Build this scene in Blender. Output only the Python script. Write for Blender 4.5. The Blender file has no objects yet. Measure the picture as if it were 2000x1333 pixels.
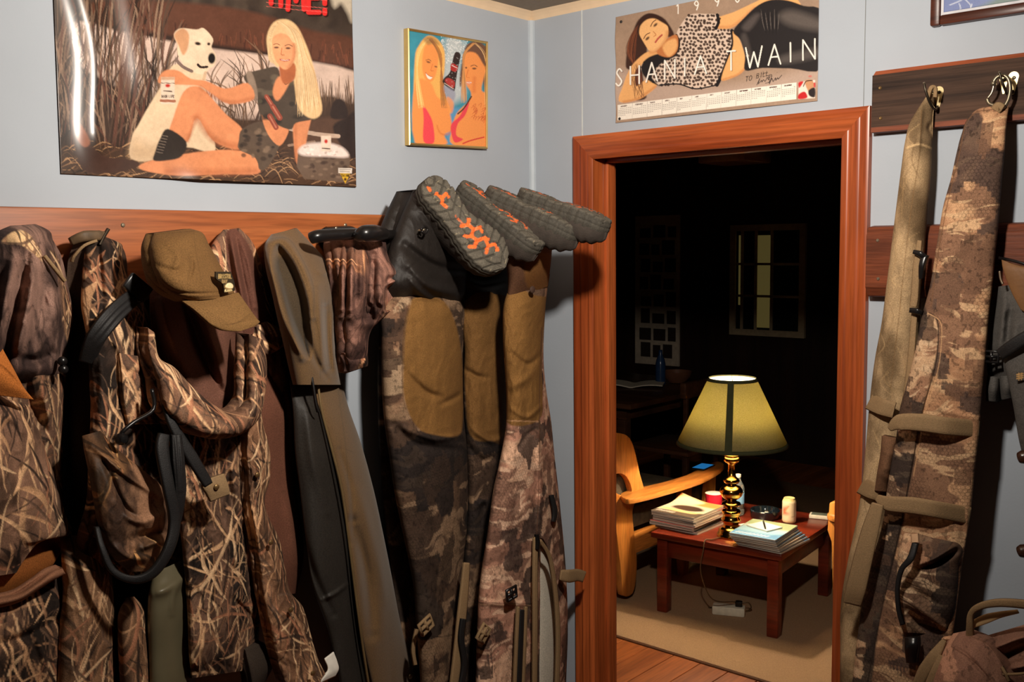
import bpy, bmesh, math
import numpy as np
from mathutils import Vector, Matrix

SC = bpy.context.scene
COL = SC.collection
# ------------------------------------------------------------------ camera model
FPX = 1944.0
YAW, PIT, ROL = 0.727001162, 0.0936222724, -0.0117145591
CAM = np.array([2.002, -2.354, 1.74])


def _rot(y, p, r):
    fw = np.array([-math.sin(y) * math.cos(p), math.cos(y) * math.cos(p), -math.sin(p)])
    rt = np.array([math.cos(y), math.sin(y), 0])
    up = np.cross(rt, fw)
    return (rt * math.cos(r) + up * math.sin(r), up * math.cos(r) - rt * math.sin(r), fw)


RT, UP, FW = _rot(YAW, PIT, ROL)


def ray(px, py):
    px = np.asarray(px, float); py = np.asarray(py, float)
    a = (px - 1000) / FPX; b = -(py - 666.5) / FPX
    return RT * a[..., None] + UP * b[..., None] + FW


def at(px, py, wall, d):
    """point at depth d in front of the left wall ('L', x=d), the right wall ('R', y=-d) or at height d ('Z')"""
    D = ray(px, py)
    if wall == 'L': t = (d - CAM[0]) / D[..., 0]
    elif wall == 'R': t = (-d - CAM[1]) / D[..., 1]
    else: t = (d - CAM[2]) / D[..., 2]
    return CAM + D * np.asarray(t)[..., None]


def to_px(P):
    q = np.asarray(P) - CAM
    z = q @ FW
    return 1000 + FPX * (q @ RT) / z, 666.5 - FPX * (q @ UP) / z


def zat(py, x, y):
    """height of the point above (x,y) that shows at image row py"""
    lo, hi = -1.0, 4.0
    for _ in range(40):
        m = (lo + hi) / 2
        if to_px(np.array([x, y, m]))[1] > py: lo = m
        else: hi = m
    return lo


# ------------------------------------------------------------------ colour, noise, drawing
def lin(c):
    c = np.asarray(c, float) / 255
    return np.where(c <= .04045, c / 12.92, ((c + .055) / 1.055) ** 2.4)


def _h(ix, iy, s):
    n = (ix.astype(np.int64) * 374761393 + iy.astype(np.int64) * 668265263 + s * 974711) & 0xffffffff
    n = ((n ^ (n >> 13)) * 1274126177) & 0xffffffff
    return ((n ^ (n >> 16)) & 0xffff) / 65535.0


def vn(x, y, s=0):
    x = np.asarray(x, float); y = np.asarray(y, float)
    ix = np.floor(x); iy = np.floor(y)
    fx = x - ix; fy = y - iy
    fx = fx * fx * (3 - 2 * fx); fy = fy * fy * (3 - 2 * fy)
    a = _h(ix, iy, s); b = _h(ix + 1, iy, s); c = _h(ix, iy + 1, s); d = _h(ix + 1, iy + 1, s)
    return (a * (1 - fx) + b * fx) * (1 - fy) + (c * (1 - fx) + d * fx) * fy


def fbm(x, y, s=0, o=4):
    r = 0; a = .5; t = 0
    for k in range(o):
        r = r + a * vn(x * 2 ** k, y * 2 ** k, s + k * 17); t += a; a *= .5
    return r / t


def sstep(a, b, x):
    t = np.clip((x - a) / (b - a), 0, 1)
    return t * t * (3 - 2 * t)


def pdist(x, y, pts, closed=False):
    """distance to a polyline, and position along it"""
    pts = np.asarray(pts, float)
    if closed: pts = np.vstack([pts, pts[:1]])
    best = np.full(x.shape, 1e9); tt = np.zeros(x.shape)
    n = len(pts) - 1
    for i in range(n):
        ax, ay = pts[i]; bx, by = pts[i + 1]
        dx, dy = bx - ax, by - ay
        L = dx * dx + dy * dy + 1e-12
        t = np.clip(((x - ax) * dx + (y - ay) * dy) / L, 0, 1)
        d = np.hypot(x - ax - t * dx, y - ay - t * dy)
        m = d < best
        best = np.where(m, d, best); tt = np.where(m, (i + t) / n, tt)
    return best, tt


def inside(x, y, pts):
    r = np.zeros(x.shape, bool)
    n = len(pts)
    for i in range(n):
        x1, y1 = pts[i]; x2, y2 = pts[(i + 1) % n]
        if y1 == y2: continue
        c = ((y1 > y) != (y2 > y)) & (x < (x2 - x1) * (y - y1) / (y2 - y1) + x1)
        r ^= c
    return r


def smooth_poly(pts, k=4, closed=True):
    P = np.asarray(pts, float); n = len(P); out = []
    rng_ = range(n) if closed else range(n - 1)
    for i in rng_:
        if closed: p0, p1, p2, p3 = P[(i - 1) % n], P[i], P[(i + 1) % n], P[(i + 2) % n]
        else: p0, p1, p2, p3 = P[max(i - 1, 0)], P[i], P[i + 1], P[min(i + 2, n - 1)]
        for j in range(k):
            t = j / k
            out.append(.5 * ((2 * p1) + (p2 - p0) * t + (2 * p0 - 5 * p1 + 4 * p2 - p3) * t * t + (3 * p1 - p0 - 3 * p2 + p3) * t ** 3))
    if not closed: out.append(P[-1])
    return np.array(out)


class Paint:
    """a printed design, evaluated at the points of a mesh"""
    def __init__(s, x, y, base):
        s.x, s.y = x, y
        s.c = np.tile(lin(base), (len(x), 1))

    def _m(s, pts, pad):
        p = np.asarray(pts, float)
        return np.nonzero((s.x > p[:, 0].min() - pad) & (s.x < p[:, 0].max() + pad) & (s.y > p[:, 1].min() - pad) & (s.y < p[:, 1].max() + pad))[0]

    def put(s, idx, a, col):
        a = np.asarray(a)[:, None]
        s.c[idx] = s.c[idx] * (1 - a) + lin(col) * a

    def fill(s, pts, col, f=1.0, alpha=1.0, sm=True):
        pts = smooth_poly(pts) if sm else np.asarray(pts, float)
        i = s._m(pts, f + 1)
        if not len(i): return
        d, _ = pdist(s.x[i], s.y[i], pts, True)
        sd = np.where(inside(s.x[i], s.y[i], pts), d, -d)
        s.put(i, alpha * np.clip(.5 + sd / (2 * max(f, .01)), 0, 1), col)

    def line(s, pts, w, col, alpha=1.0, taper=False, f=.8, sm=True):
        pts = smooth_poly(pts, 4, False) if (sm and len(pts) > 2) else np.asarray(pts, float)
        i = s._m(pts, w + f + 1)
        if not len(i): return
        d, t = pdist(s.x[i], s.y[i], pts)
        ww = w / 2 * (np.sin(np.pi * np.clip(t, .02, .98)) ** .6 if taper else 1)
        s.put(i, alpha * np.clip(.5 + (ww - d) / (2 * f), 0, 1), col)

    def dab(s, cx, cy, rx, ry, col, alpha=1.0, rot=0, hard=.5):
        r = max(rx, ry) * 1.6
        i = s._m([(cx - r, cy - r), (cx + r, cy + r)], 0)
        if not len(i): return
        ca, sa = math.cos(rot), math.sin(rot)
        u = ((s.x[i] - cx) * ca + (s.y[i] - cy) * sa) / rx; v = (-(s.x[i] - cx) * sa + (s.y[i] - cy) * ca) / ry
        s.put(i, alpha * (1 - sstep(hard, 1.5 - hard * .4, np.hypot(u, v))), col)

    def noise(s, amt, sc, seed=0):
        n = fbm(s.x * sc, s.y * sc, seed, 3) - .5
        s.c *= np.clip(1 + n * 2 * amt, .1, 3)[:, None]


# ------------------------------------------------------------------ objects
def link(o): COL.objects.link(o); return o


def root_loc(p):
    while p.parent is not None: p = p.parent
    return np.array(p.location)


def mesh(name, V, F, mat=None, parent=None, smooth=True, col=None, local=False):
    V = np.asarray(V, float).reshape(-1, 3)
    if parent is not None and not local: V = V - root_loc(parent)
    me = bpy.data.meshes.new(name)
    if isinstance(F, np.ndarray) and F.ndim == 2:
        n, k = F.shape
        me.vertices.add(len(V)); me.vertices.foreach_set('co', V.astype(np.float32).ravel())
        me.loops.add(n * k); me.loops.foreach_set('vertex_index', F.astype(np.int32).ravel())
        me.polygons.add(n)
        me.polygons.foreach_set('loop_start', np.arange(0, n * k, k, dtype=np.int32))
        me.polygons.foreach_set('loop_total', np.full(n, k, np.int32))
        me.update(calc_edges=True)
    else:
        me.from_pydata([tuple(v) for v in V], [], [tuple(int(i) for i in f) for f in F]); me.update()
    me.validate()
    if smooth: me.polygons.foreach_set('use_smooth', np.ones(len(me.polygons), bool))
    if col is not None:
        a = me.color_attributes.new('Col', 'FLOAT_COLOR', 'POINT')
        c4 = np.ones((len(V), 4), np.float32); c4[:, :3] = col
        a.data.foreach_set('color', c4.ravel())
    if mat is not None: me.materials.append(mat)
    o = link(bpy.data.objects.new(name, me))
    if parent is not None: o.parent = parent
    return o


def from_bm(name, bm, mat=None, parent=None, smooth=False, local=False):
    bm.normal_update()
    me = bpy.data.meshes.new(name)
    if parent is not None and not local:
        L = root_loc(parent); bmesh.ops.translate(bm, verts=bm.verts, vec=Vector(-L))
    bm.to_mesh(me); bm.free()
    if smooth:
        me.polygons.foreach_set('use_smooth', np.ones(len(me.polygons), bool))
        try: me.set_sharp_from_angle(angle=math.radians(40))
        except Exception: pass
    if mat is not None: me.materials.append(mat)
    o = link(bpy.data.objects.new(name, me))
    if parent is not None: o.parent = parent
    return o


def thing(name, label, cat, loc, group=None, rotz=0):
    o = link(bpy.data.objects.new(name, None)); o.location = tuple(float(v) for v in loc); o.rotation_euler = (0, 0, rotz)
    o.empty_display_size = .05
    return tag(o, label, cat, group)


def tag(o, label, cat, group=None):
    o['label'] = label; o['category'] = cat
    if group: o['group'] = group
    return o


def struct(o): o['kind'] = 'structure'; return o


def add_box(bm, x0, x1, y0, y1, z0, z1, bev=0, seg=2, M=None):
    r = bmesh.ops.create_cube(bm, size=1)
    vs = r['verts']
    for v in vs:
        v.co = Vector(((x0 + x1) / 2 + v.co.x * (x1 - x0), (y0 + y1) / 2 + v.co.y * (y1 - y0), (z0 + z1) / 2 + v.co.z * (z1 - z0)))
    if bev > 0:
        es = list({e for v in vs for e in v.link_edges})
        r = bmesh.ops.bevel(bm, geom=es, offset=bev, segments=seg, affect='EDGES', profile=.5)
        vs = list({v for f in r['faces'] for v in f.verts} | {v for v in vs if v.is_valid})
    if M is not None: bmesh.ops.transform(bm, matrix=M, verts=vs)
    return vs


def box(name, b, mat, parent=None, bev=0, local=False, M=None):
    bm = bmesh.new(); add_box(bm, *b, bev=bev, M=M)
    return from_bm(name, bm, mat, parent, smooth=bev > 0, local=local)


def frame_of(d, ref=None):
    d = d / (np.linalg.norm(d) + 1e-12)
    if ref is None: ref = np.array([0, 0, 1.0]) if abs(d[2]) < .9 else np.array([1.0, 0, 0])
    a = np.cross(ref, d); a /= np.linalg.norm(a) + 1e-12
    return a, np.cross(d, a)


def tube_geo(pts, r, seg=10, sm=0, flat=None):
    P = np.asarray(pts, float)
    if sm: P = smooth_poly(P, sm, False)
    n = len(P)
    R = np.full(n, r) if np.isscalar(r) else np.interp(np.linspace(0, 1, n), np.linspace(0, 1, len(r)), r)
    T = np.gradient(P, axis=0)
    V = []; a0 = None
    for i in range(n):
        t = T[i] / (np.linalg.norm(T[i]) + 1e-12)
        if a0 is None: a, b = frame_of(t)
        else:
            a = a0 - t * (a0 @ t); a /= np.linalg.norm(a) + 1e-12; b = np.cross(t, a)
        a0 = a
        for k in range(seg):
            th = 2 * math.pi * k / seg
            V.append(P[i] + R[i] * (a * math.cos(th) + b * math.sin(th)))
    F = []
    for i in range(n - 1):
        for k in range(seg):
            k2 = (k + 1) % seg
            F.append((i * seg + k, i * seg + k2, (i + 1) * seg + k2, (i + 1) * seg + k))
    F.append(tuple(range(seg))[::-1]); F.append(tuple((n - 1) * seg + k for k in range(seg)))
    return V, F


def tube(name, pts, r, mat, parent=None, seg=10, sm=4, local=False):
    V, F = tube_geo(pts, r, seg, sm)
    return mesh(name, V, F, mat, parent, True, local=local)


def join_geo(*gs):
    V = []; F = []
    for v, f in gs:
        o = len(V); V += [tuple(q) for q in v]; F += [tuple(i + o for i in q) for q in f]
    return V, F


def lathe_geo(prof, c=(0, 0, 0), axis=(0, 0, 1), seg=40):
    ax = np.asarray(axis, float); a, b = frame_of(ax); ax = ax / np.linalg.norm(ax)
    V = []; F = []; n = len(prof)
    for r, z in prof:
        for k in range(seg):
            t = 2 * math.pi * k / seg
            V.append(np.asarray(c) + ax * z + max(r, 1e-4) * (a * math.cos(t) + b * math.sin(t)))
    for i in range(n - 1):
        for k in range(seg):
            k2 = (k + 1) % seg
            F.append((i * seg + k, i * seg + k2, (i + 1) * seg + k2, (i + 1) * seg + k))
    F.append(tuple(range(seg))[::-1]); F.append(tuple((n - 1) * seg + k for k in range(seg)))
    return V, F


def lathe(name, prof, mat, parent=None, c=(0, 0, 0), axis=(0, 0, 1), seg=40, local=False, sharp=35):
    V, F = lathe_geo(prof, c, axis, seg)
    o = mesh(name, V, F, mat, parent, True, local=local)
    try: o.data.set_sharp_from_angle(angle=math.radians(sharp))
    except Exception: pass
    return o


def prism(name, pts, nrm, mat, parent=None, bev=0, local=False):
    """closed outline pts (3-D, planar) pushed along nrm"""
    P = np.asarray(pts, float); nrm = np.asarray(nrm, float)
    bm = bmesh.new()
    a = [bm.verts.new(p) for p in P]; b = [bm.verts.new(p + nrm) for p in P]
    n = len(P)
    bm.faces.new(a[::-1]); bm.faces.new(b)
    for i in range(n): bm.faces.new((a[i], a[(i + 1) % n], b[(i + 1) % n], b[i]))
    bmesh.ops.recalc_face_normals(bm, faces=bm.faces)
    if bev: bmesh.ops.bevel(bm, geom=[e for e in bm.edges if e.calc_face_angle(0) > .5], offset=bev, segments=2, affect='EDGES', profile=.5)
    return from_bm(name, bm, mat, parent, smooth=bev > 0 or n > 8, local=local)


# ------------------------------------------------------------------ draped cloth and soft goods
def catmull(S, n):
    S = np.asarray(S, float); k = len(S)
    mid = np.stack([(S[:, 0] + S[:, 2]) / 2, (S[:, 1] + S[:, 3]) / 2], 1)
    t = np.concatenate([[0], np.cumsum(np.hypot(*np.diff(mid, axis=0).T) + 1e-6)]); t /= t[-1]
    u = np.linspace(0, 1, n)
    m = np.gradient(S, t, axis=0) if k > 2 else np.tile((S[1] - S[0]) / (t[1] - t[0]), (2, 1))
    i = np.clip(np.searchsorted(t, u, 'right') - 1, 0, k - 2)
    h = (t[i + 1] - t[i])[:, None]; s = ((u - t[i])[:, None]) / h
    s2, s3 = s * s, s ** 3
    return (2 * s3 - 3 * s2 + 1) * S[i] + (s3 - 2 * s2 + s) * h * m[i] + (-2 * s3 + 3 * s2) * S[i + 1] + (s3 - s2) * h * m[i + 1]


def relief(name, secs, mat, parent=None, wall='L', n=120, m=60, col=None, folds=(), dents=(), drape=0, dseed=1, dfreq=14, bk=None, exp=2.0, crumple=0, cfreq=25, back0=.012, caps=True, edgewave=0):
    """Closed soft body.  secs rows: (ax,ay, bx,by, depthA, depthB, bulge); A and B are the two edges of the cloth."""
    if col is not None and n >= 90: n, m = int(n * 1.45), int(m * 1.4)
    S = catmull(secs, n)
    u = np.linspace(-1, 1, m); s = np.sin(u * math.pi / 2)
    w = (s + 1) / 2
    PX = S[:, 0:1] * (1 - w) + S[:, 2:3] * w
    PY = S[:, 1:2] * (1 - w) + S[:, 3:4] * w
    if edgewave:
        q = (vn(PY / 14, PX * 0 + .5, dseed + 5) - .5) * 2 * edgewave
        PX = PX + q * np.abs(s)[None, :] ** 3
    prof = (np.clip(1 - np.abs(s) ** exp, 0, 1)) ** (1 / exp)
    base = S[:, 4:5] * (1 - w) + S[:, 5:6] * w
    D = base + S[:, 6:7] * prof
    x = PX.ravel(); y = PY.ravel()
    ef = np.tile(sstep(0, .55, prof), (n, 1)).ravel()
    dd = np.zeros(x.shape)
    for pts, amp, wd in folds:
        p = np.asarray(pts, float)
        i = np.nonzero((x > p[:, 0].min() - 3 * wd) & (x < p[:, 0].max() + 3 * wd) & (y > p[:, 1].min() - 3 * wd) & (y < p[:, 1].max() + 3 * wd))[0]
        if not len(i): continue
        pp = smooth_poly(p, 5, False) if len(p) > 2 else p
        d, t = pdist(x[i], y[i], pp)
        dd[i] += amp * np.exp(-(d / wd) ** 2) * np.sin(np.pi * np.clip(t, .06, .94)) ** .5
    for pts, amp, fe in dents:
        pts = smooth_poly(pts)
        d, _ = pdist(x, y, pts, True)
        sd = np.where(inside(x, y, pts), d, -d)
        dd += amp * sstep(-fe * .3, fe, sd)
    if drape or crumple:
        P0 = at(x, y, wall, base.ravel() if base.shape[1] == m else np.repeat(base, m, 1).ravel())
        hh = P0[:, 1] if wall == 'L' else P0[:, 0]; zz = P0[:, 2]
        wv = hh * dfreq + 1.1 * fbm(hh * 4, zz * 2.2, dseed, 2)
        dd += drape * (fbm(wv, zz * 1.6, dseed + 3, 2) - .5) * 2
        cr = np.abs(fbm(hh * cfreq + 2 * vn(hh * 8, zz * 8, dseed), zz * cfreq * .8, dseed + 9, 3) - .5) * 2
        dd -= crumple * (cr - .3)
    D = D + (dd * ef).reshape(n, m)
    D = np.maximum(D, back0 + .002)
    Pf = at(PX, PY, wall, D)
    Db = np.full((n, m), back0) if bk is None else np.maximum(D - bk, .004)
    bi = np.unique(np.round(np.linspace(0, m - 1, max(5, m // 8))).astype(int))[1:-1] if bk is None else np.arange(1, m - 1)
    ax = 0 if wall == 'L' else 1
    Pb = Pf[:, bi].copy()
    Pb[..., ax] = Db[:, bi] * (1 if wall == 'L' else -1)
    nb = len(bi)
    if bk is None:                                    # the sides taper back towards the wall
        wd = S[:, 2:3] - S[:, 0:1]; ins = np.minimum(6, wd * .15)
        E0 = at(PX[:, :1] + ins, PY[:, :1], wall, Db[:, :1]); E1 = at(PX[:, -1:] - ins, PY[:, -1:], wall, Db[:, :1])
        tb = w[bi][None, :, None]; Pb = E0 * (1 - tb) + E1 * tb
        Pb = np.concatenate([E0, Pb, E1], 1); nb += 2
    V = np.concatenate([Pf.reshape(-1, 3), Pb.reshape(-1, 3)])
    ii = np.arange(n - 1)[:, None] * m + np.arange(m - 1)[None, :]
    F = np.stack([ii, ii + m, ii + m + 1, ii + 1], -1).reshape(-1, 4)
    o = n * m
    bid = o + np.arange(n)[:, None] * nb + np.arange(nb)[None, :]
    ring = np.concatenate([np.arange(n)[:, None] * m, bid, np.arange(n)[:, None] * m + m - 1], 1)
    a = ring[:-1, :-1]; b = ring[1:, :-1]; c = ring[1:, 1:]; d_ = ring[:-1, 1:]
    Fb = np.stack([a, d_, c, b], -1).reshape(-1, 4)
    if wall == 'R' : pass
    F = np.concatenate([F, Fb])
    # end caps as quad strips towards the back row
    if caps:
        def cap(r, flip):
            fr = r * m + np.arange(m); kk = np.clip(np.round(np.linspace(0, nb + 1, m)).astype(int), 0, nb + 1)
            bb = ring[r][kk]
            q = np.stack([fr[:-1], fr[1:], bb[1:], bb[:-1]], -1)
            return q[:, ::-1] if flip else q
        cps = np.concatenate([cap(0, False), cap(n - 1, True)])
    else: cps = np.zeros((0, 4), int)
    C = None
    if col is not None:
        h = Pf[..., 1] if wall == 'L' else Pf[..., 0]
        cf = col(h.ravel(), Pf[..., 2].ravel(), x, y)
        cb = cf.reshape(n, m, 3)
        bidx = np.concatenate([[0], bi, [m - 1]]) if bk is None else bi
        C = np.concatenate([cf, cb[:, bidx].reshape(-1, 3)])
    # degenerate quads -> triangles
    allF = np.concatenate([F, cps])
    good = np.array([True] * len(allF))
    bad = (allF[:, 0] == allF[:, 1]) | (allF[:, 1] == allF[:, 2]) | (allF[:, 2] == allF[:, 3]) | (allF[:, 3] == allF[:, 0])
    tri = [tuple(dict.fromkeys(f)) for f in allF[bad]]
    tri = [t for t in tri if len(t) == 3]
    if not tri: return mesh(name, V, allF[~bad], mat, parent, True, C)
    ob = mesh(name, V, allF[~bad], mat, parent, True, C)
    return ob


def strap(name, pts, wpx, th, mat, parent=None, wall='L', col=None, n=60, m=7, sm=5, folds=(), exp=4.0):
    """webbing: pts (px,py,depth); wpx width in px (number or list)"""
    P = smooth_poly(pts, sm, False) if len(pts) > 2 else np.asarray(pts, float)
    W = np.interp(np.linspace(0, 1, len(P)), np.linspace(0, 1, np.size(wpx)), np.atleast_1d(wpx)) if np.size(wpx) > 1 else np.full(len(P), float(wpx))
    T = np.gradient(P[:, :2], axis=0); T /= np.linalg.norm(T, axis=1)[:, None] + 1e-9
    N = np.stack([-T[:, 1], T[:, 0]], 1) * W[:, None] / 2
    secs = np.stack([P[:, 0] - N[:, 0], P[:, 1] - N[:, 1], P[:, 0] + N[:, 0], P[:, 1] + N[:, 1], P[:, 2], P[:, 2], np.full(len(P), th)], 1)
    return relief(name, secs, mat, parent, wall, max(n, len(P)), m, col, folds=folds, bk=th + .002, exp=exp)


def blob(name, px, py, wall, d, r, mat, parent=None, flat=.5, seg=12):
    """small rounded stud facing away from the wall"""
    c = at(px, py, wall, d)
    ax = (1, 0, 0) if wall == 'L' else (0, -1, 0)
    prof = [(0, r * flat), (r * .55, r * flat * .9), (r * .9, r * flat * .5), (r, 0), (r * .9, -r * flat * .6)]
    return lathe(name, prof, mat, parent, c, ax, seg)


# ------------------------------------------------------------------ materials
def nmat(name):
    m = bpy.data.materials.new(name); m.use_nodes = True
    nt = m.node_tree; b = nt.nodes['Principled BSDF']
    return m, nt, b


def rgba(c): l = lin(c); return (float(l[0]), float(l[1]), float(l[2]), 1)


def N(nt, t, **k):
    n = nt.nodes.new(t)
    for a, v in k.items(): setattr(n, a, v)
    return n


def plain(name, c, rough=.6, metal=0, spec=.4, var=.12, scale=30, bump=0, bscale=200, trans=0, sheen=0):
    m, nt, b = nmat(name); L = nt.links
    tc = N(nt, 'ShaderNodeTexCoord')
    nz = N(nt, 'ShaderNodeTexNoise'); nz.inputs['Scale'].default_value = scale; nz.inputs['Detail'].default_value = 4
    L.new(tc.outputs['Object'], nz.inputs['Vector'])
    rp = N(nt, 'ShaderNodeValToRGB'); l = lin(c)
    rp.color_ramp.elements[0].color = (*(l * (1 - var)), 1); rp.color_ramp.elements[1].color = (*np.clip(l * (1 + var), 0, 1), 1)
    rp.color_ramp.elements[0].position = .3; rp.color_ramp.elements[1].position = .7
    L.new(nz.outputs['Fac'], rp.inputs['Fac']); L.new(rp.outputs['Color'], b.inputs['Base Color'])
    b.inputs['Roughness'].default_value = rough; b.inputs['Metallic'].default_value = metal
    b.inputs['Specular IOR Level'].default_value = spec
    if sheen: b.inputs['Sheen Weight'].default_value = sheen
    if trans: b.inputs['Transmission Weight'].default_value = trans
    if bump:
        n2 = N(nt, 'ShaderNodeTexNoise'); n2.inputs['Scale'].default_value = bscale; n2.inputs['Detail'].default_value = 3
        L.new(tc.outputs['Object'], n2.inputs['Vector'])
        bp = N(nt, 'ShaderNodeBump'); bp.inputs['Strength'].default_value = bump; bp.inputs['Distance'].default_value = .002
        L.new(n2.outputs['Fac'], bp.inputs['Height']); L.new(bp.outputs['Normal'], b.inputs['Normal'])
    return m


def cloth(name, rough=.85, bump=.35, bscale=350, spec=.2, attr=True, c=(100, 90, 70), var=.25, sheen=0):
    """woven cloth: printed colour from the mesh attribute plus a fine weave"""
    m, nt, b = nmat(name); L = nt.links
    tc = N(nt, 'ShaderNodeTexCoord')
    nz = N(nt, 'ShaderNodeTexNoise'); nz.inputs['Scale'].default_value = bscale; nz.inputs['Detail'].default_value = 2
    L.new(tc.outputs['Object'], nz.inputs['Vector'])
    mr = N(nt, 'ShaderNodeMapRange'); mr.inputs['From Min'].default_value = .3; mr.inputs['From Max'].default_value = .7
    mr.inputs['To Min'].default_value = 1 - var; mr.inputs['To Max'].default_value = 1 + var
    L.new(nz.outputs['Fac'], mr.inputs['Value'])
    if attr:
        at_ = N(nt, 'ShaderNodeVertexColor'); at_.layer_name = 'Col'; src = at_.outputs['Color']
    else:
        rg = N(nt, 'ShaderNodeRGB'); rg.outputs[0].default_value = rgba(c); src = rg.outputs[0]
    vm = N(nt, 'ShaderNodeVectorMath', operation='SCALE')
    L.new(src, vm.inputs[0]); L.new(mr.outputs[0], vm.inputs['Scale'])
    L.new(vm.outputs[0], b.inputs['Base Color'])
    b.inputs['Roughness'].default_value = rough; b.inputs['Specular IOR Level'].default_value = spec
    if sheen: b.inputs['Sheen Weight'].default_value = sheen
    if bump:
        bp = N(nt, 'ShaderNodeBump'); bp.inputs['Strength'].default_value = bump; bp.inputs['Distance'].default_value = .0015
        L.new(nz.outputs['Fac'], bp.inputs['Height']); L.new(bp.outputs['Normal'], b.inputs['Normal'])
    return m


def wood(name, c1, c2, axis='X', rough=.45, scale=18, stretch=18, bump=.1, spec=.4, dark=None):
    m, nt, b = nmat(name); L = nt.links
    tc = N(nt, 'ShaderNodeTexCoord'); mp = N(nt, 'ShaderNodeMapping')
    sc = {'X': (1 / stretch, 1, 1), 'Y': (1, 1 / stretch, 1), 'Z': (1, 1, 1 / stretch)}[axis]
    mp.inputs['Scale'].default_value = sc
    L.new(tc.outputs['Object'], mp.inputs['Vector'])
    nz = N(nt, 'ShaderNodeTexNoise'); nz.inputs['Scale'].default_value = scale; nz.inputs['Detail'].default_value = 6; nz.inputs['Distortion'].default_value = .6
    L.new(mp.outputs[0], nz.inputs['Vector'])
    rp = N(nt, 'ShaderNodeValToRGB')
    rp.color_ramp.elements[0].position = .3; rp.color_ramp.elements[1].position = .68
    rp.color_ramp.elements[0].color = rgba(c1); rp.color_ramp.elements[1].color = rgba(c2)
    L.new(nz.outputs['Fac'], rp.inputs['Fac'])
    out = rp.outputs['Color']
    n3 = N(nt, 'ShaderNodeTexNoise'); n3.inputs['Scale'].default_value = scale * 9; n3.inputs['Detail'].default_value = 3
    L.new(mp.outputs[0], n3.inputs['Vector'])
    r3 = N(nt, 'ShaderNodeMapRange'); r3.inputs['From Min'].default_value = .35; r3.inputs['From Max'].default_value = .6
    r3.inputs['To Min'].default_value = .75; r3.inputs['To Max'].default_value = 1.08
    L.new(n3.outputs['Fac'], r3.inputs['Value'])
    vm = N(nt, 'ShaderNodeVectorMath', operation='SCALE'); L.new(out, vm.inputs[0]); L.new(r3.outputs[0], vm.inputs['Scale'])
    L.new(vm.outputs[0], b.inputs['Base Color'])
    b.inputs['Roughness'].default_value = rough; b.inputs['Specular IOR Level'].default_value = spec
    bp = N(nt, 'ShaderNodeBump'); bp.inputs['Strength'].default_value = bump; bp.inputs['Distance'].default_value = .002
    L.new(n3.outputs['Fac'], bp.inputs['Height']); L.new(bp.outputs['Normal'], b.inputs['Normal'])
    return m
# ================================================================== ROOM SHELL
rng = np.random.default_rng(11)
M_WALL = plain('wall_paint', (170, 177, 186), .55, var=.05, scale=3, spec=.25, bump=.12, bscale=160)
M_CEIL = plain('ceiling_board', (150, 135, 118), .9, var=.06, scale=60, bump=.2, bscale=120)
M_CREAM = plain('cream_cove', (238, 208, 172), .5, var=.03)
M_STRIPW = plain('corner_bead', (176, 185, 193), .5, var=.04)
M_SEAM = plain('caulk', (205, 208, 205), .6, var=.1)
M_SEAM_SHADOW = plain('seam_shadow', (120, 122, 120), .8)
M_DOOR = wood('door_trim_wood', (134, 56, 24), (188, 96, 48), 'Z', .32, 14, 22, .06, .5)
M_DOORX = wood('door_head_wood', (134, 56, 24), (188, 96, 48), 'X', .32, 14, 22, .06, .5)
M_BOARD = wood('coat_board_wood', (136, 70, 34), (178, 104, 58), 'Y', .45, 16, 20, .12, .35)
M_PLANK = wood('floor_plank_wood', (110, 52, 20), (168, 92, 44), 'Y', .4, 10, 14, .1)
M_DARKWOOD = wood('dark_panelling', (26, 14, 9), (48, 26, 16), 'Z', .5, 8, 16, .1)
M_STEEL = plain('screw_steel', (190, 175, 150), .3, metal=.9, var=.05)
M_DARKMETAL = plain('dark_metal', (70, 62, 52), .35, metal=.8)

CEIL = 2.445
struct(box('wall_left', (-.1, 0, -4.2, .1, -.05, 2.6), M_WALL))
XL, XR, ZT = .236, .990, 1.997          # clear opening of the doorway
WT = .105
M_RW = M_WALL
bm = bmesh.new()
add_box(bm, 0, XL - .004, 0, WT, -.05, 2.6); add_box(bm, XR + .004, 3.6, 0, WT, -.05, 2.6); add_box(bm, XL - .004, XR + .004, 0, WT, ZT + .004, 2.6)
struct(from_bm('wall_right', bm, M_WALL))
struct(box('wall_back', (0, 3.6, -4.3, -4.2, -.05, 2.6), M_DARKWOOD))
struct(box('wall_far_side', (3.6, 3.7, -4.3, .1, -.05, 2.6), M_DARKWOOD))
struct(box('ceiling', (-.1, 3.7, -4.3, 0.0, CEIL, CEIL + .1), M_CEIL))
# cream cove strip round the ceiling
def cove(name, p0, p1, inx, iny):
    bm = bmesh.new(); w = .023; prof = [(0, 0), (w, 0), (w * .62, -w * .3), (w * .3, -w * .62), (0, -w)]
    vs = []
    for p in (p0, p1): vs.append([bm.verts.new((p[0] + inx * a, p[1] + iny * a, CEIL + b)) for a, b in prof])
    n = len(prof)
    for i in range(n): bm.faces.new((vs[0][i], vs[0][(i + 1) % n], vs[1][(i + 1) % n], vs[1][i]))
    bm.faces.new(vs[0]); bm.faces.new(vs[1][::-1]); bmesh.ops.recalc_face_normals(bm, faces=bm.faces)
    return struct(from_bm(name, bm, M_CREAM))
cove('trim_1', (0, 0), (0, -4.2), 1, 0); cove('trim_2', (0, 0), (3.6, 0), 0, -1)
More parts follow.
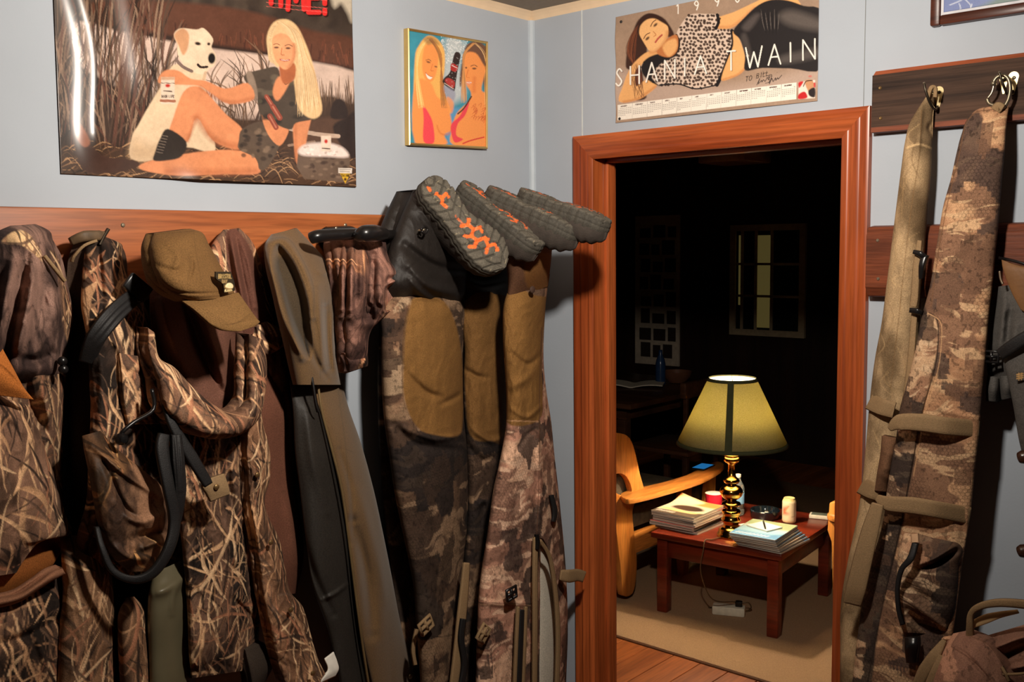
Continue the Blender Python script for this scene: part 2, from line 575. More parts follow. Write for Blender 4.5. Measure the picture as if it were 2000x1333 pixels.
# vertical bead in the corner and the two panel joints of the right wall
struct(prism('trim_3', [(0, 0, 0), (.014, 0, 0), (.012, -.006, 0), (.006, -.012, 0), (0, -.014, 0)], (0, 0, CEIL - .023), M_STRIPW))
q0 = at(1136.5, 30, 'R', 0)
struct(box('trim_4', (q0[0] - .0016, q0[0] + .0016, -.0015, 0, 2.06, CEIL - .02), M_SEAM))
q1 = at(1689, 100, 'R', 0)
struct(box('trim_5', (q1[0] - .0007, q1[0] + .0007, -.0008, 0, 2.06, CEIL - .02), M_SEAM_SHADOW))  # grey strip whose colour stands in for the shadow in the open joint

# door casing, mitred, one run of moulding
PROF = [(-.004, 0), (-.004, .011), (.003, .015), (.009, .0165), (.013, .013), (.019, .0125), (.030, .0165), (.036, .0175), (.040, .0150), (.044, .0135), (.054, .017), (.060, .0185), (.065, .017), (.066, 0)]
def casing(name, ids, mat):
    V = []; F = []
    path = [lambda u: (XL - u, 0.0), lambda u: (XL - u, ZT + u), lambda u: (XR + u, ZT + u), lambda u: (XR + u, 0.0)]
    n = len(PROF)
    for k in ids:
        for u, t in PROF:
            x, z = path[k](u); V.append((x, -t - .0005, z))
    for i in range(n - 1): F.append((i, i + 1, n + i + 1, n + i))
    F.append(tuple(range(n))); F.append(tuple(range(n, 2 * n))[::-1])
    bm = bmesh.new(); vs = [bm.verts.new(v) for v in V]
    for f in F: bm.faces.new([vs[i] for i in f])
    bm.faces.new((vs[0], vs[n], vs[2 * n - 1], vs[n - 1])) if False else None
    bmesh.ops.recalc_face_normals(bm, faces=bm.faces)
    return from_bm(name, bm, mat, None, True)
struct(casing('trim_6', (0, 1), M_DOOR)); struct(casing('trim_7', (1, 2), M_DOORX)); struct(casing('trim_8', (2, 3), M_DOOR))
# jamb with stop
bm = bmesh.new()
add_box(bm, XL - .02, XL, -.001, WT + .002, 0, ZT); add_box(bm, XL - .001, XL + .012, .052, .088, 0, ZT, .003)
struct(from_bm('trim_9', bm, M_DOOR))
bm = bmesh.new()
add_box(bm, XR, XR + .02, -.001, WT + .002, 0, ZT); add_box(bm, XR - .012, XR + .001, .052, .088, 0, ZT, .003)
struct(from_bm('trim_10', bm, M_DOOR))
bm = bmesh.new()
add_box(bm, XL - .02, XR + .02, -.001, WT + .002, ZT, ZT + .02); add_box(bm, XL, XR, .052, .088, ZT - .012, ZT + .001, .003)
struct(from_bm('trim_11', bm, M_DOORX))
# plank floor under both rooms
bm = bmesh.new(); x = -3.6
while x < 3.7:
    add_box(bm, x + .0012, x + .1288, -4.3, 7.2, -.02, 0, .0015, 1); x += .13
struct(from_bm('floor', bm, M_PLANK))

# ------------------------------------------------------------------ coat board on the left wall
BZ1 = 1.829
coat_board = thing('coat_board', 'long orange-brown wooden coat board screwed along the left wall under the poster', 'coat rack', (0, -1.6, BZ1 - .1))
box('plank', (.001, .025, -2.6, -.14, BZ1 - .19, BZ1), M_BOARD, coat_board, .004)
for (sx, sy) in ((240, 440), (675, 440), (668, 448)):
    p = at(sx, sy, 'L', .025)
    lathe('screw', [(0, .0022), (.003, .002), (.0048, .0005), (.0048, -.004)], M_STEEL, coat_board, p, (1, 0, 0), 14)
# ================================================================== PRINTS ON THE WALLS
G = {'A': [[(0, 0), (.5, 1), (1, 0)], [(.2, .38), (.8, .38)]], 'B': [[(0, 0), (0, 1), (.7, .95), (.8, .75), (.6, .53), (0, .5)], [(.6, .53), (.95, .3), (.75, .03), (0, 0)]],
     'C': [[(1, .85), (.6, 1), (.1, .75), (.05, .3), (.5, 0), (1, .15)]], 'D': [[(0, 0), (0, 1), (.6, .95), (1, .5), (.6, .05), (0, 0)]], 'E': [[(1, 0), (0, 0), (0, 1), (1, 1)], [(0, .52), (.8, .52)]],
     'F': [[(0, 0), (0, 1), (1, 1)], [(0, .52), (.8, .52)]], 'G': [[(1, .85), (.5, 1), (.05, .6), (.3, .05), (.95, .1), (.95, .45), (.6, .45)]], 'H': [[(0, 0), (0, 1)], [(1, 0), (1, 1)], [(0, .5), (1, .5)]],
     'I': [[(.5, 0), (.5, 1)]], 'J': [[(.8, 1), (.8, .2), (.4, 0), (.1, .25)]], 'K': [[(0, 0), (0, 1)], [(1, 1), (0, .45), (1, 0)]], 'L': [[(0, 1), (0, 0), (.9, 0)]],
     'M': [[(0, 0), (.1, 1), (.5, .3), (.9, 1), (1, 0)]], 'N': [[(0, 0), (0, 1), (1, 0), (1, 1)]], 'O': [[(.5, 1), (.05, .75), (.05, .25), (.5, 0), (.95, .25), (.95, .75), (.5, 1)]],
     'P': [[(0, 0), (0, 1), (.9, .9), (.9, .6), (0, .48)]], 'R': [[(0, 0), (0, 1), (.9, .9), (.9, .6), (0, .5)], [(.4, .5), (1, 0)]], 'S': [[(.9, .85), (.5, 1), (.12, .78), (.5, .52), (.9, .25), (.5, 0), (.05, .15)]],
     'T': [[(.5, 0), (.5, 1)], [(0, 1), (1, 1)]], 'U': [[(0, 1), (0, .3), (.5, 0), (1, .3), (1, 1)]], 'V': [[(0, 1), (.5, 0), (1, 1)]], 'W': [[(0, 1), (.25, 0), (.5, .75), (.75, 0), (1, 1)]],
     'Y': [[(0, 1), (.5, .5), (1, 1)], [(.5, .5), (.5, 0)]], '1': [[(.25, .85), (.5, 1), (.5, 0)]], '9': [[(.9, .65), (.5, .45), (.1, .7), (.5, 1), (.9, .65), (.55, 0)]],
     '6': [[(.8, 1), (.3, .65), (.1, .3), (.5, 0), (.9, .3), (.5, .55), (.15, .35)]], '!': [[(.5, 1), (.5, .35)], [(.5, .12), (.5, 0)]], '-': [[(.1, .5), (.9, .5)]]}


def word(P, txt, x, y, w, h, sw, colr, dx=0, dy=0, gap=.35, shear=0, alpha=1):
    """stroke lettering: x,y baseline start; (dx,dy) extra advance direction slope"""
    for ch in txt:
        if ch in G:
            for pl in G[ch]:
                P.line([(x + a * w + shear * b * h, y - b * h + dy * (a * w)) for a, b in pl], sw, colr, alpha, sm=ch in 'SCOGJU96')
        x += w * (1 + gap); y += dy * w * (1 + gap)
    return x


M_PAPER = cloth('glossy_print', .24, 0, 300, .55, var=.04)
M_PAPERM = cloth('satin_print', .42, 0, 300, .35, var=.05)


def sheet(name, wall, TL, TR, BR, BL, nu, nv, depth, painter, mat, parent=None, thick=.0007):
    """paper sheet: four world corners on the wall, own relief, printed design"""
    u = np.linspace(0, 1, nu)[None, :]; v = np.linspace(0, 1, nv)[:, None]
    TL, TR, BR, BL = [np.asarray(p, float) for p in (TL, TR, BR, BL)]
    P = (TL * ((1 - u) * (1 - v))[..., None] + TR * (u * (1 - v))[..., None] + BR * (u * v)[..., None] + BL * ((1 - u) * v)[..., None])
    ax = 0 if wall == 'L' else 1
    px, py = to_px(P.reshape(-1, 3))
    c = painter(px, py)
    d = depth(u + 0 * v, v + 0 * u, px.reshape(nv, nu), py.reshape(nv, nu))
    P = P.copy(); P[..., ax] += d * (1 if wall == 'L' else -1)
    ii = np.arange(nv - 1)[:, None] * nu + np.arange(nu - 1)[None, :]
    F = np.stack([ii, ii + 1, ii + nu + 1, ii + nu], -1).reshape(-1, 4)
    if wall == 'L': F = F[:, ::-1] if False else F
    o = mesh(name, P.reshape(-1, 3), F, mat, parent, True, c)
    md = o.modifiers.new('thickness', 'SOLIDIFY'); md.thickness = thick; md.offset = 0
    return o


# ---- large hunting poster
def paint_hunt(px, py):
    k = 2.777
    P = Paint(px * k, py * k, (66, 50, 41)); r = np.random.default_rng(3)
    P.noise(.35, .02, 4)
    P.fill([(300, -700), (1920, -700), (1910, 200), (1400, 120), (900, 70), (280, 60)], (70, 58, 50), 30)
    for i in range(60): P.dab(r.uniform(1000, 1900), r.uniform(-120, 150), r.uniform(20, 60), r.uniform(20, 70), [(56, 46, 40), (88, 74, 62), (48, 40, 36)][i % 3], .6, hard=.1)
    P.fill([(1780, -200), (1900, -200), (1905, 105), (1880, 70), (1845, 20), (1800, 30)], (205, 190, 168), 14)
    P.fill([(280, -700), (1920, -700), (1900, -130), (300, -160)], (190, 178, 160), 60)
    P.fill([(480, 80), (540, 5), (1050, 20), (1400, 75), (1700, 170), (1915, 215), (1915, 390), (1600, 335), (1300, 280), (1000, 235), (850, 205), (620, 165)], (94, 58, 44), 12)
    for i in range(240):
        x = r.uniform(520, 1910); y = 90 + (x - 520) * .14 + r.uniform(-50, 90)
        P.line([(x, y), (x + r.uniform(-12, 12), y + r.uniform(20, 60))], r.uniform(3, 9), [(128, 74, 54), (70, 42, 34), (108, 62, 46)][i % 3], .6)
    P.fill([(620, 140), (850, 180), (1150, 240), (1450, 285), (1915, 372), (1915, 392), (1450, 305), (1150, 265), (850, 212), (620, 165)], (52, 37, 32), 10)
    P.fill([(380, 130), (620, 166), (860, 214), (1150, 266), (1440, 302), (1915, 390), (1918, 560), (1750, 520), (1500, 640), (1150, 640), (860, 600), (640, 480), (430, 360)], (212, 184, 168), 8)
    # reeds on the near bank
    for i in range(150):
        x = r.uniform(860, 1430); y = r.uniform(520, 780); l = r.uniform(100, 330)
        P.line([(x, y), (x + r.uniform(-40, 40), y - l * .6), (x + r.uniform(-90, 90), y - l)], r.uniform(4, 9), [(62, 46, 38), (96, 74, 58), (130, 98, 76)][i % 3], .85, True)
    for i in range(90):
        x = r.uniform(1640, 1915); y = r.uniform(560, 640); P.line([(x, y), (x + r.uniform(-20, 20), y - r.uniform(60, 170))], r.uniform(3, 8), [(84, 64, 50), (120, 92, 72)][i % 2], .8, True)
    P.fill([(860, 620), (1150, 600), (1430, 640), (1920, 560), (1920, 1080), (860, 1080)], (74, 55, 44), 40, .85)
    P.fill([(280, 480), (860, 520), (860, 1080), (320, 1080)], (62, 46, 38), 60, .9)
    for i in range(330):
        x = r.uniform(290, 900); y = r.uniform(150, 860); l = r.uniform(120, 460); b = r.uniform(-110, 130)
        P.line([(x, y), (x + b * .35, y - l * .55), (x + b, y - l)], r.uniform(4, 15), [(52, 38, 32), (84, 64, 52), (120, 94, 76), (98, 62, 50), (150, 120, 98), (44, 34, 30)][i % 6], .8, True)
    for x0, x1 in ((640, 790), (690, 820), (620, 700), (600, 770)):
        P.line([(x0, 800), ((x0 + x1) / 2, 300), (x1 + 40, -100)], 20, (104, 70, 58), .7, True)
    # ground straw
    P.fill([(320, 830), (1920, 900), (1925, 1080), (320, 1080)], (78, 57, 44), 40, .9)
    for i in range(420):
        x = r.uniform(320, 1920); y = r.uniform(800, 1010); a = r.uniform(-.5, .5); l = r.uniform(30, 130)
        P.line([(x, y), (x + l * .5, y - l * .2 + r.uniform(-15, 15)), (x + l * math.cos(a), y + l * math.sin(a))], r.uniform(3, 8), [(170, 128, 92), (120, 88, 64), (48, 36, 30), (196, 150, 108), (92, 66, 50)][i % 5], .85, True)
    # gear at the right
    P.fill([(1600, 690), (1760, 640), (1915, 660), (1920, 800), (1620, 790)], (92, 66, 52), 12)
    P.fill([(1790, 640), (1800, 560), (1835, 538), (1870, 570), (1875, 640)], (52, 40, 36), 4)
    P.fill([(1800, 690), (1870, 640), (1920, 620), (1922, 860), (1850, 800)], (48, 36, 32), 6)
    P.line([(1570, 700), (1720, 730), (1830, 740)], 22, (196, 168, 148)); P.line([(1560, 790), (1700, 770)], 14, (150, 122, 104))
    # dog
    P.fill([(945, 350), (880, 450), (800, 580), (745, 680), (712, 740), (703, 860), (830, 870), (1000, 800), (1150, 830), (1145, 700), (1110, 480), (1100, 390)], (226, 196, 162), 4)
    P.fill([(720, 760), (705, 860), (830, 870), (900, 800), (800, 790)], (196, 160, 122), 30, .6)
    P.fill([(938, 188), (975, 155), (1060, 162), (1100, 155), (1150, 212), (1142, 258), (1166, 300), (1160, 352), (1130, 375), (1095, 405), (1010, 375), (960, 300), (955, 240)], (232, 204, 174), 3)
    P.fill([(940, 190), (985, 156), (1020, 190), (1012, 265), (988, 300), (962, 245)], (206, 152, 112), 5)
    P.dab(1143, 318, 20, 30, (26, 22, 22), 1, 0, .75); P.dab(1068, 238, 18, 10, (40, 28, 24), 1, .2, .5); P.dab(1127, 240, 9, 9, (50, 34, 28), 1, 0, .5)
    P.line([(1068, 352), (1085, 366), (1118, 364)], 13, (48, 34, 30)); P.line([(950, 325), (985, 362), (1035, 388)], 17, (126, 104, 94)); P.line([(1110, 395), (1100, 430)], 16, (196, 160, 128), .7)
    SK, SKD = (220, 142, 98), (176, 100, 64)
    # far leg, boots
    P.fill([(385, 660), (440, 735), (480, 790), (560, 850), (720, 870), (745, 900), (640, 935), (470, 935), (412, 850), (392, 740)], (74, 52, 44), 4)
    P.fill([(388, 662), (425, 670), (475, 770), (450, 800), (415, 760)], (158, 100, 76), 5)
    P.fill([(760, 892), (900, 852), (1180, 815), (1340, 832), (1386, 890), (1378, 945), (1200, 948), (950, 955), (770, 925)], SK, 4)
    P.line([(900, 930), (1150, 938), (1370, 930)], 34, SKD, .55, f=14)
    P.fill([(915, 735), (935, 640), (990, 500), (1060, 468), (1120, 508), (1220, 620), (1312, 708), (1292, 812), (1150, 765), (1062, 640), (1012, 770)], SK, 4)
    P.line([(1062, 640), (1150, 755), (1280, 800)], 36, SKD, .6, f=14); P.line([(1062, 640), (1012, 765)], 18, SKD, .6, f=8)
    P.fill([(905, 700), (1005, 770), (975, 850), (900, 872), (826, 872), (835, 825), (862, 755)], (50, 42, 38), 4)
    for j in range(7): P.line([(872 - j * 5, 735 + j * 15), (905 - j * 5, 742 + j * 15)], 4, (120, 104, 92))
    # shorts, midriff, shirt
    P.fill([(1310, 700), (1420, 660), (1480, 750), (1505, 800), (1440, 905), (1390, 922), (1375, 860), (1288, 812), (1290, 760)], (92, 76, 64), 3)
    for i in range(26): P.dab(r.uniform(1300, 1480), r.uniform(690, 880), r.uniform(9, 22), r.uniform(7, 15), [(58, 48, 42), (128, 106, 88), (48, 42, 38)][i % 3], .75)
    P.fill([(1415, 618), (1490, 675), (1562, 698), (1512, 792), (1445, 725)], SK, 3)
    P.fill([(1590, 620), (1685, 600), (1665, 720), (1632, 880), (1602, 892), (1588, 780)], SK, 4); P.line([(1598, 650), (1598, 870)], 14, SKD, .5, f=8)
    P.fill([(1326, 404), (1420, 376), (1500, 368), (1530, 460), (1590, 440), (1640, 480), (1690, 560), (1736, 612), (1690, 648), (1600, 668), (1562, 704), (1420, 632), (1392, 560), (1386, 505), (1326, 444)], (80, 68, 58), 3)
    for i in range(34): P.dab(r.uniform(1390, 1700), r.uniform(390, 670), r.uniform(10, 30), r.uniform(8, 20), [(54, 47, 42), (112, 98, 82), (44, 40, 38), (92, 84, 66)][i % 4], .7)
    P.fill([(1330, 404), (1362, 396), (1392, 500), (1380, 548), (1362, 520)], (142, 122, 106), 4)
    P.fill([(1502, 420), (1562, 420), (1560, 462), (1502, 548), (1474, 500)], SK, 5)
    P.line([(1535, 430), (1545, 460), (1590, 420)], 4, (40, 32, 30))
    for a, b, w in (((1440, 525), (1475, 580), 24), ((1475, 580), (1512, 640), 30), ((1458, 632), (1492, 692), 28)): P.line([a, b], w, (150, 76, 60), 1); P.line([a, b], w * .3, (206, 130, 106), .7)
    # arm to the can
    P.fill([(1338, 452), (1372, 538), (1240, 565), (1150, 515), (1080, 470), (1000, 462), (872, 456), (852, 432), (888, 385), (960, 384), (1030, 428), (1112, 440), (1220, 482)], SK, 4)
    P.line([(1080, 476), (1160, 528), (1250, 556), (1365, 534)], 18, SKD, .5, f=8)
    # head
    P.fill([(1480, 122), (1545, 106), (1602, 140), (1645, 220), (1692, 350), (1722, 480), (1742, 600), (1700, 645), (1640, 620), (1606, 560), (1590, 450), (1570, 330), (1500, 366), (1450, 280), (1443, 195)], (232, 192, 142), 5)
    P.fill([(1512, 350), (1592, 345), (1592, 430), (1530, 452)], SKD, 5)
    P.fill([(1475, 205), (1530, 182), (1590, 230), (1596, 305), (1572, 360), (1534, 378), (1492, 332), (1472, 265)], (234, 162, 116), 4)
    P.line([(1588, 240), (1592, 310), (1560, 366)], 16, SKD, .5, f=9)
    P.dab(1494, 259, 15, 6, (70, 50, 44), .9); P.dab(1557, 263, 15, 6, (70, 50, 44), .9); P.line([(1478, 244), (1495, 238), (1512, 246)], 4, (120, 80, 58)); P.line([(1540, 250), (1560, 243), (1580, 252)], 4, (120, 80, 58))
    P.line([(1524, 262), (1520, 296), (1536, 299)], 5, SKD, .8); P.line([(1516, 324), (1540, 331), (1563, 326)], 9, (184, 88, 74)); P.line([(1520, 325), (1540, 329), (1560, 327)], 3, (236, 214, 200))
    for i in range(60):                                            # long hair falling on the right, a short lock on the left
        t = i / 59; c = [(255, 228, 182), (188, 140, 96), (240, 204, 156), (214, 168, 116)][i % 4]
        if t < .25:
            u = t / .25; P.line([(1510 - 20 * u, 122), (1476 - 22 * u, 170), (1462 - 14 * u, 240), (1466 - 14 * u, 300 + 20 * u), (1490 - 20 * u, 345)], r.uniform(3, 6), c, .75, True)
        else:
            u = (t - .25) / .75; P.line([(1500 + 40 * u, 112 + 10 * u), (1570 + 50 * u, 165 + 20 * u), (1604 + 50 * u, 260 + 30 * u), (1600 + 100 * u, 400), (1600 + 120 * u, 520), (1610 + 125 * u + r.uniform(-16, 8), 590 + r.uniform(-20, 50))], r.uniform(3, 7), c, .75, True)
    for i in range(14): u = i / 13; P.line([(1500 + 12 * u, 116), (1540 + 30 * u, 160), (1585 + 14 * u, 235)], r.uniform(3, 6), [(255, 228, 182), (214, 168, 116)][i % 2], .8, True)
    # can, cooler, tag
    for (x0, y0, x1, y1) in ((868, 420, 942, 566), (1736, 738, 1790, 832)):
        w = x1 - x0
        P.fill([(x0, y0), (x1, y0), (x1, y1), (x0, y1)], (230, 206, 184), 2, sm=False); P.fill([(x0, y0), (x1, y0), (x1, y0 + .2 * w), (x0, y0 + .2 * w)], (206, 164, 132), 3, sm=False)
        P.line([(x0, y0 + .42 * w), (x1, y0 + .45 * w)], 3, (60, 40, 36)); P.dab((x0 + x1) / 2, y0 + .62 * w, w * .2, w * .14, (190, 50, 40)); P.line([(x0 + .2 * w, y0 + 1.0 * w), (x1 - .2 * w, y0 + 1.05 * w)], 5, (90, 70, 62))
        word(P, 'HIGH LIFE', x0 + w * .06, y0 + 1.5 * w, w * .075, w * .18, 3, (70, 50, 44), gap=.4)
        P.line([(x0, y1 - .25 * w), (x1, y1 - .22 * w)], w * .2, (170, 110, 84))
    P.fill([(1612, 815), (1650, 795), (1830, 800), (1892, 850), (1882, 992), (1640, 972), (1600, 905)], (108, 88, 74), 3, sm=False)
    for i in range(26): P.dab(r.uniform(1650, 1870), r.uniform(850, 970), r.uniform(8, 20), r.uniform(6, 12), [(64, 50, 44), (136, 112, 94)][i % 2], .7)
    P.fill([(1610, 820), (1650, 785), (1760, 775), (1850, 800), (1880, 852), (1760, 850), (1640, 845)], (238, 216, 206), 8)
    for i in range(30): P.dab(r.uniform(1640, 1860), r.uniform(795, 845), 9, 6, [(255, 240, 230), (196, 172, 160)][i % 2], .7)
    P.fill([(1736, 738), (1790, 738), (1788, 822), (1738, 822)], (232, 208, 188), 2, sm=False); P.dab(1763, 768, 10, 12, (200, 52, 42)); P.line([(1742, 806), (1784, 808)], 5, (80, 60, 54))
    P.fill([(1829, 912), (1901, 914), (1900, 942), (1829, 940)], (236, 222, 208), 1.5, sm=False); P.line([(1836, 920), (1894, 922)], 3, (120, 104, 96)); P.line([(1836, 931), (1888, 932)], 3, (120, 104, 96))
    P.fill([(1838, 941), (1892, 943), (1866, 996)], (228, 178, 48), 1.5, sm=False); word(P, 'THINK', 1844, 960, 6.5, 13, 3, (50, 36, 20), gap=.45); P.dab(1866, 974, 8, 9, (90, 60, 30))
    # red headline
    for ox, oy, c in ((7, 9, (40, 18, 16)), (0, 0, (222, 48, 46))):
        for ch, x, w, b in (('T', 1432, 66, 26), ('I', 1508, 20, 38), ('M', 1556, 88, 58), ('E', 1668, 58, 74), ('!', 1748, 16, 80)):
            for pl in G[ch]: P.line([(x + ox + a * w, b - 6 + oy - q * 150) for a, q in pl], 26, c, 1, f=1.2, sm=False)
    for yy in (-20, 22, 44): P.line([(1440, yy - 8), (1600, yy + 10), (1770, yy + 24)], 2.5, (250, 120, 110), .7)
    P.noise(.16, .012, 41); P.noise(.10, .06, 43)
    return np.clip(P.c * .88, 0, 1)


pTL, pTR, pBR, pBL = np.array([0, -1.4455, 2.385]), np.array([0, -.6965, 2.385]), np.array([0, -.7005, 1.898]), np.array([0, -1.451, 1.8965])


def hunt_depth(u, v, px, py):
    d = .0035 + 0 * u
    sx = 150 + .13 * (py - 60) + 10 * np.sin(py / 60)
    d = d + .010 * np.exp(-((px - sx - 16) / 26) ** 2) * sstep(350, 260, py)
    sx2 = 238 + .15 * py
    d = d + .0045 * np.exp(-((px - sx2 - 12) / 22) ** 2) * sstep(230, 120, py)
    d = d + .014 * np.exp(-((px - 440) / 120) ** 2) * sstep(240, 352, py) ** 2       # sagging lower edge
    d = d + .006 * np.exp(-((px - 385) / 34) ** 2) * sstep(300, 345, py)
    d = d + .0025 * np.exp(-((px - 690) / 16) ** 2) * sstep(60, 200, py)
    return d


hunt = sheet('poster', 'L', pTL, pTR, pBR, pBL, 560, 360, hunt_depth, paint_hunt, M_PAPER)
hunt.data.name = 'poster'
tag(hunt, 'large glossy poster of a blonde woman with a white dog in reeds', 'poster')


# ---- wall calendar above the door
def paint_cal(px, py):
    k = 3.846
    P = Paint((px - 1180) * k, py * k, (168, 140, 118)); r = np.random.default_rng(9)
    P.noise(.16, .006, 2); P.noise(.08, .05, 8)
    P.fill([(80, 520), (600, 640), (1100, 620), (1640, 500), (1640, 640), (900, 730), (80, 800)], (192, 166, 150), 40, .8)
    SK, SKD = (238, 176, 112), (196, 120, 68)
    # far arm
    P.fill([(850, 140), (980, 90), (1150, 10), (1300, -60), (1420, -30), (1480, 40), (1400, 30), (1250, 10), (1130, 60), (1040, 150), (960, 210), (860, 215)], SK, 4); P.line([(870, 205), (960, 200), (1040, 145), (1130, 60)], 22, SKD, .5, f=10)
    # hair behind
    P.fill([(340, 102), (440, 130), (500, 200), (530, 270), (490, 280), (380, 260), (330, 330), (320, 420), (290, 500), (300, 620), (320, 735), (230, 750), (190, 660), (200, 540), (165, 500), (180, 360), (215, 250), (260, 150)], (62, 38, 30), 6)
    for i in range(60):
        t = r.uniform(0, 1)
        P.line([(330 - 60 * t + 40, 118 + 25 * t), (262 - 50 * t, 220 + 30 * t), (230 - 55 * t + r.uniform(-10, 10), 400), (220 + 60 * t, 560), (200 + 110 * t, 735)], r.uniform(3, 7), [(116, 62, 40), (44, 28, 24), (150, 86, 54), (90, 50, 36)][i % 4], .6, True)
    # forearm supporting the head
    P.fill([(330, 390), (420, 400), (330, 470), (250, 520), (235, 620), (260, 700), (200, 760), (130, 768), (115, 735), (140, 660), (175, 560), (230, 470)], SK, 4)
    P.fill([(120, 740), (200, 690), (320, 600), (400, 640), (300, 730), (200, 765), (130, 768)], SK, 5); P.line([(150, 766), (260, 740), (390, 650)], 16, SKD, .6, f=8)
    for i in range(16): P.line([(250 + r.uniform(-40, 40), 480), (250 + r.uniform(-40, 40), 600), (250 + r.uniform(-30, 60), 740)], 4, [(110, 56, 40), (70, 40, 32)][i % 2], .7, True)
    # torso
    TOP = [(545, 260), (590, 170), (650, 110), (760, 105), (860, 115), (865, 170), (840, 220), (960, 230), (975, 330), (930, 440), (885, 560), (845, 640), (690, 668), (560, 630), (420, 640), (300, 560), (290, 480), (420, 420), (540, 400)]
    P.fill(TOP, (222, 196, 176), 3)
    T = smooth_poly(TOP)
    for gy in np.arange(95, 690, 27):
        for gx in np.arange(290, 990, 27):
            x = gx + r.uniform(-8, 8) + (13 if int(gy / 27) % 2 else 0); y = gy + r.uniform(-8, 8)
            if not inside(np.array([x]), np.array([y]), T)[0]: continue
            P.dab(x, y, r.uniform(9, 14), r.uniform(8, 13), (44, 30, 26), .95, r.uniform(0, 3), .7); P.dab(x, y, 4.5, 4.5, (98, 70, 56), .8)
    P.fill([(290, 480), (340, 430), (440, 400), (560, 410), (430, 480), (360, 560), (380, 610), (420, 650), (330, 600), (285, 540)], (30, 26, 28), 5)
    for pl, w in (([(545, 265), (565, 330), (540, 400), (480, 430)], 20), ([(962, 232), (972, 330), (930, 450), (888, 560), (850, 640)], 26), ([(852, 112), (862, 165), (842, 215)], 22), ([(420, 640), (560, 632), (690, 668), (845, 640)], 10)): P.line(pl, w, (30, 26, 28))
    # face and neck
    P.fill([(430, 330), (540, 260), (560, 330), (540, 400), (480, 432), (400, 400)], SKD, 5); P.fill([(440, 340), (530, 290), (552, 340), (530, 395), (480, 425)], SK, 8)
    P.fill([(272, 195), (330, 140), (400, 135), (460, 175), (485, 220), (470, 300), (400, 380), (350, 390), (300, 320), (265, 250)], (244, 186, 124), 4)
    P.line([(478, 240), (460, 310), (395, 384), (350, 392)], 22, SKD, .5, f=10)
    P.dab(328, 290, 20, 10, (70, 44, 36), .9, -.75); P.dab(388, 188, 20, 10, (70, 44, 36), .9, -.75)
    P.line([(300, 292), (318, 262), (346, 248)], 6, (90, 54, 40)); P.line([(352, 200), (368, 168), (392, 150)], 6, (90, 54, 40))
    P.line([(372, 238), (392, 262), (376, 274)], 6, SKD, .9); P.line([(388, 318), (408, 290), (436, 264)], 13, (196, 92, 74)); P.line([(396, 312), (434, 268)], 3, (150, 60, 50))
    P.fill([(340, 102), (420, 125), (480, 190), (440, 170), (380, 140), (320, 150), (275, 195), (262, 260), (250, 230), (280, 140)], (56, 34, 28), 5)
    # waist, leather
    P.fill([(970, 235), (1020, 300), (1060, 420), (1056, 520), (1000, 570), (892, 608), (890, 560), (930, 450), (972, 340)], SK, 4); P.line([(895, 600), (1000, 565), (1054, 520)], 16, SKD, .6, f=8)
    P.fill([(972, 235), (1060, 130), (1160, 40), (1260, 0), (1380, 5), (1500, 45), (1640, 100), (1640, 510), (1400, 515), (1190, 512), (1062, 530), (1060, 420), (1025, 300)], (38, 34, 35), 4)
    P.fill([(1320, 120), (1420, 80), (1640, 160), (1640, 230), (1400, 190)], (104, 94, 88), 30, .8); P.fill([(1340, 420), (1640, 360), (1640, 420), (1350, 480)], (92, 84, 80), 22, .8)
    P.fill([(1040, 200), (1130, 110), (1170, 120), (1090, 230)], (96, 86, 82), 16, .7); P.fill([(1030, 280), (1070, 260), (1110, 420), (1080, 430)], (84, 76, 72), 14, .7)
    for j in range(9): P.line([(1180 + j * 17, 70 + (j % 3) * 14), (1192 + j * 15, 160), (1210 + j * 12, 230 + (j % 2) * 30)], 6, [(112, 102, 96), (20, 18, 20)][j % 2], .7, True)
    P.dab(1080, 420, 11, 12, (214, 196, 184))
    # lettering in white, month strip, small picture, ink
    W = (250, 242, 230)
    for ch, x, y, w, h in (('S', 94, 648, 46, 128), ('H', 200, 634, 66, 132), ('A', 318, 616, 84, 140), ('N', 458, 594, 76, 138), ('I', 588, 572, 40, 130), ('A', 682, 560, 88, 134), ('T', 925, 530, 62, 142), ('W', 1066, 512, 122, 152), ('A', 1236, 490, 92, 150), ('I', 1384, 466, 36, 142), ('N', 1496, 452, 90, 150)):
        for pl in G[ch]: P.line([(x + 6 + a * w, y + 5 - b * h - .1 * a * w) for a, b in pl], 12, (40, 30, 28), .5, sm=ch == 'S')
        for pl in G[ch]: P.line([(x + a * w, y - b * h - .1 * a * w) for a, b in pl], 11, W, 1, sm=ch == 'S')
    for ch, x, y in (('1', 540, 102), ('9', 678, 74), ('9', 832, 46), ('6', 985, 18)):
        for pl in G[ch]: P.line([(x + a * 36, y - b * 66) for a, b in pl], 8, W, 1)
    def strip(x): return 790 - (x - 105) * .1264, 905 - (x - 105) * .118
    a0, b0 = strip(105); a1, b1 = strip(1448)
    P.fill([(105, a0), (1448, a1), (1448, b1), (105, b0)], (246, 236, 222), 1.5, sm=False)
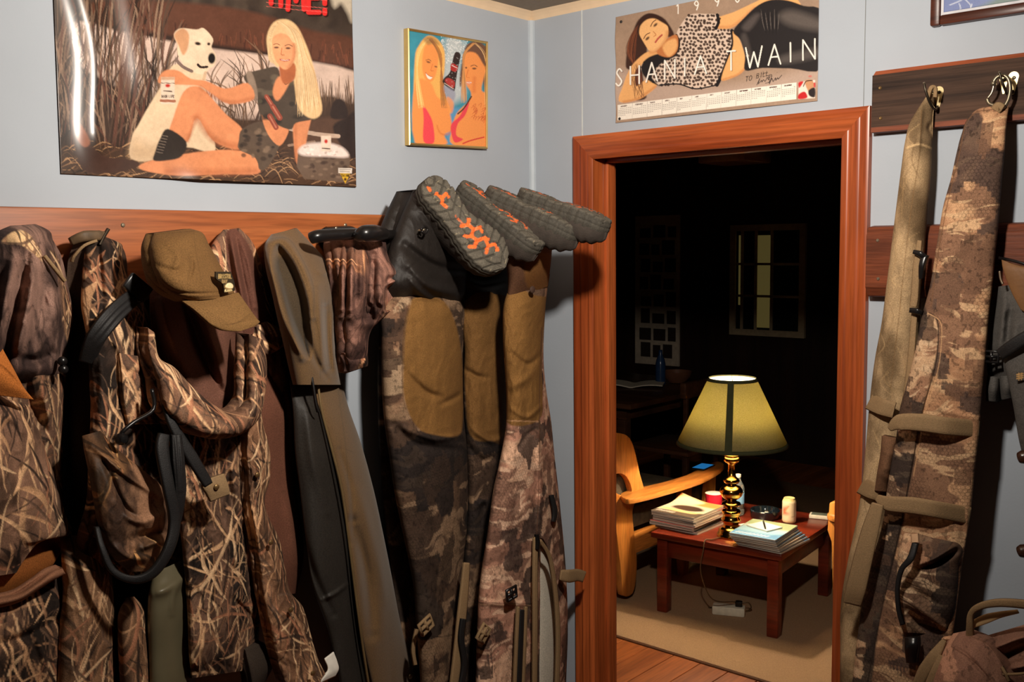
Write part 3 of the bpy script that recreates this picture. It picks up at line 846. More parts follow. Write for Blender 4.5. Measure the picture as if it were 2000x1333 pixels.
    for mth in range(12):
        x0 = 105 + mth * 111.9 * (.93 + .012 * mth) if mth else 105
        x0 = 105 + 1343 * (mth / 12) ** 1.0
        ya, yb = strip(x0)
        if mth: P.line([(x0, ya), (x0, yb)], 2, (150, 140, 132))
        word(P, ['JANUARY', 'FEBRUARY', 'MARCH', 'APRIL', 'MAY', 'JUNE', 'JULY', 'AUGUST', 'SEPTEMBER', 'OCTOBER', 'NOVEMBER', 'DECEMBER'][mth], x0 + 22, ya + 15, 5.2, 8, 2.6, (90, 60, 54), dy=-.126, gap=.35)
        for rw in range(6):
            for cl in range(7):
                dn = rw * 7 + cl - (mth * 3 + 1) % 7
                if dn < 0 or dn > 30: continue
                x = x0 + 10 + cl * 14.6; y = strip(x)[0] + 30 + rw * 13
                P.line([(x - 3, y), (x + 3, y)], 5, (146, 136, 128), .85)
    P.fill([(1464, 618), (1588, 602), (1588, 738), (1464, 748)], (246, 226, 210), 1.5, sm=False)
    P.fill([(1464, 620), (1500, 614), (1480, 650), (1466, 660)], (206, 40, 44), 4); P.fill([(1466, 710), (1510, 690), (1530, 735), (1466, 746)], (200, 36, 40), 4); P.fill([(1560, 640), (1588, 620), (1588, 660)], (206, 60, 60), 4)
    P.fill([(1510, 612), (1570, 606), (1575, 690), (1545, 700)], (206, 150, 108), 4); P.fill([(1540, 680), (1585, 660), (1586, 730), (1545, 720)], (44, 34, 34), 4); P.line([(1500, 650), (1520, 612), (1565, 606)], 7, (70, 46, 34))
    P.dab(1550, 574, 14, 8, (216, 96, 92), .9); P.dab(1550, 574, 8, 2.5, (170, 140, 124), .9)
    I = (42, 34, 36)
    word(P, 'TO', 1062, 616, 20, 38, 4.5, I, dy=-.25, shear=.15); word(P, 'BILL', 1146, 590, 18, 36, 4.5, I, dy=-.25, shear=.15); P.line([(1195, 554), (1230, 546)], 4, I)
    P.line([(1150, 640), (1172, 590), (1160, 632), (1185, 605), (1188, 618), (1200, 600), (1212, 612), (1228, 582), (1236, 600), (1250, 570)], 4.5, I)
    P.line([(1215, 626), (1245, 616), (1238, 572), (1262, 565), (1244, 632), (1262, 590), (1272, 614), (1290, 586), (1292, 604), (1306, 585), (1310, 596), (1336, 566)], 5, I)
    P.dab(1302, 545, 3, 3, I)
    return np.clip(P.c * .92, 0, 1)


cTL, cTR, cBR, cBL = at(1203.4, 33.8, 'R', 0), np.array([.918, 0, 2.388]), at(1597.3, 197.6, 'R', 0), at(1204, 240.5, 'R', 0)
cal = thing('wall_calendar', 'long calendar of a reclining woman in a leopard top, pinned above the doorway', 'calendar', (cTL + cBR) / 2)
sheet('calendar_sheet', 'R', cTL, cTR, cBR, cBL, 470, 260, lambda u, v, px, py: .0015 + .006 * np.exp(-((u - .55) / .35) ** 2) * sstep(.75, 1, v) + .004 * np.exp(-(u / .03) ** 2) * np.sin(v * 7) ** 2, paint_cal, M_PAPERM, cal)
M_PIN = plain('black_pin', (40, 36, 34), .4)
for x, y in ((1213, 42.5), (1210, 232), (1390, 213)): blob('pin', x, y, 'R', .004, .004, M_PIN, cal, .6)


# ---- gold framed picture near the corner
def paint_duo(px, py):
    k = 4.935
    P = Paint((px - 780) * k, (py - 40) * k, (60, 140, 160)); r = np.random.default_rng(5)
    P.noise(.2, .01, 3)
    P.fill([(420, 180), (520, 170), (600, 250), (560, 420), (600, 700), (500, 800), (420, 760), (380, 560), (400, 300)], (196, 200, 200), 40, .9)
    for i in range(300): P.dab(r.uniform(370, 640), r.uniform(150, 420), 5, 5, (238, 238, 236), .7)
    P.fill([(430, 880), (560, 880), (480, 1200), (420, 1190)], (92, 150, 190), 20)
    SK, SK2, HB = (244, 152, 82), (214, 108, 56), (240, 180, 96)
    # left woman
    P.fill([(230, 160), (300, 165), (370, 230), (405, 330), (400, 500), (380, 620), (420, 760), (460, 900), (300, 900), (120, 880), (115, 380), (160, 240)], HB, 8)
    P.fill([(115, 620), (260, 600), (330, 740), (420, 800), (462, 940), (470, 1060), (400, 1110), (415, 1200), (115, 1180)], SK, 10)
    P.fill([(215, 250), (320, 250), (345, 330), (320, 520), (270, 600), (210, 560), (185, 430)], SK, 8)
    P.dab(246, 408, 22, 10, (120, 74, 50), .9, .3); P.dab(318, 452, 16, 8, (120, 74, 50), .9, .3); P.line([(222, 390), (250, 382), (272, 400)], 7, (160, 100, 60))
    P.fill([(222, 512), (250, 540), (284, 552), (262, 574), (234, 556)], (250, 236, 220), 3); P.line([(220, 510), (250, 538), (286, 552)], 5, (190, 70, 50)); P.line([(286, 430), (270, 488), (296, 492)], 7, SK2, .7)
    P.fill([(195, 830), (250, 900), (290, 1000), (300, 1180), (200, 1170), (200, 960)], (238, 74, 84), 6)
    P.line([(470, 1060), (430, 1105), (360, 1090), (330, 1020)], 14, SK2, .6, f=8)
    for i in range(70):
        t = r.uniform(0, 1); sgn = i % 2
        P.line([(255 + r.uniform(-25, 25), 175), (160 - 30 * t + 210 * sgn, 330), (130 + 30 * t + 230 * sgn, 600), (150 + 60 * t + 220 * sgn, 850)], r.uniform(5, 11), [(255, 218, 140), (196, 128, 64), (236, 176, 96), (150, 100, 64)][i % 4], .6, True)
    P.fill([(200, 190), (250, 160), (310, 180), (350, 240), (290, 230), (240, 240)], (120, 84, 60), 14, .6)
    # right woman
    P.fill([(600, 270), (690, 210), (780, 240), (822, 330), (825, 700), (840, 760), (800, 760), (760, 520), (700, 420), (600, 420), (560, 640), (548, 560)], (112, 78, 60), 8)
    P.fill([(600, 330), (700, 320), (770, 420), (800, 480), (780, 560), (760, 680), (830, 760), (800, 1220), (480, 1200), (470, 1060), (520, 900), (640, 780), (655, 700), (610, 620), (590, 500)], SK, 8)
    P.dab(688, 470, 22, 10, (90, 60, 44), .9); P.dab(610, 462, 11, 9, (90, 60, 44), .9); P.line([(656, 446), (690, 436), (716, 452)], 7, (120, 76, 50)); P.line([(630, 480), (614, 548), (640, 556)], 7, SK2, .7)
    P.fill([(612, 596), (640, 590), (662, 604), (640, 628), (616, 622)], (232, 150, 120), 4); P.line([(616, 606), (660, 606)], 5, (250, 230, 214))
    P.line([(690, 560), (685, 690)], 30, SK2, .5, f=14)
    P.fill([(545, 930), (470, 1000), (465, 1080), (500, 1180), (580, 1150), (515, 1110), (530, 1000), (600, 920), (640, 800), (600, 830)], (232, 72, 82), 5)
    P.line([(580, 1190), (660, 1160), (780, 1130)], 12, (214, 60, 56)); P.line([(530, 905), (590, 850), (660, 740)], 14, (90, 54, 40))
    for i in range(60):
        t = r.uniform(0, 1); sg = i % 2
        P.line([(690 + r.uniform(-15, 15), 222), (600 - 20 * t + 200 * sg, 340), (570 + 30 * t + 220 * sg, 560), (560 + 60 * t + 230 * sg, 800 + 120 * sg)], r.uniform(4, 9), [(236, 170, 100), (96, 64, 50), (190, 128, 78), (248, 200, 140)][i % 4], .6, True)
    for i in range(26): x = r.uniform(650, 800); y = r.uniform(820, 1000); P.line([(x, y), (x + 30, y - 20), (x + 20, y + 20)], 5, (196, 84, 44), .7)
    # bottle
    P.fill([(500, 320), (556, 340), (528, 480), (510, 600), (490, 690), (388, 610), (400, 560), (455, 500)], (50, 36, 34), 3)
    P.fill([(470, 420), (528, 450), (510, 500), (460, 480)], (176, 50, 46), 3); P.fill([(405, 590), (440, 560), (500, 600), (480, 660)], (176, 60, 56), 4); P.line([(472, 440), (525, 466)], 6, (240, 220, 210)); P.line([(400, 610), (486, 664)], 5, (236, 214, 196))
    for i in range(60): P.dab(r.uniform(400, 560), r.uniform(330, 720), 4, 4, (230, 228, 224), .6)
    P.fill([(395, 640), (500, 690), (490, 780), (430, 760)], (150, 150, 170), 10, .8); P.fill([(430, 740), (490, 800), (470, 900), (420, 820)], SK, 10, .8)
    return np.clip(P.c, 0, 1)


fr = thing('picture_frame', 'small square picture of two women in a thin gold frame', 'picture', (0, -.37, 2.17))
M_GOLD = plain('gold_frame', (226, 190, 120), .28, metal=.85, var=.05)
c4 = [at(797, 54.5, 'L', .018), at(953.5, 81.5, 'L', .018), at(953, 291, 'L', .018), at(799.5, 283.5, 'L', .018)]
cc = sum(c4) / 4
inn = [cc + (p - cc) * .958 for p in c4]
bm = bmesh.new()
def _q(a): return bm.verts.new(a)
rings = []
for ring, d in ((c4, .001), (c4, .0175), ([cc + (p - cc) * .985 for p in c4], .019), (inn, .0165), (inn, .012)):
    rings.append([_q((d, p[1], p[2])) for p in ring])
for a, b in zip(rings[:-1], rings[1:]):
    for i in range(4): bm.faces.new((a[i], a[(i + 1) % 4], b[(i + 1) % 4], b[i]))
bm.faces.new(rings[0]); bmesh.ops.recalc_face_normals(bm, faces=bm.faces)
from_bm('frame', bm, M_GOLD, fr)
ip = [np.array([0, p[1], p[2]]) for p in inn]
sheet('picture', 'L', ip[0], ip[1], ip[2], ip[3], 200, 200, lambda u, v, px, py: .0135 + 0 * u, paint_duo, M_PAPERM, fr)

# ---- wood framed picture at the top right
fr2 = thing('picture_frame', 'blue map-like picture in a dark wood frame at the upper right', 'picture', (1.4, 0, 2.3))
M_FRW = wood('frame_wood', (52, 22, 14), (84, 40, 24), 'X', .35, 20, 14, .08)
p0 = at(1815, 52, 'R', .02); z1 = 2.43; x1 = p0[0] + .30
bm = bmesh.new(); w = .022
for (a, b, c, d) in ((p0[0], p0[0] + w, p0[2], z1), (x1 - w, x1, p0[2], z1), (p0[0] + w - .001, x1 - w + .001, p0[2], p0[2] + w), (p0[0] + w - .001, x1 - w + .001, z1 - w, z1)):
    add_box(bm, a, b, -.02, -.001, c, d, .005)
from_bm('frame', bm, M_FRW, fr2, True)
M_MAT = plain('picture_mat', (206, 204, 208), .6)
box('mat', (p0[0] + w * .8, x1 - w * .8, -.012, -.002, p0[2] + w * .8, z1 - w * .8), M_MAT, fr2)
def paint_map(px, py):
    P = Paint(px, py, (116, 128, 172)); P.noise(.15, .02, 5)
    P.fill([(1890, 30), (1930, 10), (1990, -20), (2060, -20), (2060, 60), (1900, 40)], (118, 136, 132), 6); r = np.random.default_rng(2)
    for i in range(8): x = r.uniform(1835, 1990); y = r.uniform(-30, 30); P.line([(x, y), (x + r.uniform(-14, 14), y + 12), (x + r.uniform(-20, 20), y + 24)], 1.4, (226, 230, 236), .9)
    return P.c
iw = w + .006
sheet('picture', 'R', (p0[0] + iw, 0, z1 - iw), (x1 - iw, 0, z1 - iw), (x1 - iw, 0, p0[2] + iw), (p0[0] + iw, 0, p0[2] + iw), 120, 90, lambda u, v, px, py: .0132 + 0 * u, paint_map, M_PAPERM, fr2)
# ================================================================== PRINTED CLOTH PATTERNS (per point, in metres)
def mixc(a, b, t): return a * (1 - t[:, None]) + b * t[:, None]


def reed(seed=0, dens=900, light=1.0, base=((34, 26, 22), (108, 80, 64)), warm=1.0):
    """marsh camouflage: long dry blades over a mottled brown ground"""
    def f(h, z, px, py):
        r = np.random.default_rng(seed)
        n = fbm(h * 16, z * 9, seed, 4); c = mixc(lin(base[0])[None], lin(base[1])[None], sstep(.32, .68, n))
        n2 = fbm(h * 45, z * 14, seed + 5, 3); c = c * (.7 + .6 * n2)[:, None] 
        h0, h1, z0, z1 = h.min(), h.max(), z.min(), z.max()
        k = int(1.5 * dens * (h1 - h0) * (z1 - z0)) + 10
        pal = [lin(q) for q in ((214, 170, 128), (156, 116, 86), (190, 146, 108), (44, 34, 28), (122, 90, 68), (214, 176, 136), (92, 70, 56), (44, 33, 28), (160, 108, 80), (112, 84, 66))]
        order = np.argsort(h); hs = h[order]
        for i in range(k):
            th = r.normal(math.pi / 2, .62); L = r.uniform(.03, .15) * (1.7 if r.random() < .12 else 1); w = r.uniform(.0009, .0038) * (1.8 if r.random() < .12 else 1); cv = r.uniform(-.18, .18) * L
            ch, cz = r.uniform(h0, h1), r.uniform(z0, z1); cx, sx = math.cos(th), math.sin(th); col = pal[r.integers(len(pal))]
            ext = abs(cx) * L / 2 + abs(cv) + w * 2
            a = np.searchsorted(hs, ch - ext); b = np.searchsorted(hs, ch + ext)
            idx = order[a:b]
            if not len(idx): continue
            idx = idx[np.abs(z[idx] - cz) < abs(sx) * L / 2 + abs(cv) + w * 2]
            if not len(idx): continue
            u = (h[idx] - ch) * cx + (z[idx] - cz) * sx; v = -(h[idx] - ch) * sx + (z[idx] - cz) * cx
            t = u / L + .5
            ok = (t > 0) & (t < 1)
            v = v - cv * 4 * t * (1 - t)
            ww = w * np.sin(np.pi * np.clip(t, 0, 1)) ** .55
            al = np.clip(.5 + (ww - np.abs(v)) / .0016, 0, 1) * ok * .9
            tone = 1 + .28 * np.clip(v / w, -1, 1)
            c[idx] = c[idx] * (1 - al[:, None]) + col[None] * tone[:, None] * al[:, None]
        return np.clip(c * light * 1.22, 0, .9)
    return f


def bark(seed=0, light=1.0, blades=0, tint=(1, 1, 1)):
    """purple-brown bark camouflage"""
    rd = reed(seed + 3, blades) if blades else None
    def f(h, z, px, py):
        n = fbm(h * 20, z * 9, seed, 4); m = fbm(h * 70 + 3 * n, z * 26, seed + 7, 3)
        c = mixc(lin((62, 46, 42))[None], lin((152, 118, 104))[None], sstep(.35, .7, n * .6 + m * .4))
        rg = np.abs(fbm(h * 34 + 2 * fbm(h * 12, z * 12, seed + 2, 2), z * 13, seed + 1, 3) - .5)
        c = c * (1 - .55 * np.exp(-(rg / .022) ** 2))[:, None]
        if rd is not None:
            q = rd(h, z, px, py); k = sstep(.5, .62, fbm(h * 9, z * 7, seed + 20, 2)); c = mixc(c, q, k)
        return c * light * np.array(tint)[None]
    return f


def hexa(seed=0, light=1.0, dark=0.0, cell=.0085, pal=((212, 172, 134), (164, 122, 94), (104, 78, 62), (56, 46, 42), (226, 190, 152)), sc=1.0):
    """digital marsh camouflage: swirled tan and brown blocks with a honeycomb overprint"""
    P5 = [lin(q) for q in pal]
    def f(h, z, px, py):
        hq, zq = h * sc, z * sc
        wx = fbm(hq * 7, zq * 7, seed + 31, 3) - .5; wy = fbm(hq * 7 + 9, zq * 7, seed + 32, 3) - .5
        a, b = hq + .10 * wx, zq + .10 * wy
        n = fbm(a * 9, b * 16, seed, 4)
        c = mixc(P5[1][None], P5[0][None], sstep(.44, .58, n))
        m = fbm(a * 7 + 4, b * 11, seed + 3, 3); c = mixc(c, P5[2][None] + 0 * c, sstep(.50, .55, m) * .9)
        st = fbm(a * 14, b * 60, seed + 6, 3); c = mixc(c, P5[4][None] + 0 * c, sstep(.60, .66, st) * .75)
        # blocky dark patches
        B = .0075; hb, zb = np.floor((h + .3 * z * 0) / B) * B, np.floor(z / (B * 1.5)) * B * 1.5
        k = fbm(hb * sc * 10 + 1.5 * wx, zb * sc * 9, seed + 11, 3) * .6 + fbm(h * sc * 10, z * sc * 9, seed + 11, 3) * .4
        c = mixc(c, P5[3][None] + 0 * c, sstep(.565, .585, k) * .9)
        k2 = fbm(hb * sc * 15 + 7, zb * sc * 12, seed + 14, 2); c = mixc(c, P5[2][None] * .8 + 0 * c, sstep(.66, .68, k2) * .8)
        # honeycomb
        qx, qy = h / cell, z / cell
        ax_, ay_ = np.mod(qx, 1.0) - .5, np.mod(qy, 1.732) - .866
        bx_, by_ = np.mod(qx - .5, 1.0) - .5, np.mod(qy - .866, 1.732) - .866
        m_ = ax_ ** 2 + ay_ ** 2 < bx_ ** 2 + by_ ** 2
        gx, gy = np.abs(np.where(m_, ax_, bx_)), np.abs(np.where(m_, ay_, by_))
        hx = np.maximum(gx, .5 * gx + .866 * gy)
        reg = sstep(.46, .56, fbm(a * 6 + 2, b * 6, seed + 21, 2)) * sstep(.40, .5, n)
        c = c * (1 - .42 * reg * sstep(.36, .46, hx))[:, None]
        sp = fbm(h * 150, z * 120, seed + 41, 2); c = c * (1 - .45 * sstep(.68, .74, sp) * (1 - .5 * reg))[:, None]
        c = c * (.82 + .36 * fbm(h * 60, z * 40, seed + 44, 3))[:, None]
        return c * light * (1 - dark)
    return f


def solid(c, var=.12, seed=0):
    L = lin(c)
    def f(h, z, px, py):
        n = fbm(h * 18, z * 14, seed, 3)
        return L[None] * (1 + (n - .5) * 2 * var)[:, None]
    return f


def patch(f, *layers):
    """traced areas of another colour: (polygon in px, pattern or colour, feather)"""
    def g(h, z, px, py):
        c = f(h, z, px, py)
        for pts, q, fe in layers:
            pts = smooth_poly(pts)
            i = np.nonzero((px > pts[:, 0].min() - fe) & (px < pts[:, 0].max() + fe) & (py > pts[:, 1].min() - fe) & (py < pts[:, 1].max() + fe))[0]
            if not len(i): continue
            d, _ = pdist(px[i], py[i], pts, True); sd = np.where(inside(px[i], py[i], pts), d, -d)
            a = np.clip(.5 + sd / (2 * fe), 0, 1)[:, None]
            cc = q(h[i], z[i], px[i], py[i]) if callable(q) else np.tile(lin(q), (len(i), 1))
            c[i] = c[i] * (1 - a) + cc * a
        return c
    return g


def lines(f, *L):
    """stitching and seam lines: (polyline px, width px, colour)"""
    def g(h, z, px, py):
        P = Paint(px, py, (0, 0, 0)); P.c = f(h, z, px, py)
        for pts, w, col in L: P.line(pts, w, col, .85, f=.7)
        return P.c
    return g


M_CLOTH = cloth('printed_canvas', .88, .35, 420)
M_FLEECE = cloth('soft_shell', .95, .25, 520, .1, sheen=.15)
M_NEO = cloth('coated_fabric', .6, .25, 300, .3)
M_BLACK = plain('black_webbing', (26, 24, 24), .6, var=.2, scale=200, bump=.3, bscale=500)
M_BLACKP = plain('black_plastic', (22, 20, 20), .28, var=.1)
M_WEB = plain('tan_webbing', (142, 114, 80), .8, var=.12, scale=300, bump=.5, bscale=600)
M_RUB = plain('olive_rubber', (100, 92, 70), .38, var=.12, scale=12)
M_BRASS = plain('snap_brass', (150, 120, 80), .35, metal=.8)
M_TAG = plain('white_tag', (232, 226, 214), .7)
M_ZIP = plain('zip_teeth', (120, 98, 66), .4, metal=.3)

GRP = 'garments hanging from the coat board'


def hook(parent, px, py, wall='L', d=.03):
    p = at(px, py, wall, d)
    return p


# ------------------------------------------------------------------ 1. hooded jacket at the far left
g = thing('hooded_jacket', 'purple-brown camo hooded jacket at the left edge, bunched on its hook', 'jacket', at(40, 450, 'L', .03), GRP)
FJ = [([(30, 480), (10, 600), (-10, 720)], .030, 12), ([(75, 500), (50, 620), (20, 740)], .028, 13), ([(50, 500), (32, 600), (5, 720)], -.035, 12), ([(95, 520), (110, 600), (112, 700)], .016, 12), ([(85, 540), (75, 620), (60, 700)], -.02, 12), ([(100, 690), (70, 705), (30, 700)], -.03, 10)]
relief('hood', [(20, 441, 70, 438, .10, .08, .02), (-5, 452, 92, 448, .12, .08, .06), (-30, 475, 104, 470, .15, .08, .10), (-50, 510, 118, 496, .17, .08, .12), (-60, 560, 133, 560, .18, .08, .13), (-62, 620, 143, 615, .18, .08, .13), (-62, 690, 133, 690, .18, .08, .12), (-62, 735, 130, 728, .17, .08, .10), (-62, 775, 118, 752, .15, .07, .04)],
       M_CLOTH, g, n=170, m=110, col=patch(bark(4, 1.0, 0), ([(2, 476), (22, 455), (50, 452), (74, 480), (84, 510), (70, 500), (40, 478)], reed(5, 1500, 1.0, ((150, 118, 84), (214, 176, 130))), 2), ([(98, 490), (112, 500), (128, 560), (142, 610), (140, 680), (124, 640), (116, 560), (106, 520)], reed(8, 1200, .8), 2)), folds=FJ, drape=.018, dfreq=18, crumple=.011, dseed=3)
strap('drawstring', [(88, 500, .215), (112, 530, .21), (128, 550, .20)], 7, .004, M_WEB, g)
relief('body', [(-60, 715, 131, 712, .15, .07, .10), (-60, 800, 126, 800, .15, .07, .11), (-60, 900, 122, 890, .14, .06, .10), (-60, 1050, 124, 1040, .12, .05, .10), (-60, 1200, 128, 1200, .12, .05, .10), (-60, 1370, 130, 1370, .12, .05, .10)],
       M_CLOTH, g, n=200, m=90, col=reed(12, 1500, .8), drape=.02, crumple=.01, dfreq=14, folds=[([(70, 720), (95, 800), (100, 900)], .02, 12), ([(40, 720), (60, 790), (85, 840)], -.03, 14)])
for i, (x, y) in enumerate(((122, 706), (124, 722))): blob('cord_lock', x, y, 'L', .19, .009, M_BLACKP, g, .8)

# ------------------------------------------------------------------ 2. camo jacket with brown lining in front of it
g = thing('hunting_jacket', 'tan-bladed camo jacket with rust-brown lining hanging at the bottom left edge', 'jacket', at(10, 690, 'L', .2), GRP)
relief('hood_lining', [(-45, 670, 2, 676, .27, .26, .0), (-48, 700, 22, 712, .28, .27, .02), (-50, 740, 50, 762, .28, .27, .02), (-50, 768, 66, 781, .28, .26, .01)], M_CLOTH, g, n=60, m=40, col=solid((190, 112, 50), .1, 2), bk=.012, folds=[([(-10, 700), (20, 725), (50, 760)], .006, 4)])
relief('body', [(-60, 762, 30, 776, .22, .2, .02), (-60, 800, 54, 796, .23, .18, .06), (-60, 840, 73, 838, .24, .17, .08), (-60, 900, 97, 902, .25, .16, .09), (-60, 960, 116, 962, .25, .15, .10), (-60, 1010, 130, 1008, .25, .14, .10), (-60, 1060, 138, 1044, .25, .14, .09), (-60, 1100, 78, 1060, .26, .22, .05), (-60, 1135, 30, 1120, .26, .24, .02)],
       M_CLOTH, g, n=190, m=110, col=reed(21, 1100, .95, ((74, 54, 42), (134, 100, 80))), drape=.014, crumple=.011, cfreq=28, folds=[([(0, 800), (40, 830), (80, 880)], .012, 10), ([(20, 880), (60, 960), (90, 1030)], -.012, 12)], edgewave=2)
relief('lining', [(-60, 1060, 130, 1040, .20, .13, .02), (-60, 1110, 118, 1080, .21, .14, .03), (-60, 1160, 100, 1110, .21, .15, .03), (-60, 1185, 80, 1140, .21, .15, .02)], M_CLOTH, g, n=60, m=50, col=solid((150, 88, 40), .12, 4), bk=.03, folds=[([(80, 1050), (110, 1070), (125, 1100)], -.03, 14)])
relief('hem', [(-60, 1195, -60, 1170, .24, .24, .02), (0, 1188, 0, 1168, .245, .245, .024), (40, 1176, 36, 1160, .245, .245, .024), (80, 1150, 72, 1138, .24, .24, .024), (112, 1130, 104, 1116, .23, .23, .02), (128, 1122, 122, 1110, .21, .21, .016)], M_CLOTH, g, n=90, m=16, col=solid((150, 104, 78), .15), bk=.03)
relief('pocket', [(-60, 1190, 128, 1120, .22, .14, .04), (-60, 1230, 134, 1170, .23, .14, .06), (-60, 1290, 136, 1250, .23, .13, .08), (-60, 1380, 138, 1380, .23, .12, .08)], M_CLOTH, g, n=120, m=80, col=reed(25, 1500, .95), drape=.012, crumple=.008, folds=[([(0, 1260), (60, 1240), (125, 1200)], -.02, 9), ([(60, 1220), (85, 1280), (95, 1340)], .014, 9)])

# ------------------------------------------------------------------ 3. bib waders
g = thing('bib_waders', 'marsh camo bib waders hung by their strap, with a looped black belt and olive boot', 'waders', at(185, 460, 'L', .03), GRP)
relief('back_panel', [(150, 462, 200, 460, .04, .04, .01), (138, 490, 232, 476, .05, .04, .02), (130, 540, 250, 550, .06, .05, .02), (130, 640, 250, 640, .06, .05, .03), (134, 800, 260, 800, .06, .05, .03), (140, 1000, 260, 1000, .06, .05, .03), (130, 1370, 300, 1370, .06, .05, .03)], M_CLOTH, g, n=150, m=50, col=solid((58, 42, 32), .2, 6), drape=.02)
relief('bib', [(182, 455, 214, 466, .07, .06, .015), (170, 478, 236, 476, .075, .06, .025), (163, 510, 238, 500, .085, .06, .035), (160, 550, 247, 536, .10, .07, .04), (158, 590, 268, 568, .13, .08, .05), (165, 640, 292, 622, .16, .09, .06), (172, 700, 298, 690, .17, .09, .06), (175, 760, 312, 752, .17, .09, .06), (176, 830, 328, 830, .18, .09, .06), (172, 900, 345, 890, .18, .08, .07), (168, 980, 358, 970, .18, .08, .07), (150, 1050, 372, 1050, .17, .07, .07), (150, 1120, 378, 1130, .16, .06, .06)],
       M_CLOTH, g, n=260, m=120, col=lines(reed(31, 1500, .9), ([(232, 476), (247, 540), (300, 640), (330, 760), (345, 850)], 2.2, (120, 90, 60)), ([(170, 480), (165, 560), (175, 640)], 1.5, (60, 44, 34))), drape=.008, crumple=.010, cfreq=30,
       folds=[([(218, 470), (228, 530), (240, 570)], -.012, 6), ([(190, 470), (196, 530), (200, 600)], -.016, 7), ([(232, 700), (262, 712), (292, 740)], -.012, 6), ([(210, 640), (240, 700), (250, 780)], .010, 8), ([(190, 640), (200, 740), (196, 840)], .012, 10), ([(220, 860), (262, 880), (320, 900)], -.012, 8)])
relief('hand_pocket', [(232, 690, 296, 700, .205, .16, .012), (236, 720, 302, 728, .21, .165, .018), (240, 780, 318, 786, .215, .165, .018), (250, 830, 326, 828, .21, .165, .012)], M_CLOTH, g, n=50, m=40, col=reed(33, 1500, 1.05), bk=.02, folds=[([(240, 722), (270, 730), (300, 728)], -.008, 5)])
relief('folded_flap', [(160, 852, 196, 842, .22, .22, .01), (164, 880, 232, 880, .235, .225, .03), (172, 920, 286, 924, .245, .22, .05), (180, 965, 322, 958, .25, .21, .055), (188, 1010, 331, 1000, .25, .21, .055), (200, 1050, 331, 1046, .25, .21, .05), (222, 1092, 322, 1086, .245, .21, .04), (252, 1118, 296, 1116, .24, .21, .02)],
       M_NEO, g, n=130, m=80, col=bark(36, 1.1, 700, (1.05, .94, .68)), crumple=.006, folds=[([(180, 870), (250, 930), (320, 975)], .014, 7), ([(205, 905), (240, 985), (268, 1012)], -.012, 6), ([(262, 1052), (290, 1045), (320, 1040)], -.03, 9), ([(280, 1072), (300, 1062), (318, 1060)], .016, 6), ([(250, 1010), (282, 1020), (326, 1000)], .016, 9), ([(215, 1060), (250, 1090), (300, 1090)], .012, 9)])
relief('leg', [(118, 1040, 205, 1060, .14, .13, .02), (120, 1100, 215, 1100, .16, .14, .06), (122, 1160, 222, 1160, .17, .14, .07), (112, 1240, 224, 1240, .17, .14, .07), (106, 1370, 228, 1370, .17, .14, .07)], M_CLOTH, g, n=150, m=60, col=reed(41, 1300, .95, ((70, 50, 38), (130, 96, 70))), drape=.01, crumple=.006)
relief('leg', [(246, 1168, 262, 1166, .15, .15, .01), (234, 1190, 280, 1186, .16, .15, .04), (230, 1240, 290, 1240, .17, .15, .05), (232, 1300, 297, 1300, .17, .15, .05), (236, 1370, 300, 1370, .17, .15, .05)], M_CLOTH, g, n=90, m=40, col=reed(42, 1300, 1.0, ((70, 50, 38), (130, 96, 70))), drape=.008)
relief('boot_shaft', [(300, 1120, 378, 1085, .17, .15, .02), (292, 1150, 381, 1110, .18, .14, .04), (288, 1200, 382, 1160, .18, .14, .05), (290, 1280, 382, 1260, .18, .13, .05), (292, 1370, 382, 1370, .18, .13, .05)], M_RUB, g, n=70, m=40, folds=[([(300, 1160), (330, 1150), (372, 1112)], .010, 9), ([(372, 1115), (340, 1160), (336, 1200)], .008, 6)])
strap('shoulder_strap', [(284, 568, .165), (250, 590, .20), (215, 625, .225), (186, 665, .22), (170, 710, .19)], [30, 34, 38, 36, 30], .004, M_BLACK, g, folds=[([(278, 574), (230, 614), (185, 668)], .003, 2.4), ([(272, 566), (224, 606), (178, 660)], .003, 2.4), ([(284, 582), (238, 622), (194, 676)], .003, 2.4)], m=24)
box('strap_buckle', (-.017, .017, -.026, .026, -.005, .008), M_BLACKP, g, .003, local=True)
bk_ = [o for o in g.children if o.name.startswith('strap_buckle')][0]
bp = at(268, 562, 'L', .195) - np.array(g.location); bk_.location = bp
bk_.matrix_local = Matrix.Translation(Vector(bp)) @ Matrix(((0, 0, 1, 0), (.65, -.76, 0, 0), (.76, .65, 0, 0), (0, 0, 0, 1)))
strap('suspender_clip', [(140, 472, .075), (165, 462, .088), (196, 460, .085), (206, 455, .08)], [16, 22, 20, 8], .008, plain('worn_clip', (92, 72, 50), .6, var=.3, scale=60), g)
strap('webbing_end', [(190, 470, .10), (165, 480, .10), (146, 500, .09), (141, 512, .08)], 6, .003, M_WEB, g)
strap('webbing_end', [(196, 478, .095), (204, 462, .09), (213, 447, .085)], 6, .004, M_CLOTH if False else M_DARKMETAL, g)
strap('belt_loop', [(322, 848, .29), (318, 880, .30), (330, 950, .31), (342, 1020, .31), (330, 1075, .315), (300, 1120, .31), (262, 1133, .30), (222, 1116, .29), (200, 1070, .28), (190, 1030, .26)], [22, 26, 24, 22, 20, 18, 16, 14, 12, 10], .006, M_BLACK, g, n=120)
strap('belt_loop', [(345, 850, .30), (349, 900, .31), (353, 960, .31), (346, 1020, .30)], [20, 24, 22, 16], .006, M_BLACK, g, folds=[([(342, 850), (346, 900), (350, 960)], .003, 2.5), ([(350, 850), (354, 900), (356, 960)], .003, 2.5)], m=20)
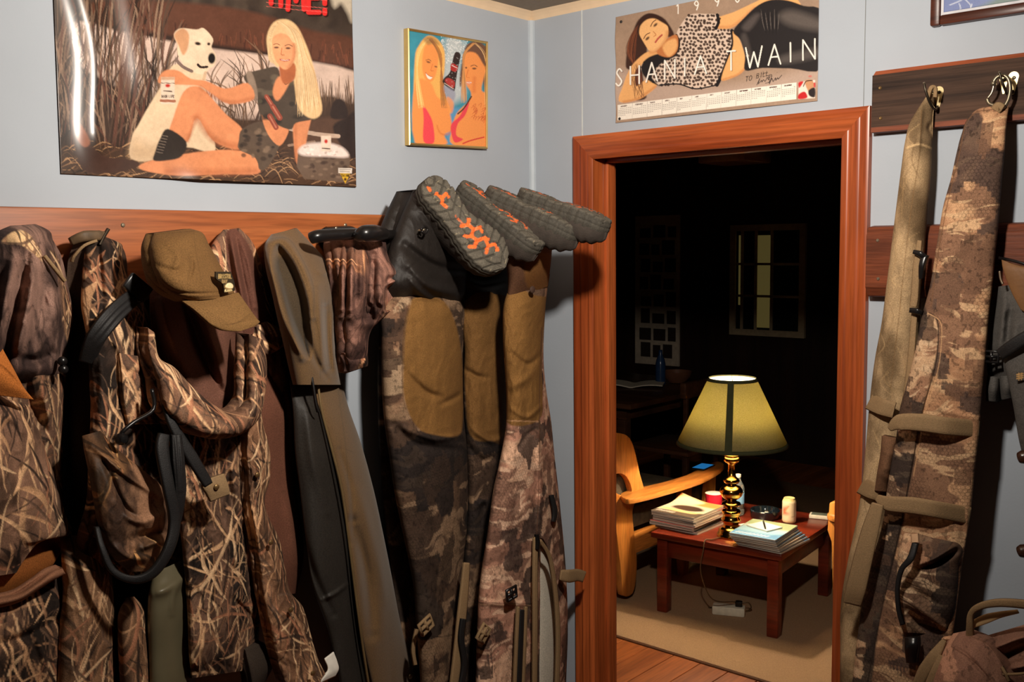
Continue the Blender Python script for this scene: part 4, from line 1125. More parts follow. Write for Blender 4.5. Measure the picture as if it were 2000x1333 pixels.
strap('pull_strap', [(316, 760, .27), (336, 825, .29), (376, 895, .30), (408, 948, .30)], [9, 18, 24, 20], .005, M_BLACK, g)
relief('strap_end', [(402, 938, 438, 926, .298, .296, .004), (396, 952, 444, 942, .30, .298, .006), (404, 966, 448, 956, .30, .298, .006), (412, 981, 449, 966, .30, .298, .003)], M_WEB, g, n=20, m=20, bk=.007)
blob('snap', 423, 952, 'L', .308, .006, M_BRASS, g)
tube('cord', [at(296, 760, 'L', .26), at(300, 800, 'L', .265), at(262, 825, 'L', .27), at(238, 846, 'L', .27), at(232, 862, 'L', .26)], .004, M_BLACKP, g, 8)
blob('cord_lock', 238, 858, 'L', .27, .012, M_BLACKP, g, .9)

# ------------------------------------------------------------------ 4. brown lined jacket behind
g = thing('lined_jacket', 'camo jacket turned to its brown mesh lining, between the cap and the olive jacket', 'jacket', at(450, 455, 'L', .03), GRP)
relief('hood', [(436, 449, 468, 446, .06, .05, .01), (418, 470, 488, 466, .07, .05, .03), (408, 500, 505, 500, .08, .05, .05), (410, 560, 522, 560, .09, .05, .06), (430, 610, 534, 600, .09, .05, .06), (470, 660, 538, 640, .09, .05, .04)],
       M_CLOTH, g, n=130, m=80, col=patch(reed(51, 1400, 1.0), ([(444, 452), (462, 448), (492, 490), (512, 560), (522, 620), (514, 670), (470, 660), (462, 580), (446, 520), (440, 480)], solid((98, 62, 50), .14, 3), 2)),
       folds=[([(450, 456), (462, 520), (478, 600)], .018, 6), ([(468, 460), (488, 520), (500, 600)], .014, 6), ([(460, 470), (474, 540), (490, 620)], -.014, 5), ([(440, 470), (450, 530), (462, 580)], -.012, 6)], crumple=.004)
relief('collar_flap', [(500, 640, 520, 628, .12, .10, .01), (505, 665, 545, 642, .13, .10, .015), (512, 688, 560, 664, .13, .10, .012), (525, 694, 558, 676, .12, .10, .004)], M_CLOTH, g, n=40, m=40, col=reed(53, 1600, 1.1), bk=.02, folds=[([(505, 650), (530, 665), (555, 668)], -.008, 5)])
relief('shoulder', [(516, 668, 548, 640, .07, .05, .01), (515, 700, 560, 690, .08, .05, .02), (530, 740, 567, 740, .08, .05, .02), (552, 780, 568, 772, .08, .05, .005)], M_CLOTH, g, n=60, m=40, col=bark(55, 1.3, 0, (1.05, 1.05, .7)), crumple=.008)
relief('body', [(470, 690, 530, 700, .08, .06, .01), (450, 740, 566, 760, .10, .06, .03), (440, 800, 580, 790, .11, .06, .05), (450, 900, 578, 880, .12, .06, .05), (460, 960, 576, 950, .12, .06, .05), (470, 1040, 590, 1030, .12, .06, .05), (480, 1110, 592, 1100, .12, .06, .05), (500, 1170, 578, 1160, .11, .06, .03)],
       M_CLOTH, g, n=150, m=70, col=solid((106, 66, 50), .14, 5), drape=.008, folds=[([(530, 710), (560, 800), (565, 900)], -.008, 6), ([(550, 960), (570, 1030), (580, 1100)], .008, 8)])

# ------------------------------------------------------------------ 5. camo jacket with open hood
g = thing('hooded_jacket', 'marsh camo jacket with a wide open brown lined hood, under the olive cap', 'jacket', at(400, 560, 'L', .05), GRP)
relief('hood_lining', [(296, 545, 420, 540, .13, .09, .02), (292, 590, 480, 600, .14, .09, .04), (294, 640, 486, 640, .14, .09, .05), (298, 690, 484, 690, .14, .09, .05), (312, 740, 482, 740, .14, .09, .05), (350, 790, 480, 780, .14, .10, .05), (390, 830, 470, 815, .14, .11, .04)],
       M_CLOTH, g, n=120, m=90, col=solid((106, 70, 56), .12, 7), folds=[([(312, 570), (330, 650), (370, 740)], .030, 14), ([(360, 600), (390, 680), (430, 760)], -.03, 12), ([(345, 560), (372, 620), (410, 700)], -.02, 9), ([(400, 620), (425, 700), (445, 770)], .028, 12), ([(455, 640), (460, 720), (450, 790)], -.04, 10), ([(300, 600), (304, 660), (318, 720)], -.02, 8)], back0=.03)
relief('hood', [(288, 640, 302, 650, .20, .20, .01), (290, 690, 312, 700, .22, .21, .02), (304, 740, 338, 716, .24, .23, .035), (318, 800, 376, 756, .26, .24, .05), (360, 840, 410, 786, .275, .25, .055), (415, 858, 440, 802, .28, .25, .055), (468, 850, 462, 800, .275, .245, .05), (500, 826, 478, 778, .26, .23, .05), (518, 770, 480, 730, .24, .215, .045), (521, 710, 482, 690, .22, .20, .04), (514, 664, 484, 652, .20, .19, .02)],
       M_CLOTH, g, n=190, m=60, col=lines(reed(61, 1500, 1.0, ((62, 44, 34), (130, 94, 72))), ([(300, 660), (318, 700), (352, 728), (395, 770), (440, 800), (470, 790), (478, 740), (482, 680)], 2.2, (196, 160, 120))), bk=.045, drape=.004, crumple=.012, cfreq=28)
relief('body', [(300, 800, 500, 800, .19, .09, .05), (322, 850, 508, 850, .20, .09, .06), (334, 920, 506, 920, .20, .09, .06), (344, 980, 500, 980, .20, .09, .06), (352, 1040, 502, 1040, .20, .09, .06), (360, 1120, 506, 1120, .20, .09, .06), (366, 1200, 508, 1200, .20, .09, .06), (370, 1290, 500, 1286, .20, .09, .05), (374, 1326, 494, 1308, .19, .10, .03)],
       M_CLOTH, g, n=250, m=110, col=lines(reed(63, 1500, .9), ([(385, 1185), (418, 1190), (416, 1060)], 1.5, (176, 130, 92))), drape=.006, crumple=.011, cfreq=30, folds=[([(455, 840), (465, 950), (490, 1060)], .016, 10), ([(482, 840), (480, 920), (478, 1000)], -.035, 9), ([(400, 990), (440, 1040), (470, 1120)], .014, 10), ([(470, 1010), (490, 1080), (497, 1160)], -.02, 9), ([(430, 1000), (450, 1080), (460, 1180)], -.012, 8), ([(455, 1170), (480, 1195), (500, 1215)], -.016, 6), ([(440, 880), (446, 960), (455, 1010)], -.012, 7)])
relief('cuff', [(478, 1270, 515, 1256, .16, .12, .01), (484, 1300, 530, 1280, .165, .12, .02), (490, 1330, 534, 1300, .165, .12, .02), (494, 1360, 520, 1330, .16, .12, .01)], M_CLOTH, g, n=30, m=30, col=solid((60, 50, 42), .1), bk=.04)
relief('front_placket', [(490, 770, 508, 770, .20, .17, .01), (484, 830, 514, 830, .20, .16, .02), (480, 880, 526, 874, .19, .15, .03), (484, 930, 528, 930, .19, .15, .03), (488, 985, 517, 985, .19, .15, .02), (492, 1010, 523, 1006, .19, .15, .025), (500, 1060, 546, 1056, .18, .14, .03), (506, 1110, 557, 1110, .18, .14, .03), (512, 1160, 568, 1158, .18, .14, .03), (520, 1200, 590, 1184, .18, .14, .035), (528, 1240, 606, 1236, .18, .14, .035), (540, 1290, 622, 1290, .18, .14, .03), (556, 1340, 640, 1322, .18, .14, .03), (570, 1380, 660, 1370, .18, .14, .03)],
       M_CLOTH, g, n=230, m=60, col=lines(reed(65, 1600, 1.0, ((66, 46, 34), (136, 98, 72))), ([(512, 780), (524, 880), (516, 985), (540, 1056), (560, 1130), (600, 1236), (632, 1320)], 1.8, (70, 50, 38))), crumple=.011, cfreq=32, folds=[([(504, 800), (508, 900), (500, 1000)], .01, 7), ([(520, 1040), (540, 1120), (570, 1220)], .008, 8)], bk=.03)
for x, y, d in ((503, 928, .232), (529, 1060, .225), (568, 1192, .225), (611, 1316, .222)): blob('snap', x, y, 'L', d - .012, .006, M_BRASS, g)
relief('care_tag', [(634, 1288, 652, 1274, .165, .16, .002), (640, 1310, 660, 1296, .17, .165, .004), (630, 1326, 662, 1308, .172, .168, .004), (624, 1336, 655, 1322, .17, .168, .002)], M_TAG, g, n=16, m=12, bk=.003)

# ------------------------------------------------------------------ 6. olive cap on top of it
g = thing('baseball_cap', 'olive canvas baseball cap with a badge, hung over the brown jacket lining', 'cap', at(380, 470, 'L', .05), None)
M_CAP = cloth('cap_canvas', .9, .4, 380)
COLV = (108, 78, 44)
relief('crown', [(300, 456, 372, 447, .20, .17, .02), (293, 474, 392, 453, .22, .17, .05), (291, 500, 408, 478, .23, .17, .08), (296, 530, 428, 514, .24, .17, .10), (306, 556, 445, 545, .245, .18, .11), (330, 578, 455, 566, .25, .19, .10), (356, 590, 462, 580, .25, .20, .08)], M_CAP, g, n=90, m=90,
       col=lines(solid(COLV, .1, 9), ([(300, 535), (330, 566), (372, 582), (462, 574)], 1.4, (84, 58, 30)), ([(378, 448), (384, 500), (400, 582)], 1.2, (92, 66, 36)), ([(300, 460), (320, 456), (376, 452)], 1.2, (90, 64, 34))),
       folds=[([(372, 500), (376, 520), (370, 545)], -.010, 4), ([(330, 480), (350, 500), (340, 530)], .008, 8), ([(310, 520), (340, 530), (360, 525)], -.006, 6), ([(300, 540), (350, 572), (460, 570)], -.004, 3), ([(400, 470), (415, 510), (430, 550)], .006, 8)], crumple=.002, bk=.03)
relief('brim', [(355, 588, 466, 572, .30, .26, .01), (376, 604, 480, 592, .325, .28, .02), (396, 622, 494, 612, .34, .29, .022), (416, 638, 503, 624, .35, .30, .02), (440, 647, 507, 630, .35, .31, .012), (468, 648, 500, 637, .345, .32, .004)], M_CAP, g, n=60, m=60,
       col=lines(solid((112, 82, 47), .08, 12), *[([(370 + k * 8, 596 + k * 1.5 + 2), (400 + k * 7, 622), (440 + k * 5, 636 - k), (496 - k, 622 - k * 3.2)], .9, (92, 66, 36)) for k in range(5)]), bk=.006)
for x, y in ((326, 533), (343, 538), (361, 546)):
    p = at(x, y, 'L', .30); V, F = lathe_geo([(.0018, .002), (.0042, .002), (.005, 0), (.0042, -.002), (.0018, -.002), (.0018, .002)], p, (.9, -.4, -.1), 14); mesh('eyelet', V, F, M_BRASS, g)
def badge(h, z, px, py):
    P = Paint(px, py, (48, 38, 24)); P.line([(424, 534), (452, 537), (456, 568), (440, 568)], 1.5, (30, 24, 16))
    word(P, 'BRISTOL', 427, 544, 2.6, 8, 1.1, (176, 146, 92), gap=.45); word(P, 'BAY', 434, 553, 2.4, 6, 1.0, (160, 130, 84), gap=.5)
    P.dab(447, 560, 9, 6, (150, 120, 76), 1, 0, .7); P.fill([(440, 560), (444, 554), (450, 553), (455, 557), (454, 563), (446, 563)], (226, 206, 160), .6); word(P, 'ALASKA', 439, 570, 1.8, 4, 1, (220, 196, 140), gap=.4)
    return P.c
relief('badge', [(421, 531, 451, 531, .300, .272, .006), (422, 545, 455, 542, .304, .276, .007), (434, 554, 458, 552, .304, .278, .006), (438, 572, 459, 568, .304, .28, .005)], M_CLOTH, g, n=60, m=60, col=badge, bk=.004)

# ------------------------------------------------------------------ 7. olive softshell jacket
g = thing('softshell_jacket', 'plain olive hooded softshell jacket with black lining and an open zip', 'jacket', at(560, 455, 'L', .03), GRP)
OL = solid((102, 78, 52), .06, 15)
relief('hood', [(530, 458, 580, 446, .10, .08, .02), (517, 476, 606, 474, .12, .08, .05), (516, 500, 634, 506, .14, .08, .08), (520, 530, 650, 540, .15, .08, .10), (530, 570, 658, 575, .16, .08, .11), (541, 620, 661, 620, .165, .08, .11), (553, 670, 658, 668, .165, .09, .10), (564, 720, 662, 710, .16, .09, .09), (572, 752, 668, 752, .16, .09, .08)],
       M_FLEECE, g, n=170, m=120, col=patch(lines(OL, ([(524, 468), (562, 466), (590, 506), (612, 560), (612, 612)], 1.6, (84, 66, 44)), ([(612, 612), (624, 660), (626, 740)], 1.4, (84, 66, 44)), *[([(628 + k * 7, 585), (630 + k * 7, 660), (640 + k * 4, 720)], 1.2, (86, 68, 46)) for k in range(4)]), ([(536, 520), (556, 500), (580, 540), (600, 620), (604, 690), (590, 680), (560, 620)], (66, 54, 40), 6)),
       dents=[([(530, 500), (545, 478), (572, 510), (596, 570), (606, 640), (606, 700), (585, 680), (556, 620), (540, 560)], -.05, 16)],
       folds=[([(524, 474), (556, 470), (584, 506), (606, 560), (612, 620)], .016, 7), ([(620, 560), (628, 640), (632, 720)], .020, 9), ([(636, 600), (638, 660), (644, 720)], -.022, 7), ([(652, 600), (650, 680), (660, 740)], .012, 6), ([(545, 540), (565, 620), (590, 700)], .018, 7), ([(600, 640), (615, 700), (640, 740)], -.012, 6), ([(620, 530), (630, 535), (640, 532)], .006, 5)])
relief('lining', [(566, 744, 607, 752, .15, .14, .01), (572, 800, 628, 800, .155, .14, .03), (576, 880, 645, 870, .155, .14, .04), (586, 960, 668, 960, .155, .13, .04), (598, 1060, 683, 1070, .155, .13, .04), (612, 1150, 694, 1180, .15, .12, .04), (640, 1230, 704, 1260, .15, .12, .03), (672, 1370, 720, 1370, .15, .12, .03)],
       M_NEO, g, n=170, m=70, col=solid((44, 40, 36), .15, 21), drape=.006, folds=[([(630, 1172), (655, 1160), (678, 1142)], .008, 4), ([(600, 800), (612, 900), (640, 1000)], .008, 10), ([(590, 1060), (620, 1140), (650, 1200)], -.01, 8)])
relief('body', [(600, 745, 668, 748, .14, .08, .02), (622, 800, 682, 800, .15, .08, .04), (640, 860, 703, 860, .15, .08, .05), (662, 950, 728, 950, .15, .07, .05), (680, 1060, 752, 1060, .15, .07, .05), (692, 1160, 772, 1160, .15, .06, .05), (704, 1240, 790, 1240, .15, .06, .05), (720, 1310, 812, 1305, .15, .06, .04), (736, 1380, 826, 1380, .15, .06, .04)],
       M_FLEECE, g, n=190, m=70, col=lines(OL, ([(660, 760), (676, 880), (680, 960)], 1.2, (86, 68, 46)), ([(676, 878), (690, 884)], 1.2, (80, 62, 42)), ([(662, 796), (668, 766), (600, 742)], 1.2, (84, 66, 44))), drape=.004, folds=[([(690, 1020), (716, 1120), (728, 1240)], -.028, 12), ([(700, 960), (730, 1060), (756, 1180)], .010, 10), ([(664, 880), (686, 960), (690, 1060)], -.008, 6)])
V1 = [at(x, y, 'L', d) for x, y, d in ((620, 742, .175), (628, 800, .185), (646, 870, .19), (668, 960, .19), (683, 1070, .185), (697, 1180, .18), (708, 1260, .175), (722, 1350, .17))]
tube('zip', V1, .0032, M_ZIP, g, 6)
strap('drawcord', [(606, 718, .20), (612, 750, .215), (618, 790, .215), (622, 806, .205)], 3.5, .003, M_BLACK, g)
blob('zip_pull', 802, 1322, 'L', .12, .007, M_STEEL, g)

# ------------------------------------------------------------------ 8. black boot hanger and the gaiter on it
g = thing('boot_hanger', 'black plastic boot hanger with rounded arms, screwed on the board left of the boots', 'hook', at(655, 455, 'L', .025))
relief('mounting_plate', [(612, 455, 640, 443, .028, .028, .012), (620, 470, 690, 443, .028, .028, .018), (640, 500, 700, 470, .028, .028, .016), (650, 520, 690, 500, .028, .028, .006)], M_BLACKP, g, n=30, m=30, back0=.026)
def arm(name, pts, r):
    return tube(name, [at(x, y, 'L', d) for x, y, d in pts], r, M_BLACKP, g, 14, 5)
arm('arm', [(607, 466, .19), (620, 462, .20), (650, 459, .20), (690, 457, .20), (702, 457, .19)], [.013, .0145, .014, .013, .012])
arm('arm', [(697, 463, .22), (710, 457, .24), (730, 456, .24), (752, 457, .225)], [.012, .019, .020, .013])
arm('arm', [(748, 459, .19), (780, 458, .15), (815, 456, .10), (842, 455, .06)], [.012, .0115, .011, .011])
arm('arm', [(652, 458, .04), (630, 460, .12), (622, 462, .195)]) if False else arm('arm', [(655, 456, .04), (690, 456, .10), (724, 457, .22)], [.012, .012, .012])
arm('arm', [(640, 462, .035), (646, 500, .035), (650, 540, .033)], [.012, .012, .010])
tube('steel_rod', [at(790, 455, 'L', .13), at(828, 449, 'L', .25)], .0028, M_STEEL, g, 8, 0)
blob('screw', 657, 446, 'L', .046, .004, M_STEEL, g)
tube('hanging_loop', [at(x, y, 'L', d) for x, y, d in ((822, 449, .25), (829, 442, .25), (835, 448, .25), (830, 456, .25), (823, 452, .25))], .003, M_BLACKP, g, 8)

g = thing('neck_gaiter', 'crumpled brown camo gaiter draped over the black boot hanger', 'gaiter', at(720, 460, 'L', .2))
relief('fabric', [(652, 452, 742, 446, .12, .15, .01), (647, 478, 752, 466, .13, .16, .03), (652, 510, 758, 500, .16, .18, .045), (660, 560, 782, 530, .17, .19, .06), (664, 600, 800, 566, .17, .18, .07), (668, 640, 762, 612, .17, .18, .06), (672, 668, 726, 645, .16, .17, .05), (672, 700, 718, 690, .16, .165, .04), (676, 730, 718, 716, .155, .16, .02)],
       M_CLOTH, g, n=180, m=110, col=bark(71, 1.05, 600, (1.12, .95, .9)), crumple=.012, cfreq=24, folds=[([(728, 500), (724, 560), (716, 620)], -.05, 9), ([(672, 470), (668, 560), (664, 640)], -.03, 7), ([(690, 470), (686, 540), (684, 620)], .022, 7), ([(705, 480), (706, 540), (706, 590)], .015, 8), ([(752, 560), (762, 545), (785, 545)], -.02, 6), ([(745, 570), (742, 590), (752, 596)], .02, 6), ([(720, 600), (730, 625), (745, 615)], -.02, 8)], dents=[([(750, 566), (768, 552), (786, 552), (797, 588), (768, 604), (750, 606)], -.055, 8)], bk=.03)
relief('cuff', [(672, 690, 718, 690, .18, .17, .01), (680, 712, 719, 708, .18, .17, .02), (682, 728, 718, 716, .175, .165, .01)], M_CLOTH, g, n=20, m=20, col=bark(73, 1.0, 300, (1.1, .95, .9)), bk=.02)
# ================================================================== CHEST WADERS HUNG BY THEIR BOOTS
M_SOLE = cloth('boot_rubber', .8, .5, 260, .25, var=.2)
M_UPPER = plain('boot_upper', (58, 50, 44), .85, var=.2, scale=40, bump=.4, bscale=200)
M_ORANGE = None


def boot(parent, heel, toe, nrm, mirror=1, seed=0, orange=1.0, wid=1.2):
    """rubber-soled wading boot: sole (with treads), midsole rand, upper"""
    heel, toe, nrm = [np.asarray(a, float) for a in (heel, toe, nrm)]
    X = toe - heel; Lg = np.linalg.norm(X); X /= Lg
    Z = nrm - X * (nrm @ X); Z /= np.linalg.norm(Z); Y = np.cross(Z, X) * mirror
    k = Lg / .31
    def W(x, y, z): return heel + X * (np.asarray(x) * k)[..., None] + Y * (np.asarray(y) * k * wid)[..., None] + Z * (np.asarray(z) * k)[..., None]
    tt = np.array([0, .02, .06, .12, .22, .34, .46, .58, .70, .80, .88, .94, .975, 1.0])
    hw = np.array([.010, .023, .033, .0375, .038, .0335, .034, .042, .0495, .050, .0445, .034, .022, .006])
    cc = np.array([.0, .0, .0, .0, .0, -.002, -.003, -.001, .003, .005, .007, .008, .008, .008])
    nx, ny = 150, 60
    t = (1 - np.cos(np.linspace(0, math.pi, nx))) / 2 * .5 + np.linspace(0, 1, nx) * .5
    w = np.interp(t, tt, hw); w = np.convolve(np.pad(w, 2, 'edge'), np.ones(5) / 5, 'valid'); c = np.interp(t, tt, cc)
    s = np.linspace(-1, 1, ny)
    x = np.repeat(t[:, None] * .31, ny, 1); y = c[:, None] + w[:, None] * s[None]
    # lugs: chevron blocks with grooves
    u = x / .027 + .9 * np.abs(s)[None] + .25 * vn(x * 30, y * 30, seed); g1 = np.abs(u - np.round(u)); g2 = np.abs(np.abs(s)[None] * 2.2 - 1.0 + .25 * np.sin(x * 90)) 
    groove = np.maximum(1 - sstep(.06, .13, g1), 1 - sstep(.05, .12, g2)); arch = np.exp(-((t - .42) / .07) ** 2)[:, None]
    z = -.0055 * groove * (1 - .8 * arch) - .005 * arch - .004 * (np.abs(s)[None] ** 6) + .0018 * (fbm(x * 120, y * 120, seed, 2) - .5) + .010 * sstep(.75, 1, t)[:, None] * -1
    edge = np.sin(u * 2 * math.pi)[:, :] * .0011 * (np.abs(s)[None] > .93) * (1 - sstep(.78, .9, t))[:, None]
    y = y + edge * np.sign(s)[None]
    Pt = Paint(x.ravel() * 1000, y.ravel() * 1000, (88, 82, 72)); Pt.c *= (1 - .45 * groove.ravel())[:, None]; Pt.noise(.25, .06, seed + 3)
    OR = (232, 104, 46)
    if orange:
        for pl in ([(44, -8), (62, -6), (60, 10), (70, 12)], [(62, -6), (76, -14), (86, -12)], [(150, -12), (160, 2), (150, 14)], [(160, 2), (178, 4), (188, -12), (176, -24)], [(178, 4), (186, 22), (198, 18)], [(188, -12), (206, -8), (214, -24), (204, -34)], [(206, -8), (214, 12), (224, 18)], [(214, 12), (236, 6), (246, -10)], [(236, 6), (246, 24), (262, 20)], [(18, -14), (26, -16)]):
            Pt.line(pl, 9, OR, orange, f=1.0, sm=False)
        word(Pt, 'VIBRAM', 118, -4, 4, 5, 1.5, (206, 96, 50), gap=.4, alpha=.8)
    r = np.random.default_rng(seed + 8)
    for i in range(26):
        a = r.uniform(10, 300); b = r.uniform(-42, 42); th = r.uniform(0, 6.28); l = r.uniform(4, 14)
        Pt.line([(a, b), (a + l * math.cos(th), b + l * math.sin(th))], .9, (176, 160, 128), .8, sm=False)
    Vt = W(x, y, z).reshape(-1, 3)
    # rand: rows of the outline going down the side
    oi = np.concatenate([np.arange(nx) * ny + ny - 1, (np.arange(ny - 2)[::-1] + 1) + (nx - 1) * ny, np.arange(nx)[::-1] * ny, np.arange(1, ny - 1)])
    ox, oy, oz = x.ravel()[oi], y.ravel()[oi], z.ravel()[oi]
    levels = [(.000, 1.00), (-.006, 1.035), (-.013, 1.02), (-.0145, 1.045), (-.024, 1.05), (-.0255, 1.03), (-.027, 1.05), (-.036, 1.04), (-.046, .98)]
    cx0 = .16; V = [Vt]; C = [Pt.c]
    for dz, sc in levels[1:]:
        toeup = .010 * sstep(.75, 1, ox / .31)
        V.append(W(cx0 + (ox - cx0) * (1 + (sc - 1) * .5), oy * sc, np.where(dz < -.008, -.004 - toeup * .8, oz) + dz)); C.append(np.tile(lin((66, 62, 55)), (len(oi), 1)) * (.8 + .4 * vn(ox * 200, oy * 200, seed))[:, None])
    ii = np.arange(nx - 1)[:, None] * ny + np.arange(ny - 1)[None]
    F = [np.stack([ii, ii + ny, ii + ny + 1, ii + 1], -1).reshape(-1, 4)]
    m = len(oi); prev = oi; base = nx * ny
    for l in range(len(levels) - 1):
        cur = base + l * m + np.arange(m); F.append(np.stack([prev, np.roll(prev, -1), np.roll(cur, -1), cur], -1)); prev = cur
    so = mesh('boot_sole', np.concatenate(V), np.concatenate(F), M_SOLE, parent, True, np.concatenate(C))
    # upper: sections from heel to toe, hanging on the far side of the sole
    q = np.linspace(0, 1, 60); hh = np.interp(q, [0, .05, .15, .3, .42, .55, .7, .85, .95, 1], [.08, .115, .135, .135, .115, .096, .082, .076, .066, .045]); hh = np.convolve(np.pad(hh, 3, 'edge'), np.ones(7) / 7, 'valid')
    ww = np.interp(q, tt, hw) * 1.01; c2 = np.interp(q, tt, cc); ns = 28; th = np.linspace(0, math.pi, ns)
    ux = np.repeat((q * .312)[:, None], ns, 1); uy = c2[:, None] + ww[:, None] * np.sign(np.cos(th)) * np.abs(np.cos(th)) ** .75; uz = -.026 - hh[:, None] * np.sin(th) ** .8
    uz = uz + .003 * np.sin(q * 70)[:, None] * np.sin(th)[None] * sstep(.3, .6, q)[:, None]
    ii = np.arange(59)[:, None] * ns + np.arange(ns - 1)[None]
    Fu = [tuple(f) for f in np.stack([ii, ii + 1, ii + ns + 1, ii + ns], -1).reshape(-1, 4)]
    Fu += [tuple(range(ns)), tuple(59 * ns + np.arange(ns)[::-1])] + [(i * ns, (i + 1) * ns, (i + 2) * ns - 1, (i + 1) * ns - 1) for i in range(59)]
    up = mesh('boot_upper', W(ux, uy, uz).reshape(-1, 3), Fu, M_UPPER, parent, True)
    return W(np.array(.085), np.array(0.), np.array(-.10))


BRN = solid((124, 88, 46), .1, 30)
BRD = solid((114, 80, 42), .12, 31)
# ------------------------------------------------------------------ darker pair, left
g = thing('chest_waders', 'darker camo chest waders with brown knee patches, hung by the two left boots', 'waders', at(870, 420, 'L', .2), 'waders hung upside down by their boots')
kA = boot(g, at(836, 349, 'L', .24), at(986, 524, 'L', .36), -FW * .84 + UP * .34 + RT * .42, 1, 2)
kB = boot(g, at(908, 352, 'L', .20), at(1064, 470, 'L', .40), UP * .95 - FW * .24 + RT * .14, 1, 5, .8)
DK = hexa(81, .62, pal=((168, 134, 104), (118, 90, 70), (84, 64, 52), (48, 40, 38), (186, 150, 118)), sc=1.0)
relief('ankle', [(806, 372, 862, 366, .16, .14, .03), (788, 410, 892, 430, .16, .13, .06), (768, 460, 915, 500, .16, .12, .08), (752, 515, 915, 545, .16, .11, .09), (748, 560, 908, 582, .16, .11, .08), (752, 590, 900, 604, .15, .11, .03)], M_NEO, g, n=110, m=80, bk=.06, col=solid((32, 27, 24), .18, 33), folds=[([(800, 520), (840, 560), (900, 575)], .02, 10), ([(790, 480), (850, 520), (930, 530)], -.02, 9), ([(815, 400), (850, 440), (895, 470)], .012, 8), ([(800, 545), (825, 575), (850, 590)], .014, 7)], crumple=.004)
relief('ankle', [(900, 420, 990, 440, .10, .09, .04), (892, 500, 1000, 510, .10, .08, .05), (890, 560, 1000, 560, .10, .08, .04), (892, 600, 996, 596, .095, .075, .03)], M_NEO, g, n=50, m=50, col=solid((34, 28, 25), .15, 34), folds=[([(900, 540), (940, 560), (990, 550)], .012, 8)])
relief('back_leg', [(742, 600, 800, 600, .05, .05, .01), (738, 700, 790, 700, .06, .05, .03), (742, 900, 800, 900, .06, .05, .03), (752, 1020, 800, 1020, .06, .05, .03), (764, 1120, 830, 1120, .06, .05, .03), (776, 1220, 840, 1220, .06, .05, .03), (794, 1370, 850, 1370, .06, .05, .03)], M_CLOTH, g, n=120, m=30, col=DK)
relief('leg', [(772, 572, 880, 560, .16, .12, .04), (748, 600, 902, 590, .17, .12, .06), (744, 660, 905, 650, .17, .12, .07), (745, 740, 904, 740, .17, .12, .075), (750, 820, 906, 810, .17, .12, .075), (760, 890, 912, 880, .17, .12, .075), (770, 960, 914, 960, .17, .12, .075), (784, 1030, 912, 1030, .17, .12, .07), (797, 1090, 906, 1090, .17, .12, .07), (808, 1150, 904, 1150, .17, .12, .07), (812, 1210, 902, 1210, .17, .12, .07), (818, 1290, 904, 1290, .17, .12, .07), (824, 1380, 908, 1380, .17, .12, .07)],
       M_CLOTH, g, n=300, m=100, col=lines(patch(DK, ([(800, 590), (830, 578), (868, 590), (892, 640), (904, 720), (904, 820), (894, 852), (850, 850), (815, 835), (790, 780), (786, 700), (790, 640)], BRN, 2), ([(744, 580), (800, 580), (792, 640), (786, 760), (790, 800), (752, 800), (744, 700)], hexa(85, .5, sc=1.0), 3)), ([(800, 592), (788, 650), (786, 760), (792, 800)], 1.2, (90, 62, 34)), ([(812, 1240), (860, 1245), (900, 1236)], 1.3, (36, 28, 24))),
       drape=.006, crumple=.004, folds=[([(790, 725), (830, 765), (862, 776)], -.012, 7), ([(862, 790), (884, 780), (902, 768)], -.012, 6), ([(792, 838), (850, 858), (900, 850)], .012, 6), ([(770, 830), (812, 868), (900, 880)], -.014, 8), ([(802, 582), (850, 580), (880, 600)], .012, 7), ([(820, 620), (850, 700), (860, 760)], .006, 20), ([(800, 900), (830, 1000), (850, 1100)], .008, 14), ([(860, 1230), (880, 1190), (898, 1120)], .006, 8)])
relief('leg', [(890, 540, 990, 530, .08, .06, .04), (895, 600, 1000, 580, .085, .06, .06), (906, 680, 1002, 680, .085, .06, .07), (904, 760, 1004, 760, .085, .06, .07), (908, 840, 1000, 840, .085, .06, .07), (912, 920, 990, 920, .085, .06, .07), (912, 1000, 980, 1000, .085, .06, .06), (906, 1080, 970, 1080, .085, .06, .06), (902, 1160, 962, 1160, .085, .06, .06), (898, 1260, 955, 1260, .085, .06, .06), (892, 1380, 955, 1380, .085, .06, .06)],
       M_CLOTH, g, n=270, m=70, col=patch(DK, ([(896, 560), (1010, 560), (1010, 850), (960, 862), (918, 850), (908, 760)], BRD, 2)), drape=.006, crumple=.005, folds=[([(905, 720), (930, 735), (950, 738)], -.010, 6), ([(925, 840), (960, 862), (990, 850)], .012, 6), ([(915, 870), (940, 900), (980, 890)], -.012, 8), ([(930, 990), (950, 980), (960, 1020)], .010, 6)])
strap('zip_tape', [(912, 1100, .235), (908, 1150, .235), (902, 1210, .235), (896, 1270, .235), (886, 1350, .235)], [12, 16, 18, 18, 16], .004, M_WEB, g)
strap('zip', [(906, 1210, .245), (902, 1250, .245), (908, 1300, .245), (900, 1350, .245)], 10, .004, M_BLACK, g)
def plastic_buckle(parent, x, y, d, s, mat, ang=.3, wall='L'):
    c = at(x, y, wall, d); V = []; ca, sa = math.cos(ang), math.sin(ang)
    gs = []
    hx = np.array([0, 1, 0]) if wall == 'L' else np.array([1, 0, 0])
    for pl in ([(-1, -.8), (1, -.8), (1, .8), (-1, .8), (-1, -.8)], [(-1, 0), (1, 0)], [(0, -.8), (0, .8)]):
        gs.append(tube_geo([c + hx * s * (a * ca - b * sa) + np.array([0, 0, s * (a * sa + b * ca)]) for a, b in pl], s * .24, 8))
    V, F = join_geo(*gs); return mesh('buckle', V, F, mat, parent, True)
plastic_buckle(g, 832, 1222, .245, .020, M_WEB, .4)
